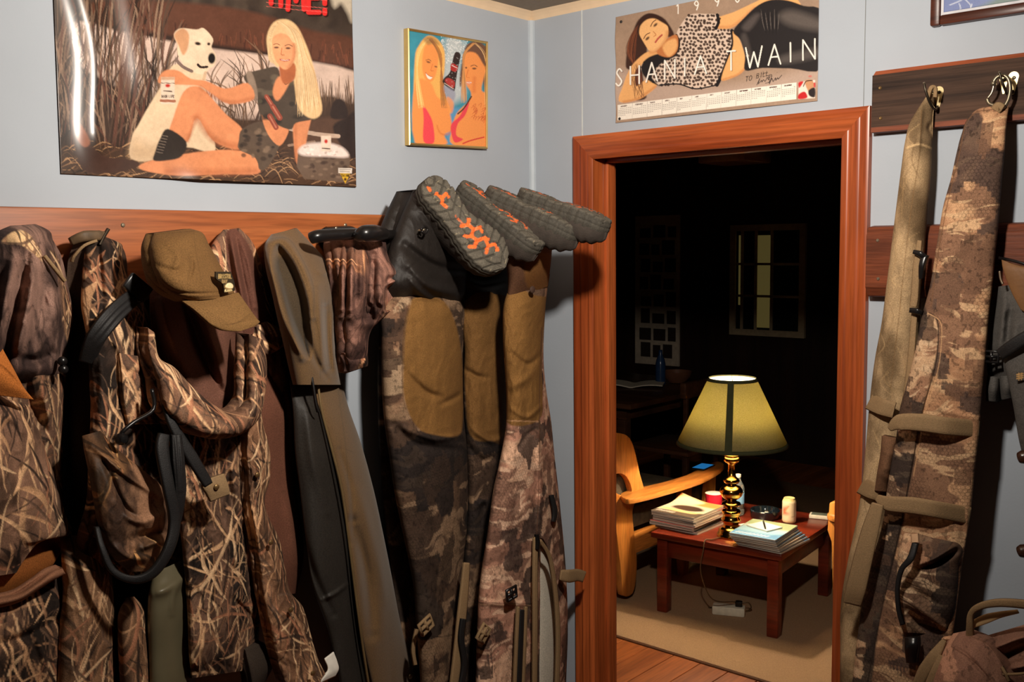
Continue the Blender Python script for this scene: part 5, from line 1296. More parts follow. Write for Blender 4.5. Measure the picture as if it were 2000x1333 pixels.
strap('webbing_end', [(815, 1230, .20), (808, 1270, .20), (812, 1300, .20)], 7, .003, M_WEB, g)

# ------------------------------------------------------------------ lighter pair, right
g = thing('chest_waders', 'lighter pinkish camo chest waders with an open zip, beside the door frame', 'waders', at(1030, 430, 'L', .35), 'waders hung upside down by their boots')
k1 = boot(g, at(958, 362, 'L', .24), at(1140, 440, 'L', .46), UP * .97 - FW * .17, 1, 8, .7)
k2 = boot(g, at(1020, 366, 'L', .30), at(1194, 424, 'L', .52), UP * .97 - FW * .15 + RT * .05, 1, 11, .55)
LT = hexa(91, 1.0, pal=((214, 170, 140), (176, 128, 106), (128, 92, 76), (70, 54, 48), (226, 186, 156)), sc=1.35)
relief('ankle', [(960, 400, 1020, 390, .25, .25, .03), (975, 450, 1080, 440, .26, .26, .06), (985, 500, 1078, 490, .26, .25, .07), (992, 545, 1074, 530, .25, .24, .06), (990, 590, 1070, 560, .24, .23, .03)], M_NEO, g, n=70, m=60, col=patch(solid((96, 66, 48), .15, 35), ([(1030, 500), (1078, 500), (1076, 560), (1030, 560)], (124, 84, 46), 3)), back0=.15)
relief('leg', [(1000, 548, 1074, 536, .24, .22, .02), (985, 590, 1068, 576, .24, .22, .05), (982, 650, 1063, 640, .24, .22, .06), (986, 720, 1062, 710, .24, .22, .065), (989, 780, 1068, 770, .24, .22, .065), (988, 830, 1076, 820, .24, .21, .065), (976, 900, 1083, 890, .24, .21, .07), (963, 960, 1091, 960, .24, .20, .07), (956, 1010, 1096, 1010, .24, .20, .07), (949, 1060, 1101, 1060, .24, .20, .07), (941, 1110, 1105, 1110, .24, .20, .07), (935, 1160, 1108, 1170, .24, .20, .07), (932, 1220, 1109, 1240, .24, .20, .07), (930, 1290, 1107, 1300, .24, .20, .07), (928, 1380, 1104, 1380, .24, .20, .07)],
       M_CLOTH, g, n=300, m=120, col=lines(patch(LT, ([(980, 560), (1070, 582), (1062, 640), (1058, 720), (1060, 770), (1052, 822), (985, 822), (982, 700)], BRN, 1.2), ([(1030, 555), (1074, 548), (1068, 578), (1032, 572)], hexa(94, .9), 1.5)), ([(985, 822), (1052, 824)], 1.8, (196, 150, 110)), ([(1058, 640), (1054, 760), (1054, 830), (1052, 960), (1048, 1050)], 1.6, (96, 66, 48)), ([(936, 1178), (1042, 1180)], 1.6, (60, 42, 34)), ([(938, 1182), (1042, 1184)], 1.2, (200, 160, 124)), ([(985, 700), (986, 820), (972, 910), (950, 1040), (936, 1150)], 1.5, (214, 176, 140))),
       drape=.006, crumple=.005, dents=[([(1052, 1062), (1070, 1074), (1084, 1140), (1089, 1260), (1084, 1400), (1052, 1400), (1050, 1200)], -.05, 7)], folds=[([(1000, 690), (1030, 712), (1060, 690)], -.008, 6), ([(990, 760), (1020, 745), (1050, 720)], .006, 8), ([(1000, 800), (1030, 815), (1060, 790)], .006, 5), ([(1010, 880), (1030, 850), (1050, 838)], -.008, 5), ([(1050, 850), (1056, 940), (1052, 1040)], .014, 6), ([(945, 1178), (990, 1182), (1042, 1180)], .008, 6), ([(1020, 1000), (1040, 1030), (1046, 1100)], .008, 8)], back0=.15)
relief('lining', [(1050, 1060, 1066, 1066, .225, .225, .005), (1050, 1120, 1080, 1120, .225, .22, .01), (1050, 1200, 1088, 1200, .225, .22, .012), (1050, 1300, 1088, 1300, .225, .22, .012), (1050, 1390, 1084, 1390, .225, .22, .012)], M_CLOTH, g, n=50, m=24, col=solid((196, 188, 172), .06), bk=.01)
strap('zip_tape', [(1047, 1050, .305), (1046, 1120, .308), (1046, 1220, .308), (1045, 1360, .305)], 9, .004, M_WEB, g)
strap('zip_tape', [(1054, 1056, .30), (1074, 1090, .285), (1086, 1160, .275), (1091, 1250, .27), (1088, 1360, .265)], 8, .004, M_WEB, g)
strap('zip_pull', [(1050, 1045, .31), (1052, 1062, .312), (1051, 1074, .312)], 7, .005, M_BLACKP, g)
strap('chest_zip', [(1020, 1192, .315), (1018, 1250, .318), (1014, 1350, .318)], 9, .004, M_BLACK, g)
strap('zip_tape', [(1013, 1186, .313), (1010, 1250, .316), (1006, 1350, .316)], 6, .004, M_WEB, g)
strap('zip_tape', [(1028, 1186, .313), (1026, 1250, .316), (1022, 1350, .316)], 6, .004, M_WEB, g)
plastic_buckle(g, 999, 1160, .32, .018, M_BLACKP, .1)
plastic_buckle(g, 944, 1238, .30, .020, M_WEB, .8)
strap('velcro_tab', [(1096, 1124, .27), (1112, 1126, .275), (1128, 1124, .27), (1142, 1128, .268)], [22, 26, 24, 22], .004, M_WEB, g)
strap('elastic', [(1078, 968, .27), (1085, 1000, .272), (1082, 1020, .272)], [8, 9, 6], .004, M_BLACK, g)
blob('eyelet', 1040, 566, 'L', .30, .010, plain('dirty_eyelet', (64, 44, 34), .7), g, .4)
# ================================================================== RIGHT WALL
M_WEATH = wood('weathered_board', (34, 26, 23), (88, 64, 50), 'X', .75, 26, 26, .8, .2)
M_RAW = wood('raw_edge', (130, 62, 32), (176, 88, 46), 'X', .6, 16, 18, .2, .3)
M_RED = wood('red_board', (78, 38, 22), (128, 66, 40), 'X', .6, 22, 14, .5, .3)
g = thing('hook_board', 'dark weathered board with metal hooks near the top of the right wall', 'coat rack', (1.063, 0, 2.0))
xb = 1.066; T = .032
prism('plank', [(xb, 0, 1.997), (xb, -T, 1.997 + .004), (xb, -T, 2.128), (xb, 0, 2.128)], (.72, 0, 0), M_WEATH, g)
prism('top_edge', [(xb + .002, -.0005, 2.128), (xb + .002, -T, 2.128), (xb + .002, -T * .55, 2.139), (xb + .002, -.0005, 2.141)], (.716, 0, 0), M_RAW, g)
prism('lower_edge', [(xb - .0005, -.002, 1.9965), (xb - .0005, -T - .0006, 1.9975), (xb - .0005, -T - .0006, 2.009), (xb - .0005, -.002, 2.000)], (.7205, 0, 0), M_RED, g)
for x, y in ((1719, 172), (1720, 231)):
    lathe('screw', [(0, .0020), (.0025, .0022), (.0042, .0005), (.0042, -.004)], M_BRASS, g, at(x, y, 'R', T), (0, -1, 0), 14)
M_HOOK = plain('brass_hook', (222, 200, 150), .3, metal=.85, var=.04)
def hookp(px, py, s):
    out = []
    c = at(px, py, 'R', T)
    pts = [(math.cos(a) * .0095, .008 + math.sin(a) * .0095) for a in np.linspace(-.4, math.pi + .4, 18)] + [(-.002, -.026), (.002, -.026)]
    prism('hook_plate', [c + np.array([a * s, 0, b * s]) for a, b in pts], (0, -.0022, 0), M_HOOK, g)
    lathe('screw', [(0, .003), (.002, .0028), (.0038, .001), (.0038, -.001)], M_DARKMETAL, g, c + np.array([.001, -.002, .006]), (0, -1, 0), 12)
    return c
c1 = hookp(1834, 186, 1.1); hookp(1822, 184, 1.0); c2 = hookp(1980, 158, 1.1); hookp(1961, 162, .9)
def prong(pts):
    P = [at(*p) for p in pts]; tube('hook_prong', P, [.0028, .0028, .003, .0028, .0024], M_DARKMETAL, g, 8, 5)
    lathe('hook_tip', [(0, .003), (.0025, .002), (.003, 0), (.002, -.003)], M_STEEL, g, P[-1], (0, -.6, .8), 10)
prong([(1832, 208, 'R', .036), (1826, 214, 'R', .06), (1816, 200, 'R', .085), (1808, 178, 'R', .095), (1805, 163, 'R', .095)])
prong([(1978, 178, 'R', .036), (1970, 186, 'R', .06), (1962, 172, 'R', .085), (1956, 156, 'R', .092), (1952, 142, 'R', .094)])

g = thing('board_rail', 'red-brown wooden rail on the right wall, half hidden behind the two gun cases', 'board', (1.063, 0, 1.62))
prism('plank', [(1.064, -.0005, 1.612), (1.064, -.030, 1.616), (1.064, -.045, 1.638), (1.064, -.045, 1.758), (1.064, -.034, 1.778), (1.064, -.0005, 1.782)], (.76, 0, 0), M_RED, g, .002)
for x, y in ((1714, 470), (1715, 545)):
    lathe('screw', [(0, .0018), (.0025, .0018), (.0040, .0004), (.0040, -.004)], M_STEEL, g, at(x, y, 'R', .045), (0, -1, 0), 14)

# ------------------------------------------------------------------ slim rifle sleeve
def tan(h, z, px, py):
    n = fbm(h * 26, z * 10, 120, 4); c = mixc(lin((112, 90, 64))[None], lin((180, 150, 112))[None], sstep(.3, .72, n))
    P = Paint(h, z, (0, 0, 0)); P.c = c; r = np.random.default_rng(6)
    for i in range(160):
        x = r.uniform(h.min(), h.max()); y = r.uniform(z.min(), z.max()); l = r.uniform(.03, .12); b = r.uniform(-.03, .03)
        P.line([(x, y), (x + b, y + l * .5), (x + r.uniform(-.01, .01), y + l)], r.uniform(.0008, .003), [(206, 170, 122), (96, 72, 46), (170, 136, 92)][i % 3], .45, True, f=.0012)
    return P.c
g = thing('gun_case', 'slim tan grass-camo gun case hanging from the left hook beside the door', 'gun case', at(1820, 200, 'R', .06))
relief('body', [(1815, 180, 1826, 186, .085, .06, .006), (1803, 197, 1825, 202, .08, .05, .012), (1788, 220, 1823, 222, .08, .04, .02), (1775, 245, 1822, 245, .08, .04, .025), (1768, 275, 1821, 272, .085, .045, .03), (1760, 330, 1819, 330, .085, .05, .035), (1751, 400, 1813, 400, .09, .055, .035), (1741, 480, 1807, 480, .10, .06, .04), (1731, 560, 1800, 560, .10, .06, .04), (1722, 630, 1796, 630, .10, .06, .04), (1709, 700, 1792, 700, .10, .06, .04), (1699, 780, 1786, 780, .10, .06, .04), (1692, 860, 1776, 860, .10, .06, .04), (1684, 943, 1760, 943, .10, .06, .04), (1674, 1010, 1750, 1010, .10, .06, .04), (1656, 1095, 1740, 1095, .11, .06, .04), (1642, 1185, 1730, 1185, .11, .06, .04), (1641, 1260, 1724, 1260, .11, .06, .04), (1640, 1380, 1716, 1380, .11, .06, .04)],
       M_CLOTH, g, wall='R', n=330, m=50, col=lines(tan, ([(1772, 288), (1796, 282), (1820, 290)], 4, (206, 172, 126)), ([(1800, 215), (1796, 300), (1778, 420), (1762, 560), (1740, 760)], 1.4, (120, 90, 58))), crumple=.004, drape=.003, back0=.047, folds=[([(1800, 215), (1797, 260), (1794, 300)], .004, 4), ([(1818, 240), (1814, 252), (1820, 262)], -.008, 4)])
strap('hanging_loop', [(1812, 190, .085), (1818, 172, .09), (1826, 172, .085), (1826, 190, .08)], 8, .003, M_WEB, g, wall='R')
strap('band', [(1697, 784, .112), (1720, 795, .142), (1746, 802, .142)], 33, .003, M_WEB, g, wall='R')
strap('band', [(1681, 948, .112), (1700, 958, .142), (1716, 963, .142)], 34, .003, M_WEB, g, wall='R')
strap('sling', [(1796, 470, .14), (1790, 520, .145), (1786, 580, .145), (1783, 600, .145)], [9, 14, 15, 14], .003, M_WEB, g, wall='R')
strap('sling', [(1786, 610, .145), (1780, 690, .15), (1772, 760, .15), (1762, 812, .15)], [12, 13, 14, 10], .003, M_WEB, g, wall='R')
strap('clip', [(1783, 492, .15), (1796, 496, .155), (1808, 505, .15)], [8, 12, 12], .008, M_BLACKP, g, wall='R')
strap('clip', [(1806, 498, .15), (1800, 520, .155), (1798, 545, .15)], [14, 12, 8], .008, M_BLACKP, g, wall='R')
strap('clip', [(1776, 606, .155), (1790, 608, .16), (1800, 612, .155)], [10, 12, 10], .008, M_BLACKP, g, wall='R')
relief('small_pouch', [(1722, 852, 1752, 858, .145, .14, .01), (1720, 880, 1748, 884, .15, .145, .022), (1712, 930, 1738, 934, .15, .145, .022), (1708, 960, 1732, 962, .145, .14, .01)], M_CLOTH, g, wall='R', n=50, m=30, col=solid((110, 78, 56), .25, 40), bk=.02, crumple=.006)

# ------------------------------------------------------------------ large gun case on a carabiner
g = thing('carabiner', 'grey metal carabiner clipped on the right hook of the dark board', 'carabiner', at(1950, 180, 'R', .07))
M_CARA = plain('carabiner_metal', (130, 118, 98), .35, metal=.8)
D = [(1941, 206), (1952, 213), (1962, 207), (1970, 192), (1973, 172), (1969, 154), (1959, 147), (1947, 151), (1940, 161)]
tube('frame', [at(x, y, 'R', .068 + .0006 * (i - 4)) for i, (x, y) in enumerate([(1928, 193), (1932, 202)] + D)], .0042, M_CARA, g, 10, 5)
tube('gate', [at(x, y, 'R', .07) for x, y in ((1940, 161), (1940, 172), (1936, 183), (1929, 192))], .0024, M_STEEL, g, 8, 4)
tube('gate_sleeve', [at(1941, 158, 'R', .07), at(1940, 168, 'R', .07)], .0058, M_CARA, g, 10, 0)

g = thing('gun_case', 'large honeycomb-camo gun case hanging from the carabiner', 'gun case', at(1955, 215, 'R', .07))
HX = hexa(103, .92, cell=.0082, pal=((206, 160, 120), (178, 132, 98), (134, 98, 76), (84, 66, 58), (218, 178, 136)), sc=1.35)
GUS = hexa(107, .85, cell=.008, sc=1.7)
relief('body', [(1942, 206, 1971, 206, .07, .06, .005), (1908, 214, 1970, 214, .07, .055, .012), (1890, 232, 1968, 226, .075, .06, .018), (1878, 262, 1965, 250, .08, .07, .02), (1868, 300, 1962, 296, .09, .08, .025), (1857, 350, 1957, 350, .10, .085, .03), (1843, 400, 1953, 400, .10, .085, .03), (1834, 450, 1949, 450, .11, .09, .03), (1826, 500, 1944, 500, .12, .09, .03), (1816, 560, 1938, 560, .13, .10, .03), (1800, 620, 1931, 620, .145, .12, .03), (1784, 700, 1925, 700, .16, .145, .03), (1768, 760, 1920, 760, .16, .145, .03), (1756, 806, 1916, 806, .16, .145, .03), (1751, 850, 1912, 850, .16, .145, .03), (1742, 900, 1906, 900, .16, .145, .03), (1732, 960, 1900, 960, .16, .145, .03), (1728, 1000, 1896, 1000, .16, .145, .03), (1717, 1050, 1888, 1050, .16, .145, .03), (1700, 1100, 1880, 1100, .16, .145, .03), (1682, 1190, 1868, 1190, .16, .145, .03), (1674, 1250, 1860, 1250, .16, .145, .03), (1660, 1380, 1848, 1380, .16, .145, .03)],
       M_CLOTH, g, wall='R', n=720, m=150, exp=3.0, back0=.048, col=lines(patch(HX, ([(1796, 618), (1812, 612), (1830, 630), (1832, 680), (1800, 810), (1786, 900), (1760, 1040), (1720, 1200), (1690, 1400), (1640, 1400), (1680, 1180), (1740, 860)], GUS, 2)),
       ([(1800, 616), (1816, 612), (1830, 626), (1833, 660), (1826, 720), (1800, 810), (1778, 930), (1752, 1060), (1716, 1220), (1690, 1360)], 2.6, (48, 36, 30)), ([(1812, 612), (1836, 628), (1839, 662), (1832, 722), (1806, 812), (1784, 930)], 1.6, (206, 160, 116)), ([(1908, 218), (1886, 242), (1874, 300), (1850, 400), (1832, 500), (1818, 600)], 1.6, (110, 78, 54)), ([(1908, 218), (1940, 214), (1966, 216)], 1.4, (90, 62, 44))),
       crumple=.003, folds=[([(1832, 640), (1830, 700), (1806, 800), (1786, 900), (1760, 1040), (1718, 1210)], -.006, 3.5), ([(1816, 614), (1832, 650), (1826, 720)], .006, 5), ([(1860, 1000), (1880, 1030), (1880, 1060)], -.008, 8), ([(1830, 800), (1870, 810), (1910, 818)], .004, 6), ([(1900, 216), (1885, 236), (1870, 290)], .004, 5)])
strap('loop', [(1944, 216, .076), (1950, 208, .080), (1958, 212, .078)], [22, 18, 18], .004, M_WEB, g, wall='R')
strap('band', [(1737, 840, .215), (1756, 826, .222), (1798, 826, .222), (1850, 833, .21), (1912, 838, .155)], [8, 32, 35, 35, 34], .003, M_WEB, g, wall='R', n=80)
strap('band', [(1712, 972, .215), (1735, 984, .222), (1782, 988, .222), (1830, 996, .21), (1894, 1008, .155)], [12, 30, 33, 33, 34], .003, M_WEB, g, wall='R', n=80)
strap('shoulder_strap', [(1714, 985, .225), (1700, 1035, .232), (1686, 1090, .235), (1672, 1150, .232), (1664, 1182, .22)], [24, 34, 38, 40, 36], .003, M_WEB, g, wall='R')
relief('pocket', [(1766, 1042, 1850, 1046, .185, .15, .01), (1757, 1064, 1876, 1064, .19, .15, .03), (1752, 1110, 1873, 1110, .19, .15, .04), (1748, 1160, 1870, 1160, .19, .15, .04), (1752, 1200, 1864, 1200, .19, .15, .035), (1764, 1236, 1850, 1240, .185, .15, .015)], M_CLOTH, g, wall='R', n=110, m=100, exp=3, back0=.09,
       col=lines(hexa(111, .95, cell=.008, sc=1.2), *[(p, 1.5, (40, 30, 26)) for p in ([(1810, 1166), (1816, 1150), (1821, 1166), (1806, 1140), (1812, 1128), (1818, 1142)], [(1800, 1134), (1820, 1146)], [(1812, 1126), (1819, 1112), (1816, 1104), (1809, 1112), (1814, 1124)], [(1808, 1098), (1821, 1142)], [(1812, 1106), (1818, 1090), (1812, 1088), (1817, 1080)])]),
       folds=[([(1800, 1104), (1830, 1090), (1866, 1066)], .02, 7), ([(1795, 1112), (1830, 1100), (1866, 1078)], -.022, 6), ([(1770, 1170), (1810, 1200), (1850, 1236)], .018, 9), ([(1766, 1130), (1790, 1160), (1830, 1180)], -.012, 9), ([(1770, 1195), (1800, 1222), (1840, 1236)], -.02, 8)])
strap('zip', [(1787, 1062, .238), (1778, 1092, .25), (1760, 1114, .25), (1752, 1150, .248), (1754, 1190, .245), (1762, 1222, .238)], [12, 14, 10, 8, 8, 8], .006, M_BLACK, g, wall='R')
strap('zip_tab', [(1786, 1044, .235), (1787, 1060, .24)], 15, .004, plain('tab', (196, 156, 120), .8), g, wall='R')
relief('side_release_buckle', [(1767, 1246, 1794, 1246, .215, .21, .008), (1766, 1262, 1795, 1262, .22, .215, .012), (1768, 1282, 1792, 1282, .215, .21, .010), (1770, 1296, 1790, 1296, .21, .21, .004)], M_BLACKP, g, wall='R', n=24, m=24, bk=.012)

# ------------------------------------------------------------------ grey pack at the right edge
g = thing('shoulder_bag', 'dark grey quilted bag with brown leather flap hanging at the right edge of the photo', 'bag', at(1990, 520, 'R', .06))
M_QUILT = cloth('grey_quilting', .85, .5, 300, attr=False, c=(82, 78, 74), var=.18)
relief('body', [(1950, 560, 2090, 540, .07, .06, .03), (1944, 610, 2090, 600, .08, .06, .05), (1934, 660, 2090, 660, .08, .06, .06), (1927, 700, 2090, 700, .08, .06, .06), (1932, 740, 2090, 740, .08, .06, .05), (1944, 765, 2090, 765, .08, .06, .02)], M_QUILT, g, wall='R', n=90, m=70, back0=.05, crumple=.010, folds=[([(1962, 570), (1958, 640), (1948, 690)], .012, 7), ([(1975, 600), (1970, 660), (1990, 720)], -.014, 8), ([(1985, 640), (1972, 690), (1980, 740)], .012, 8)])
relief('lobe', [(1928, 735, 1952, 740, .10, .10, .02), (1926, 760, 1952, 762, .10, .10, .03), (1926, 784, 1948, 786, .10, .10, .015)], M_QUILT, g, wall='R', n=30, m=24, bk=.03)
relief('lobe', [(1952, 735, 1976, 735, .10, .10, .02), (1953, 760, 1978, 758, .10, .10, .03), (1956, 782, 1978, 778, .10, .10, .015)], M_QUILT, g, wall='R', n=30, m=24, bk=.03)
relief('flap', [(1956, 690, 2090, 640, .14, .14, .02), (1968, 740, 2090, 720, .15, .14, .03), (1980, 800, 2090, 790, .15, .14, .03), (1990, 860, 2090, 850, .15, .14, .02), (1997, 890, 2090, 890, .14, .14, .01)], M_QUILT, g, wall='R', n=60, m=40, bk=.04, crumple=.006)
M_LEA = plain('brown_leather', (124, 86, 52), .6, var=.15, scale=20, bump=.3, bscale=150)
relief('leather_flap', [(1956, 508, 1990, 520, .12, .12, .008), (1960, 530, 2090, 540, .13, .13, .01), (1975, 570, 2090, 600, .13, .13, .01), (1994, 606, 2090, 660, .13, .13, .005)], M_LEA, g, wall='R', n=40, m=40, bk=.01)
strap('strap', [(1952, 694, .165), (1972, 680, .175), (2000, 662, .18), (2040, 640, .18)], [22, 26, 26, 26], .005, M_BLACK, g, wall='R')
strap('cord', [(1950, 504, .09), (1972, 508, .12), (2000, 516, .13), (2040, 530, .13)], 6, .005, M_BLACKP, g, wall='R')
plastic_buckle(g, 1936, 697, .15, .014, M_BLACKP, 0, 'R')
strap('ring', [(1952, 530, .13), (1954, 545, .13), (1958, 555, .13)], 4, .003, M_STEEL, g, wall='R')
def sq(h, z, px, py):
    P = Paint(px, py, (70, 66, 62)); 
    for a in range(3): P.line([(1986, 732 + a * 4), (1998, 730 + a * 4)], 2.2, (176, 136, 84)); 
    P.line([(1990, 729), (1990, 744)], 1.4, (176, 136, 84)); P.line([(1995, 729), (1995, 744)], 1.4, (176, 136, 84))
    return P.c
relief('label', [(1984, 727, 2001, 725, .176, .176, .001), (1984, 745, 2001, 743, .180, .180, .001)], M_CLOTH, g, wall='R', n=24, m=24, col=sq, bk=.002)

# ------------------------------------------------------------------ dark wooden pegs
g = thing('coat_stand', 'dark turned wooden pegs reaching into the right edge over the blue wall', 'coat stand', (1.47, -.16, 0))
M_PEG = plain('dark_peg', (58, 34, 24), .25, var=.15, spec=.6)
post = at(2062, 900, 'R', .16)
tube('post', [(post[0], post[1], 0.0), (post[0], post[1], 1.0), (post[0], post[1], 1.36)], .020, M_PEG, g, 16, 0)
for y in (892, 1076):
    a = at(1990, y + 3, 'R', .16); b = np.array([post[0], post[1], at(2062, y - 12, 'R', .16)[2]])
    tube('peg', [b, a + (b - a) * .55, a + (b - a) * .25, a + (b - a) * .12, a], [.010, .010, .013, .0145, .011], M_PEG, g, 14, 4)

# ------------------------------------------------------------------ backpack in the lower right corner
g = thing('backpack', 'tan-brown camo backpack with an upright carry handle in the lower right corner', 'backpack', at(1900, 1330, 'R', .3))
PK = hexa(131, 1.1, cell=.008, pal=((190, 142, 114), (180, 132, 106), (150, 106, 86), (128, 92, 76), (200, 152, 122)), sc=.8)
relief('body', [(1862, 1238, 1900, 1230, .28, .26, .01), (1846, 1258, 1936, 1244, .30, .27, .04), (1832, 1284, 1962, 1274, .31, .27, .07), (1822, 1310, 1984, 1306, .32, .27, .08), (1812, 1340, 2002, 1340, .32, .27, .09), (1800, 1420, 2030, 1420, .32, .27, .09), (1800, 1560, 2050, 1560, .32, .27, .09), (1820, 1640, 2040, 1640, .32, .27, .05)], M_CLOTH, g, wall='R', n=130, m=100, back0=.10, col=lines(PK, ([(1858, 1264), (1890, 1284), (1920, 1310), (1940, 1340)], 2, (96, 64, 48)), ([(1896, 1244), (1930, 1260), (1960, 1300)], 1.6, (110, 76, 56))), crumple=.004, folds=[([(1856, 1262), (1890, 1282), (1940, 1338)], -.006, 4), ([(1900, 1240), (1940, 1270), (1960, 1300)], .010, 6)])
relief('side_panel', [(1900, 1250, 2090, 1195, .26, .22, .01), (1925, 1265, 2090, 1225, .27, .22, .05), (1950, 1285, 2090, 1270, .27, .22, .06), (1970, 1320, 2090, 1310, .27, .22, .06), (1990, 1400, 2090, 1400, .27, .22, .06)], M_CLOTH, g, wall='R', n=90, m=80, back0=.10, col=PK, crumple=.010, folds=[([(1935, 1270), (1980, 1250), (2010, 1240)], .02, 7), ([(1950, 1290), (1980, 1275), (2010, 1262)], -.03, 7), ([(1962, 1310), (1985, 1305), (2010, 1300)], .016, 6)])
strap('carry_handle', [(1894, 1246, .30), (1894, 1222, .31), (1896, 1200, .315), (1912, 1186, .32), (1945, 1179, .32), (1985, 1180, .32), (2050, 1188, .31)], [16, 14, 12, 14, 16, 17, 18], .006, M_CAP if False else M_WEB, g, wall='R')
relief('handle_lining', [(1900, 1212, 1900, 1228, .30, .30, .002), (1920, 1202, 1925, 1220, .30, .30, .003), (1950, 1196, 1955, 1208, .30, .30, .003), (1986, 1192, 1990, 1199, .30, .30, .002)], plain('handle_lining', (206, 168, 118), .9, var=.06), g, wall='R', n=30, m=12, bk=.004)
relief('back_flap', [(1866, 1246, 1880, 1236, .26, .26, .003), (1850, 1246, 1892, 1240, .28, .27, .006), (1858, 1262, 1876, 1258, .285, .28, .004)], M_CLOTH, g, wall='R', n=24, m=24, bk=.01, col=solid((196, 148, 112), .15, 50))
strap('strap', [(1844, 1252, .32), (1826, 1280, .34), (1806, 1310, .345), (1790, 1345, .34)], [10, 24, 26, 22], .004, M_WEB, g, wall='R')
strap('strap', [(1838, 1282, .34), (1826, 1310, .35), (1812, 1345, .35)], [12, 16, 18], .004, M_WEB, g, wall='R')
strap('compression_strap', [(1958, 1318, .345), (1985, 1318, .345), (2040, 1312, .34)], 5, .003, M_WEB, g, wall='R')
strap('compression_strap', [(1956, 1304, .345), (1964, 1318, .348), (1970, 1332, .345)], 6, .004, M_WEB, g, wall='R')
# ================================================================== ROOM BEYOND THE DOORWAY
YB = 5.0
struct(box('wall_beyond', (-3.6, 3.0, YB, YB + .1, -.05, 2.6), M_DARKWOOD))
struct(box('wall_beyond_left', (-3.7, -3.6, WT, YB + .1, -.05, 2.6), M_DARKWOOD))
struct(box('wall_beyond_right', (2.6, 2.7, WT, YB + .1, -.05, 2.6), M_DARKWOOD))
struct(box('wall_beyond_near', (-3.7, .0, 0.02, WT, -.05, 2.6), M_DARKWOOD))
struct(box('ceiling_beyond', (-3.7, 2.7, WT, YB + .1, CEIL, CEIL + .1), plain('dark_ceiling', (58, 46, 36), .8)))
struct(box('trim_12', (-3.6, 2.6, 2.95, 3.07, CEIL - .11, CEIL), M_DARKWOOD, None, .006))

M_RUG = plain('rug_weave', (164, 130, 98), .95, var=.14, scale=260, bump=.8, bscale=240, spec=.1)
rug = box('rug', (-2.3, 1.5, 1.160, 4.3, .0005, .013), M_RUG, None, .004)
tag(rug, 'flat beige woven rug on the plank floor beyond the doorway', 'rug')

# ------------------------------------------------------------------ coffee table
M_TAB = wood('red_table_wood', (70, 20, 10), (128, 46, 24), 'X', .3, 9, 14, .04, .5)
TZ = .40; TR = math.radians(5); TC = np.array([-.276, 1.89])
tab = thing('coffee_table', 'low reddish wooden coffee table on the beige rug, holding the lamp', 'table', (TC[0], TC[1], .013), None, TR)
bm = bmesh.new(); add_box(bm, -.32, .32, -.37, .37, TZ - .013 - .028, TZ - .013, .006)
from_bm('table_top', bm, M_TAB, tab, True, True)
bm = bmesh.new()
for s in (-1, 1):
    add_box(bm, -.26, .26, s * .318 - .010, s * .318 + .010, .265, .359, .002); add_box(bm, s * .268 - .010, s * .268 + .010, -.31, .31, .265, .359, .002)
from_bm('apron', bm, M_TAB, tab, True, True)
for sx in (-1, 1):
    for sy in (-1, 1): box('leg', (sx * .272 - .026, sx * .272 + .026, sy * .322 - .026, sy * .322 + .026, 0, .359), M_TAB, tab, .005, True)


def tw(x, y): return TC + np.array([x * math.cos(TR) - y * math.sin(TR), x * math.sin(TR) + y * math.cos(TR)])


# ------------------------------------------------------------------ lamp
LX, LY = -.236, 1.668
lz = lambda py: zat(py, LX, LY)
PXM = math.hypot(LX - CAM[0], LY - CAM[1]) / FPX * 1.01
M_BRS = plain('polished_brass', (216, 160, 70), .16, metal=1, var=.05)
lamp_t = thing('table_lamp', 'turned brass table lamp with a glowing olive cloth shade on the coffee table', 'lamp', (LX, LY, TZ))
prof = [(27, 1050), (27.5, 1046), (26, 1043), (24, 1041), (23.5, 1036), (19, 1033), (15, 1029), (14.5, 1024), (18, 1020), (19, 1017), (17, 1013), (15.5, 1009), (17, 1005), (18.5, 1001), (16, 998), (11, 996), (10, 993), (16, 990), (18.5, 987), (17, 984), (10, 981), (9, 979), (15, 975), (20, 970), (22, 964), (21, 958), (17, 953), (10, 950), (9, 948), (14, 945), (15.5, 941), (13, 937), (8.5, 933), (7.2, 922), (6.5, 910), (9, 907), (14, 904), (16, 900), (15, 896), (12.5, 894), (15.5, 891), (14, 887), (8, 884), (4, 882), (3.6, 868)]
base0 = lz(1050)
P2 = [(r * PXM, max(TZ, TZ + (lz(y) - base0))) for r, y in prof]
lathe('base', [(r, z - 0) for r, z in P2], M_BRS, lamp_t, (LX, LY, 0), seg=48, sharp=60)
zb, zt = TZ + lz(869) - base0, TZ + lz(742) - base0
rb, rt = 104 * PXM, 45 * PXM
LAMP_BULB = (LX, LY, zb + (zt - zb) * .58)
m, nt, b = nmat('lamp_shade_linen'); L = nt.links
nt.nodes.remove(b)
tr = N(nt, 'ShaderNodeBsdfTranslucent'); df = N(nt, 'ShaderNodeBsdfDiffuse'); mx = N(nt, 'ShaderNodeMixShader'); mx.inputs[0].default_value = .5
tc = N(nt, 'ShaderNodeTexCoord'); nz = N(nt, 'ShaderNodeTexNoise'); nz.inputs['Scale'].default_value = 190; nz.inputs['Detail'].default_value = 5
mp = N(nt, 'ShaderNodeMapping'); mp.inputs['Scale'].default_value = (1, 1, 3); L.new(tc.outputs['Object'], mp.inputs[0]); L.new(mp.outputs[0], nz.inputs['Vector'])
rp = N(nt, 'ShaderNodeValToRGB'); rp.color_ramp.elements[0].color = rgba((168, 162, 118)); rp.color_ramp.elements[1].color = rgba((200, 194, 150)); rp.color_ramp.elements[0].position = .3; rp.color_ramp.elements[1].position = .7
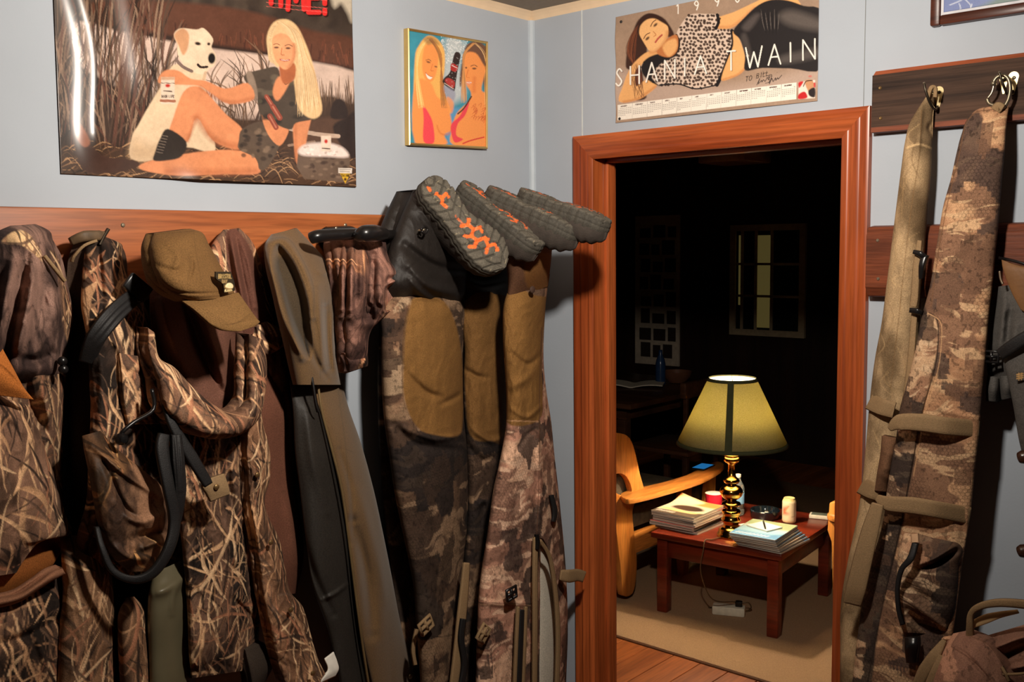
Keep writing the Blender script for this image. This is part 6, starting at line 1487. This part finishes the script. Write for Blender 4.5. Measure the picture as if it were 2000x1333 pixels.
L.new(nz.outputs['Fac'], rp.inputs[0]); L.new(rp.outputs[0], tr.inputs[0]); L.new(rp.outputs[0], df.inputs[0]); L.new(df.outputs[0], mx.inputs[1]); L.new(tr.outputs[0], mx.inputs[2]); L.new(mx.outputs[0], nt.nodes['Material Output'].inputs[0])
M_LINEN = m
def cone(name, r0, z0, r1, z1, mat, th, seg=72):
    V = []; F = []
    for r, z in ((r0, z0), (r1, z1), (r1 - th, z1), (r0 - th, z0)):
        for k in range(seg): a = 2 * math.pi * k / seg; V.append((LX + r * math.cos(a), LY + r * math.sin(a), z))
    for q in range(4):
        for k in range(seg): F.append((q * seg + k, q * seg + (k + 1) % seg, ((q + 1) % 4) * seg + (k + 1) % seg, ((q + 1) % 4) * seg + k))
    return mesh(name, V, F, mat, lamp_t, True)
sh = cone('lamp_shade', rb, zb, rt, zt, M_LINEN, .0015)
ml_, nl_, bl_ = nmat('shade_lining'); Ll = nl_.links; nl_.nodes.remove(bl_)
t2 = N(nl_, 'ShaderNodeBsdfTranslucent'); d2 = N(nl_, 'ShaderNodeBsdfDiffuse'); m2 = N(nl_, 'ShaderNodeMixShader'); m2.inputs[0].default_value = .5
t2.inputs[0].default_value = rgba((246, 240, 224)); d2.inputs[0].default_value = rgba((246, 240, 224)); Ll.new(d2.outputs[0], m2.inputs[1]); Ll.new(t2.outputs[0], m2.inputs[2]); Ll.new(m2.outputs[0], nl_.nodes['Material Output'].inputs[0])
ln_ = cone('shade_lining', rb - .004, zb + .002, rt - .004, zt - .001, ml_, .001); ln_.parent = sh
M_BAND = plain('shade_band', (74, 74, 44), .85)
def band(z0, z1):
    f = lambda z: rb + (rt - rb) * (z - zb) / (zt - zb)
    o = cone('shade_band', f(z0) + .0015, z0, f(z1) + .0015, z1, M_BAND, .0016); o.parent = sh; return o
band(zb - .004, zb + .012); band(zt - .010, zt + .004)
th0 = math.atan2(CAM[1] - LY, CAM[0] - LX) - .06
V = []
for i in range(12):
    t = i / 11; r = rb + (rt - rb) * t + .002; w = .016 / r * (1 - .15 * t)
    for a in (-w, w):
        for dr in (0, .0012): V.append((LX + (r + dr) * math.cos(th0 + a), LY + (r + dr) * math.sin(th0 + a), zb + (zt - zb) * t))
F = []
for i in range(11):
    o = i * 4
    F += [(o, o + 2, o + 6, o + 4), (o + 1, o + 5, o + 7, o + 3), (o, o + 4, o + 5, o + 1), (o + 2, o + 3, o + 7, o + 6)]
o = mesh('shade_seam', V, F, M_BAND, lamp_t, False); o.parent = sh
lathe('bulb', [(.001, .06), (.02, .05), (.03, .025), (.028, 0), (.014, -.03), (.013, -.05)], plain('bulb_socket', (190, 180, 160), .5), lamp_t, (LX, LY, LAMP_BULB[2] - .085), seg=20)
tube('socket_stem', [(LX, LY, P2[-1][1] - .01), (LX, LY, LAMP_BULB[2] - .12)], .007, M_BRS, lamp_t, 10, 0)
a_ = math.pi * 1.0
gs = [tube_geo([(LX, LY, zt - .012), (LX + rt * math.cos(a), LY + rt * math.sin(a), zt - .004)], .0018, 6) for a in (0, 2.1, 4.2)]
V, F = join_geo(*gs); mesh('shade_spider', V, F, M_BRS, lamp_t)
fr_e = tw(-.02, -.3715)
cp = [(LX - .02, LY - .058, TZ + .006), (LX - .03, LY - .12, TZ + .006), (fr_e[0] - .02, fr_e[1] - .0, TZ + .007), (fr_e[0] - .018, fr_e[1] - .018, TZ - .03), (fr_e[0] - .03, fr_e[1] - .02, .26), (fr_e[0] - .01, fr_e[1] + .05, .12), (-.235, 1.71, .075), (-.215, 1.725, .062)]
M_CORD = plain('brown_cord', (92, 66, 40), .5)
tube('power_cord', cp, .0028, M_CORD, lamp_t, 8, 6)

ps = thing('power_strip', 'white power strip with a black plug lying on the rug under the coffee table', 'power strip', (-.262, 1.70, .013), None, .42)
M_WPL = plain('white_plastic', (226, 214, 190), .4)
box('strip_body', (-.075, .075, -.03, .03, 0, .042), M_WPL, ps, .007, True)
box('plug', (.03, .062, -.014, .014, .0425, .068), M_BLACKP, ps, .004, True)
V, F = tube_geo([(.06, 0, .058), (.09, .01, .06), (.10, .03, .03), (.07, .05, .005), (-.05, .06, .004), (-.10, .05, .004)], .003, 8, 5); mesh('strip_cord', V, F, M_CORD, ps, True, local=True)

# ------------------------------------------------------------------ magazines
def mag(name, label, cx, cy, z, rot, w, l, th, cover, group, paint=None, curl=0):
    g = thing(name, label, 'magazine', (cx, cy, z), group, rot)
    box('pages', (-w / 2 + .002, w / 2 - .001, -l / 2 + .002, l / 2 - .002, .0007, th - .0008), M_PAGE, g, 0, True)
    nx, ny = 40, 50; xs = np.linspace(-w / 2, w / 2, nx); ys = np.linspace(-l / 2, l / 2, ny); X, Y = np.meshgrid(xs, ys)
    Z = th - .0007 + curl * np.clip((X + Y * .0 - w * .1) / (w * .4), 0, 1) ** 2 * 0 + curl * np.clip((Y / l + .5 - .55) / .45, 0, 1) ** 2 * np.clip((.5 - X / w - .3) / .7, 0, 1) ** 1.5
    P = Paint(X.ravel() / w, Y.ravel() / l, cover)
    if paint: paint(P)
    ii = np.arange(ny - 1)[:, None] * nx + np.arange(nx - 1)[None]
    o = mesh('cover', np.stack([X, Y, Z], -1).reshape(-1, 3), np.stack([ii, ii + 1, ii + nx + 1, ii + nx], -1).reshape(-1, 4), M_PAPERM, g, True, np.clip(P.c, 0, 1), True)
    md = o.modifiers.new('thickness', 'SOLIDIFY'); md.thickness = .0006; md.offset = 0
    box('back_cover', (-w / 2, w / 2, -l / 2, l / 2, 0, .0006), M_BACKC, g, 0, True)
    return g
M_PAGE = plain('magazine_pages', (206, 194, 176), .8, var=.1, scale=400)
M_BACKC = plain('magazine_back', (120, 104, 96), .4)
def cov_top(P):
    P.fill([(-.5, .5), (.5, .5), (.5, .2), (-.5, .3)], (216, 136, 70), .05); P.fill([(-.5, -.5), (.5, -.5), (.5, -.2), (-.5, -.34)], (84, 70, 58), .03)
    P.fill([(-.3, -.1), (.1, -.2), (.4, -.05), (.2, .12), (-.2, .1)], (60, 42, 32), .04); P.fill([(-.45, -.26), (.3, -.3), (.45, -.1), (.3, -.22), (-.3, -.16)], (236, 190, 128), .03); P.fill([(-.5, .1), (-.1, .16), (.1, .42), (-.4, .46)], (240, 214, 170), .05)
    for k in range(7): P.line([(-.42 + k * .06, -.42), (-.40 + k * .06, -.36)], .025, (236, 226, 206), .9, f=.006, sm=False)
def cov_band(c):
    return lambda P: (P.fill([(-.5, .3), (.5, .3), (.5, .5), (-.5, .5)], c, .02, sm=False), P.dab(.05, -.05, .3, .25, (190, 170, 150), .7))
ORD = ['topmost', 'second from the top', 'third from the top', 'fourth from the top', 'fifth from the top', 'sixth from the top', 'lowest']
lt = [(-.498, 1.716, .02), (-.492, 1.712, -.01), (-.49, 1.718, .03), (-.485, 1.712, .0), (-.498, 1.705, .02), (-.505, 1.708, .05), (-.48, 1.725, .0)]
LTH = [.010, .012, .009, .012, .010, .011, .014]; z = TZ + .0004
covs = [(214, 196, 168), (150, 130, 112), (92, 80, 72), (176, 150, 128), (170, 84, 84), (216, 206, 190), (70, 60, 56)]
for k in range(6, -1, -1):
    x, y, r = lt[k]
    mag('magazine', f'{"orange-covered magazine with a curling corner, " if k == 0 else "magazine with pale page edges, "}{ORD[k]} of the stack left of the lamp', x, y, z, r, .235, .285, LTH[k], covs[k], 'magazines stacked left of the lamp', cov_top if k == 0 else cov_band((120, 60, 50)), .03 if k == 0 else 0)
    z += LTH[k] + .0004
def cov_blue(P):
    P.fill([(-.5, -.5), (.5, -.5), (.5, -.1), (-.5, -.15)], (96, 140, 176), .05); P.fill([(-.5, -.2), (.3, -.24), (.5, 0), (-.5, .05)], (150, 184, 200), .06); P.fill([(-.5, .2), (.5, .1), (.5, .5), (-.5, .5)], (150, 160, 120), .05)
    for k in range(9): P.line([(-.4 + k * .08, -.4), (-.36 + k * .08, -.33)], .03, (236, 236, 230), .8, f=.008, sm=False)
rt_ = [(-.075, 1.675, .10), (-.072, 1.672, .11), (-.066, 1.676, .09), (-.058, 1.680, .06), (-.050, 1.688, .03), (-.044, 1.692, .0), (-.036, 1.698, -.02)]
z = TZ + .0004
for k in range(6, -1, -1):
    x, y, r = rt_[k]
    mag('magazine', f'{"magazine with a blue seascape cover, " if k == 0 else "fanned out magazine, "}{ORD[k]} of the stack right of the lamp', x, y, z, r, .215, .275, .0085, [(196, 200, 190), (120, 140, 150), (180, 170, 150), (90, 100, 110), (170, 150, 130), (200, 190, 176), (120, 110, 104)][k], 'magazines stacked right of the lamp', cov_blue if k == 0 else cov_band((80, 110, 140)))
    z += .0089
npd = thing('notepad', 'small white notepad lying on the right hand magazines', 'notepad', (-.085, 1.70, z), None, -.25)
box('sheets', (-.06, .06, -.05, .05, 0, .006), plain('white_paper', (240, 234, 218), .8, var=.03), npd, 0, True)
z2 = z + .0062
pen = thing('pen', 'black ballpoint pen lying across the white notepad', 'pen', (-.085, 1.70, z2), None, .55)
V, F = tube_geo([(0, -.055, .0045), (0, -.05, .0045), (0, .04, .0045), (0, .06, .0045)], [.0012, .0042, .0045, .004], 10); mesh('barrel', V, F, M_BLACKP, pen, True, local=True)
box('clip', (-.0015, .0015, .02, .055, .009, .0105), M_STEEL, pen, 0, True)

# ------------------------------------------------------------------ small things on the table
def on_table(px, py): p = at(px, py, 'Z', TZ); return (p[0], p[1], TZ + .0004)
p = on_table(1494, 1012)
ash = thing('ashtray', 'round dark glass ashtray behind the right hand magazines', 'ashtray', p)
M_DGL = plain('dark_glass', (20, 26, 30), .06, spec=.8, var=.05)
lathe('bowl', [(.001, .006), (.045, .007), (.055, .02), (.060, .042), (.068, .044), (.072, .040), (.070, .01), (.062, 0)], M_DGL, ash, p, seg=36)
p = on_table(1541, 1021)
can = thing('beer_can', 'beige beer can with a red emblem standing at the right of the coffee table', 'can', p)
def cancol(a, z):
    P = Paint(a, z, (222, 204, 168)); P.fill([(-.5, 0), (.5, 0), (.5, .012), (-.5, .012)], (206, 170, 110), .003, sm=False)
    P.fill([(-.030, .075), (-.008, .085), (-.016, .062), (-.004, .050), (-.026, .045), (-.034, .060)], (176, 64, 44), .002); P.line([(-.036, .04), (-.002, .088)], .004, (196, 120, 60), .8, f=.001); P.line([(.012, .035), (.03, .036)], .004, (150, 100, 70), .7, f=.001)
    return P.c
V = []; C = []; n = 60; rows = [(.024, 0), (.030, .003), (.033, .010), (.033, .03), (.033, .05), (.033, .07), (.033, .09), (.033, .103), (.030, .112), (.026, .118), (.0265, .121), (.025, .122), (.0235, .119), (.001, .119)]
rows = [rows[0], rows[1]] + [(.033, .010 + .093 * i / 24) for i in range(25)] + rows[8:]
th0c = math.atan2(CAM[1] - p[1], CAM[0] - p[0])
for r, zz in rows:
    for k in range(n): a = 2 * math.pi * k / n; V.append((p[0] + r * math.cos(a + th0c), p[1] + r * math.sin(a + th0c), p[2] + zz))
aa = np.tile((((2 * np.pi * np.arange(n) / n + np.pi) % (2 * np.pi)) - np.pi) * .033, len(rows)); zz = np.repeat([q[1] for q in rows], n)
Cc = cancol(aa, zz); Cc[zz > .108] = lin((206, 178, 120))
F = [(i * n + k, i * n + (k + 1) % n, (i + 1) * n + (k + 1) % n, (i + 1) * n + k) for i in range(len(rows) - 1) for k in range(n)]
mesh('can_body', V, F, cloth('printed_can', .3, 0, 100, .5, var=.03), can, True, Cc)
p = on_table(1394, 1000)
cup = thing('mug', 'red mug with a white inside standing behind the left magazines', 'mug', p)
lathe('body', [(.032, 0), (.038, .004), (.041, .05), (.043, .094), (.0415, .096)], plain('red_glaze', (196, 34, 52), .3), cup, p, seg=32)
lathe('lining', [(.0414, .0962), (.043, .0955), (.0412, .094), (.036, .02), (.001, .012)], plain('white_glaze', (240, 226, 206), .3), cup, p, seg=32)
p = on_table(1441, 1006)
bot = thing('water_bottle', 'clear plastic water bottle with a blue label half hidden behind the lamp', 'bottle', p)
mg, nt_, bg = nmat('clear_plastic'); bg.inputs['Transmission Weight'].default_value = .85; bg.inputs['Roughness'].default_value = .08; bg.inputs['IOR'].default_value = 1.33; bg.inputs['Base Color'].default_value = rgba((210, 214, 206))
lathe('bottle_body', [(.026, 0), (.031, .005), (.031, .03), (.029, .035), (.031, .04), (.031, .13), (.028, .15), (.014, .175), (.0125, .19)], mg, bot, p, seg=28)
lathe('label', [(.0316, .06), (.0318, .062), (.0318, .112), (.0316, .114)], plain('blue_label', (120, 160, 190), .4), bot, p, seg=28)
lathe('cap', [(.0135, .190), (.0142, .192), (.0142, .204), (.012, .206)], M_WPL, bot, p, seg=20)
p = on_table(1600, 1012)
pk = thing('card_pack', 'small white and grey pack lying at the right edge of the coffee table', 'pack', p, None, .3)
box('carton', (-.045, .045, -.028, .028, 0, .018), plain('pack_white', (206, 196, 176), .5), pk, .002, True); box('front', (-.036, .040, -.022, .024, .0181, .0188), plain('pack_grey', (88, 92, 80), .5), pk, 0, True)
p = on_table(1455, 1028)
nt2 = thing('paper_slip', 'white paper slip on the table between the lamp and the right hand magazines', 'paper', (p[0] + .02, p[1], p[2]), None, -.3); box('sheet', (-.05, .05, -.02, .02, 0, .002), plain('slip', (236, 226, 206), .8), nt2, 0, True)

# ------------------------------------------------------------------ armchair on the left
M_OAK = wood('golden_oak', (168, 96, 36), (206, 134, 62), 'Z', .35, 12, 10, .05, .45)
M_OAKY = wood('golden_oak_rail', (168, 96, 36), (206, 134, 62), 'Y', .35, 12, 10, .05, .45)
M_CUSH = plain('dark_cushion', (74, 62, 46), .95, var=.35, scale=30, bump=.4, bscale=250)
ch = thing('armchair', 'golden oak armchair with dark cushions left of the coffee table', 'chair', (-1.0, 1.9, .013))
XA = -.715
def side(pts): return [np.array([XA, at(x, y, 'L', XA)[1], at(x, y, 'L', XA)[2]]) for x, y in pts]
prism('back_side', side(smooth_poly([(1168, 862), (1190, 848), (1214, 847), (1230, 856), (1240, 880), (1250, 925), (1259, 962), (1246, 975), (1236, 1000), (1240, 1050), (1244, 1090), (1243, 1130), (1236, 1160), (1218, 1164), (1214, 1130), (1210, 1090), (1204, 1040), (1194, 985), (1180, 960), (1176, 940), (1208, 966), (1234, 966), (1228, 938), (1214, 926), (1196, 928), (1180, 932), (1166, 920)], 3)), (-.035, 0, 0), M_OAK, ch, .004)
arm_o = [at(x, y, 'Z', .555) for x, y in smooth_poly([(1212, 964), (1240, 954), (1290, 943), (1340, 928), (1372, 912), (1396, 902), (1410, 903), (1414, 909), (1402, 920), (1368, 938), (1310, 956), (1250, 972), (1222, 975)], 3)]
prism('armrest', arm_o, (0, 0, -.026), M_OAKY, ch, .006)
def postbox(px0, px1, ytop, ybot, yw, dep=.05):
    a = at((px0 + px1) / 2, (ytop + ybot) / 2, 'L', XA); w = abs(at(px1, ytop, 'L', XA)[1] - at(px0, ytop, 'L', XA)[1])
    return (XA - .035, XA, a[1] - w / 2, a[1] + w / 2)
a = at(1344, 980, 'L', XA)[1]
prism('front_leg', [(XA, a - .05, .529), (XA, a + .045, .529), (XA, a + .02, .30), (XA, a + .01, .0135), (XA, a - .045, .0135), (XA, a - .09, .30)], (-.035, 0, 0), M_OAK, ch, .003)
a2 = at(1390, 970, 'L', XA)[1]
prism('arm_post', [(XA, a2 - .03, .529), (XA, a2 + .05, .529), (XA, a2 + .03, .26), (XA, a2 - .06, .26)], (-.035, 0, 0), M_OAK, ch, .003)
y0 = at(1236, 1080, 'L', XA)[1]
box('seat_rail', (XA - .045, XA - .01, y0 - .02, a2 + .04, .235, .335), M_OAKY, ch, .004)
box('seat_rail', (XA - .64, XA - .605, y0 - .02, a2 + .04, .235, .335), M_OAKY, ch, .004)
box('front_rail', (XA - .62, XA - .02, a2 - .0, a2 + .035, .235, .335), M_OAK, ch, .004)
box('seat_cushion', (XA - .60, XA - .045, y0 - .02, a2, .336, .46), M_CUSH, ch, .04)
box('back_cushion', (XA - .60, XA - .045, y0 - .10, y0 + .06, .40, .80), M_CUSH, ch, .05)
for (n_, yy, zz) in (('far_leg', a, .36), ('far_leg', y0, .36)): box(n_, (XA - .65, XA - .615, yy - .04, yy + .03, .0135, zz), M_OAK, ch, .004)
box('far_arm', (XA - .68, XA - .60, y0 - .05, a2 + .06, .53, .555), M_OAKY, ch, .006); box('far_post', (XA - .65, XA - .615, a2 - .04, a2 + .03, .30, .535), M_OAK, ch, .004)
p = at(1373, 914, 'Z', .556)
ph = thing('phone', 'smartphone with a lit blue screen lying on the armchair arm', 'phone', (p[0], p[1], .556), None, .12)
box('case', (-.038, .038, -.075, .075, 0, .008), M_BLACKP, ph, .003, True)
ms, ns_, bs = nmat('phone_screen'); bs.inputs['Base Color'].default_value = rgba((10, 30, 50)); bs.inputs['Emission Color'].default_value = rgba((40, 130, 200)); bs.inputs['Emission Strength'].default_value = .55
box('screen', (-.034, .034, -.062, .062, .0081, .0088), ms, ph, 0, True)

# second chair: only the rounded end of its arm shows
c2 = thing('armchair', 'oak chair arm end showing at the right edge of the doorway', 'chair', (.5, 2.0, .013))
aw = [(.128 + .05 * (1 - math.cos(t)), 1.9 + .055 * math.sin(t)) for t in np.linspace(-math.pi / 2, math.pi / 2, 12)]
prism('armrest', [(x, y, .50) for x, y in [(.80, 1.845)] + [(x - .0, y) for x, y in aw[::1]] + [(.80, 1.955)]], (0, 0, .028), M_OAKY, c2, .006)
az = at(1622, 1005, 'R', -1.9)[2]
prism('arm_front', [(.135, 1.872, az - .07), (.142, 1.872, az + .06), (.19, 1.872, az + .075), (.24, 1.872, az + .06), (.25, 1.872, az - .1), (.22, 1.872, .0135), (.17, 1.872, .0135), (.155, 1.872, az - .12)], (0, .05, 0), M_OAK, c2, .008)
box('rear_leg', (.74, .79, 1.87, 1.93, .0135, .51), M_OAK, c2, .005)
box('seat_rail', (.18, .78, 1.885, 1.92, .24, .33), M_OAK, c2, .004); box('seat_cushion', (.20, .80, 1.93, 2.45, .331, .45), M_CUSH, c2, .04)
box('far_leg', (.20, .25, 2.42, 2.48, .0135, .34), M_OAK, c2, .005); box('far_leg', (.74, .79, 2.42, 2.48, .0135, .34), M_OAK, c2, .005)

# ------------------------------------------------------------------ dim things further back
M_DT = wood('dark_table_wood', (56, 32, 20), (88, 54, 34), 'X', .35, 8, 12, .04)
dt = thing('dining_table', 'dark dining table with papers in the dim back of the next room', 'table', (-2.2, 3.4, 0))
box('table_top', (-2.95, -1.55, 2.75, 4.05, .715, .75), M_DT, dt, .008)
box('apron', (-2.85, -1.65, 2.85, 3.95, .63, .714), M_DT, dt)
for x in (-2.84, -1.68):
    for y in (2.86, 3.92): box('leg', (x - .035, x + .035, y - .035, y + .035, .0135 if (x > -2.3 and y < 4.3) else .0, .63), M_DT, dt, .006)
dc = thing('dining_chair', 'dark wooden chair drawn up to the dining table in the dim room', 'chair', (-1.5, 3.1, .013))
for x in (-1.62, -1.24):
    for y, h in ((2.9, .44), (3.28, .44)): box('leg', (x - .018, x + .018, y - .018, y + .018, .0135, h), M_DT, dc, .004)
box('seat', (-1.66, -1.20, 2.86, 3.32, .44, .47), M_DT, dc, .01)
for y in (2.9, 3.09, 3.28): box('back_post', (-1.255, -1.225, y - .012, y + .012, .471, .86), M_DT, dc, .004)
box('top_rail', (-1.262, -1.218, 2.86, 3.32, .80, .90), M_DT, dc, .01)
p = at(1236, 754, 'Z', .7505)
pp = thing('newspaper', 'open white papers lying on the dark dining table', 'paper', (p[0], p[1], .7505), None, .5)
n = 24; xs = np.linspace(-.22, .22, n); ys = np.linspace(-.15, .15, 8); X, Y = np.meshgrid(xs, ys); Z = .006 + .03 * np.abs(np.sin(X * 9)) * np.exp(-np.abs(X) * 2)
ii = np.arange(7)[:, None] * n + np.arange(n - 1)[None]
o = mesh('sheets', np.stack([X, Y, Z], -1).reshape(-1, 3), np.stack([ii, ii + 1, ii + n + 1, ii + n], -1).reshape(-1, 4), plain('newsprint', (220, 206, 184), .8), pp, True, None, True); md = o.modifiers.new('t', 'SOLIDIFY'); md.thickness = .004
p = at(1290, 752, 'Z', .7505)
bb = thing('bottle', 'dark blue bottle standing on the dining table', 'bottle', p); lathe('body', [(.03, 0), (.036, .005), (.036, .15), (.03, .18), (.014, .22), (.014, .25)], plain('blue_bottle', (40, 62, 96), .2), bb, p, seg=24)
p = at(1322, 748, 'Z', .7505)
bw = thing('bowl', 'brown bowl on the dining table beside the blue bottle', 'bowl', p); lathe('body', [(.04, 0), (.06, .004), (.10, .05), (.11, .085), (.105, .085), (.09, .045), (.001, .02)], plain('brown_bowl', (112, 72, 50), .4), bw, p, seg=28)

def atb(px, py, o=0): return at(px, py, 'R', -(YB - o))
a = atb(1243, 423); b = atb(1328, 716)
co_ = thing('photo_collage', 'tall pale collage board of dark snapshots on the far dark wall', 'picture', ((a[0] + b[0]) / 2, YB, (a[2] + b[2]) / 2))
box('board', (a[0], b[0], YB - .02, YB - .001, b[2], a[2]), plain('collage_board', (196, 178, 156), .8), co_)
bm = bmesh.new(); r = np.random.default_rng(4); W_, H_ = b[0] - a[0], a[2] - b[2]
for rw in range(8):
    xx = .10 + r.uniform(0, .04)
    while xx < .8:
        w = r.uniform(.16, .28); h = r.uniform(.06, .10)
        add_box(bm, a[0] + xx * W_, a[0] + min(xx + w, .93) * W_, YB - .024, YB - .0195, b[2] + (.05 + rw * .115) * H_, b[2] + (.05 + rw * .115 + h) * H_); xx += w + .06
from_bm('snapshots', bm, plain('dark_snaps', (56, 44, 38), .4), co_)
a = atb(1440, 452); b = atb(1562, 648)
fz = .012
bm = bmesh.new()
add_box(bm, a[0] - .05, a[0], YB - .03, YB - .001, b[2] - .05, a[2] + .05); add_box(bm, b[0], b[0] + .05, YB - .03, YB - .001, b[2] - .05, a[2] + .05)
add_box(bm, a[0], b[0], YB - .03, YB - .001, a[2], a[2] + .05); add_box(bm, a[0], b[0], YB - .03, YB - .001, b[2] - .05, b[2])
M_WF = plain('window_paint', (176, 156, 124), .6)
wn = struct(from_bm('window_1', bm, M_WF)); 
mp_ = plain('dark_pane', (30, 34, 30), .1, spec=.6)
box('window_pane', (a[0], b[0], YB - .012, YB - .006, b[2], a[2]), mp_, wn, local=True)
me_, ne_, be_ = nmat('lit_pane'); be_.inputs['Base Color'].default_value = rgba((60, 54, 30)); be_.inputs['Emission Color'].default_value = rgba((190, 168, 96)); be_.inputs['Emission Strength'].default_value = .10
for x0, x1, yb in ((1445, 1451, 596), (1482, 1508, 641)):
    q0 = atb(x0, 460); q1 = atb(x1, yb); box('lit_pane', (q0[0], q1[0], YB - .016, YB - .0121, q1[2], q0[2]), me_, wn, local=True)
bm = bmesh.new()
for x in (1452, 1479, 1510): q = atb(x, 500); add_box(bm, q[0] - .012, q[0] + .012, YB - .024, YB - .016, b[2], a[2])
for y in (516, 579): q = atb(1500, y); add_box(bm, a[0], b[0], YB - .024, YB - .016, q[2] - .010, q[2] + .010)
from_bm('muntin', bm, M_WF, wn, False, True)
p = at(1390, 326, 'R', -4.3); q = at(1481, 318, 'R', -4.3)
cf = thing('ceiling_light', 'unlit square brown ceiling light in the dark next room', 'ceiling light', ((p[0] + q[0]) / 2, 4.3, CEIL - .1))
box('shade', (p[0], q[0], 4.1, 4.5, CEIL - .105, CEIL - .012), plain('amber_glass', (190, 128, 96), .4), cf, .012); box('canopy', (p[0] + .1, q[0] - .1, 4.2, 4.4, CEIL - .0121, CEIL - .0005), M_DT, cf)
# ================================================================== LIGHT AND CAMERA
def lamp(name, kind, loc, power, colr, r=.05):
    l = bpy.data.lights.new(name, kind); l.energy = power; l.color = colr
    if kind in ('POINT', 'SPOT'): l.shadow_soft_size = r
    o = link(bpy.data.objects.new(name, l)); o.location = loc
    return o
key = lamp('unseen_room_lamp', 'SPOT', (1.32, -1.28, 2.23), 111, (1, .91, .80), .045)  # unseen room lamp, fixture unknown; wide cone shaped to get the walls' brightness falloff
key.data.spot_size = math.radians(178); key.data.spot_blend = 1.0
az, el = math.radians(36), math.radians(-5)
aim = Vector((-math.cos(az) * math.cos(el), math.sin(az) * math.cos(el), math.sin(el)))
key.rotation_euler = aim.to_track_quat('-Z', 'Y').to_euler()
lamp('table_lamp_bulb', 'POINT', LAMP_BULB, 46, (1, .84, .62), .03)
w = bpy.data.worlds.new('night'); SC.world = w; w.use_nodes = True
w.node_tree.nodes['Background'].inputs[0].default_value = (.02, .022, .03, 1); w.node_tree.nodes['Background'].inputs[1].default_value = .05

cd = bpy.data.cameras.new('camera'); cd.sensor_width = 36; cd.sensor_fit = 'HORIZONTAL'; cd.lens = FPX * 36 / 2000; cd.clip_start = .05
co = link(bpy.data.objects.new('camera', cd))
mw = Matrix.Identity(4)
for i in range(3):
    mw[i][0] = RT[i]; mw[i][1] = UP[i]; mw[i][2] = -FW[i]; mw[i][3] = CAM[i]
co.matrix_world = mw
SC.camera = co
vs = SC.view_settings; vs.view_transform = 'Standard'; vs.look = 'None'; vs.exposure = 0; vs.gamma = 1; vs.use_curve_mapping = False
SC.cycles.max_bounces = 8; SC.cycles.sample_clamp_indirect = 4; SC.cycles.use_denoising = True
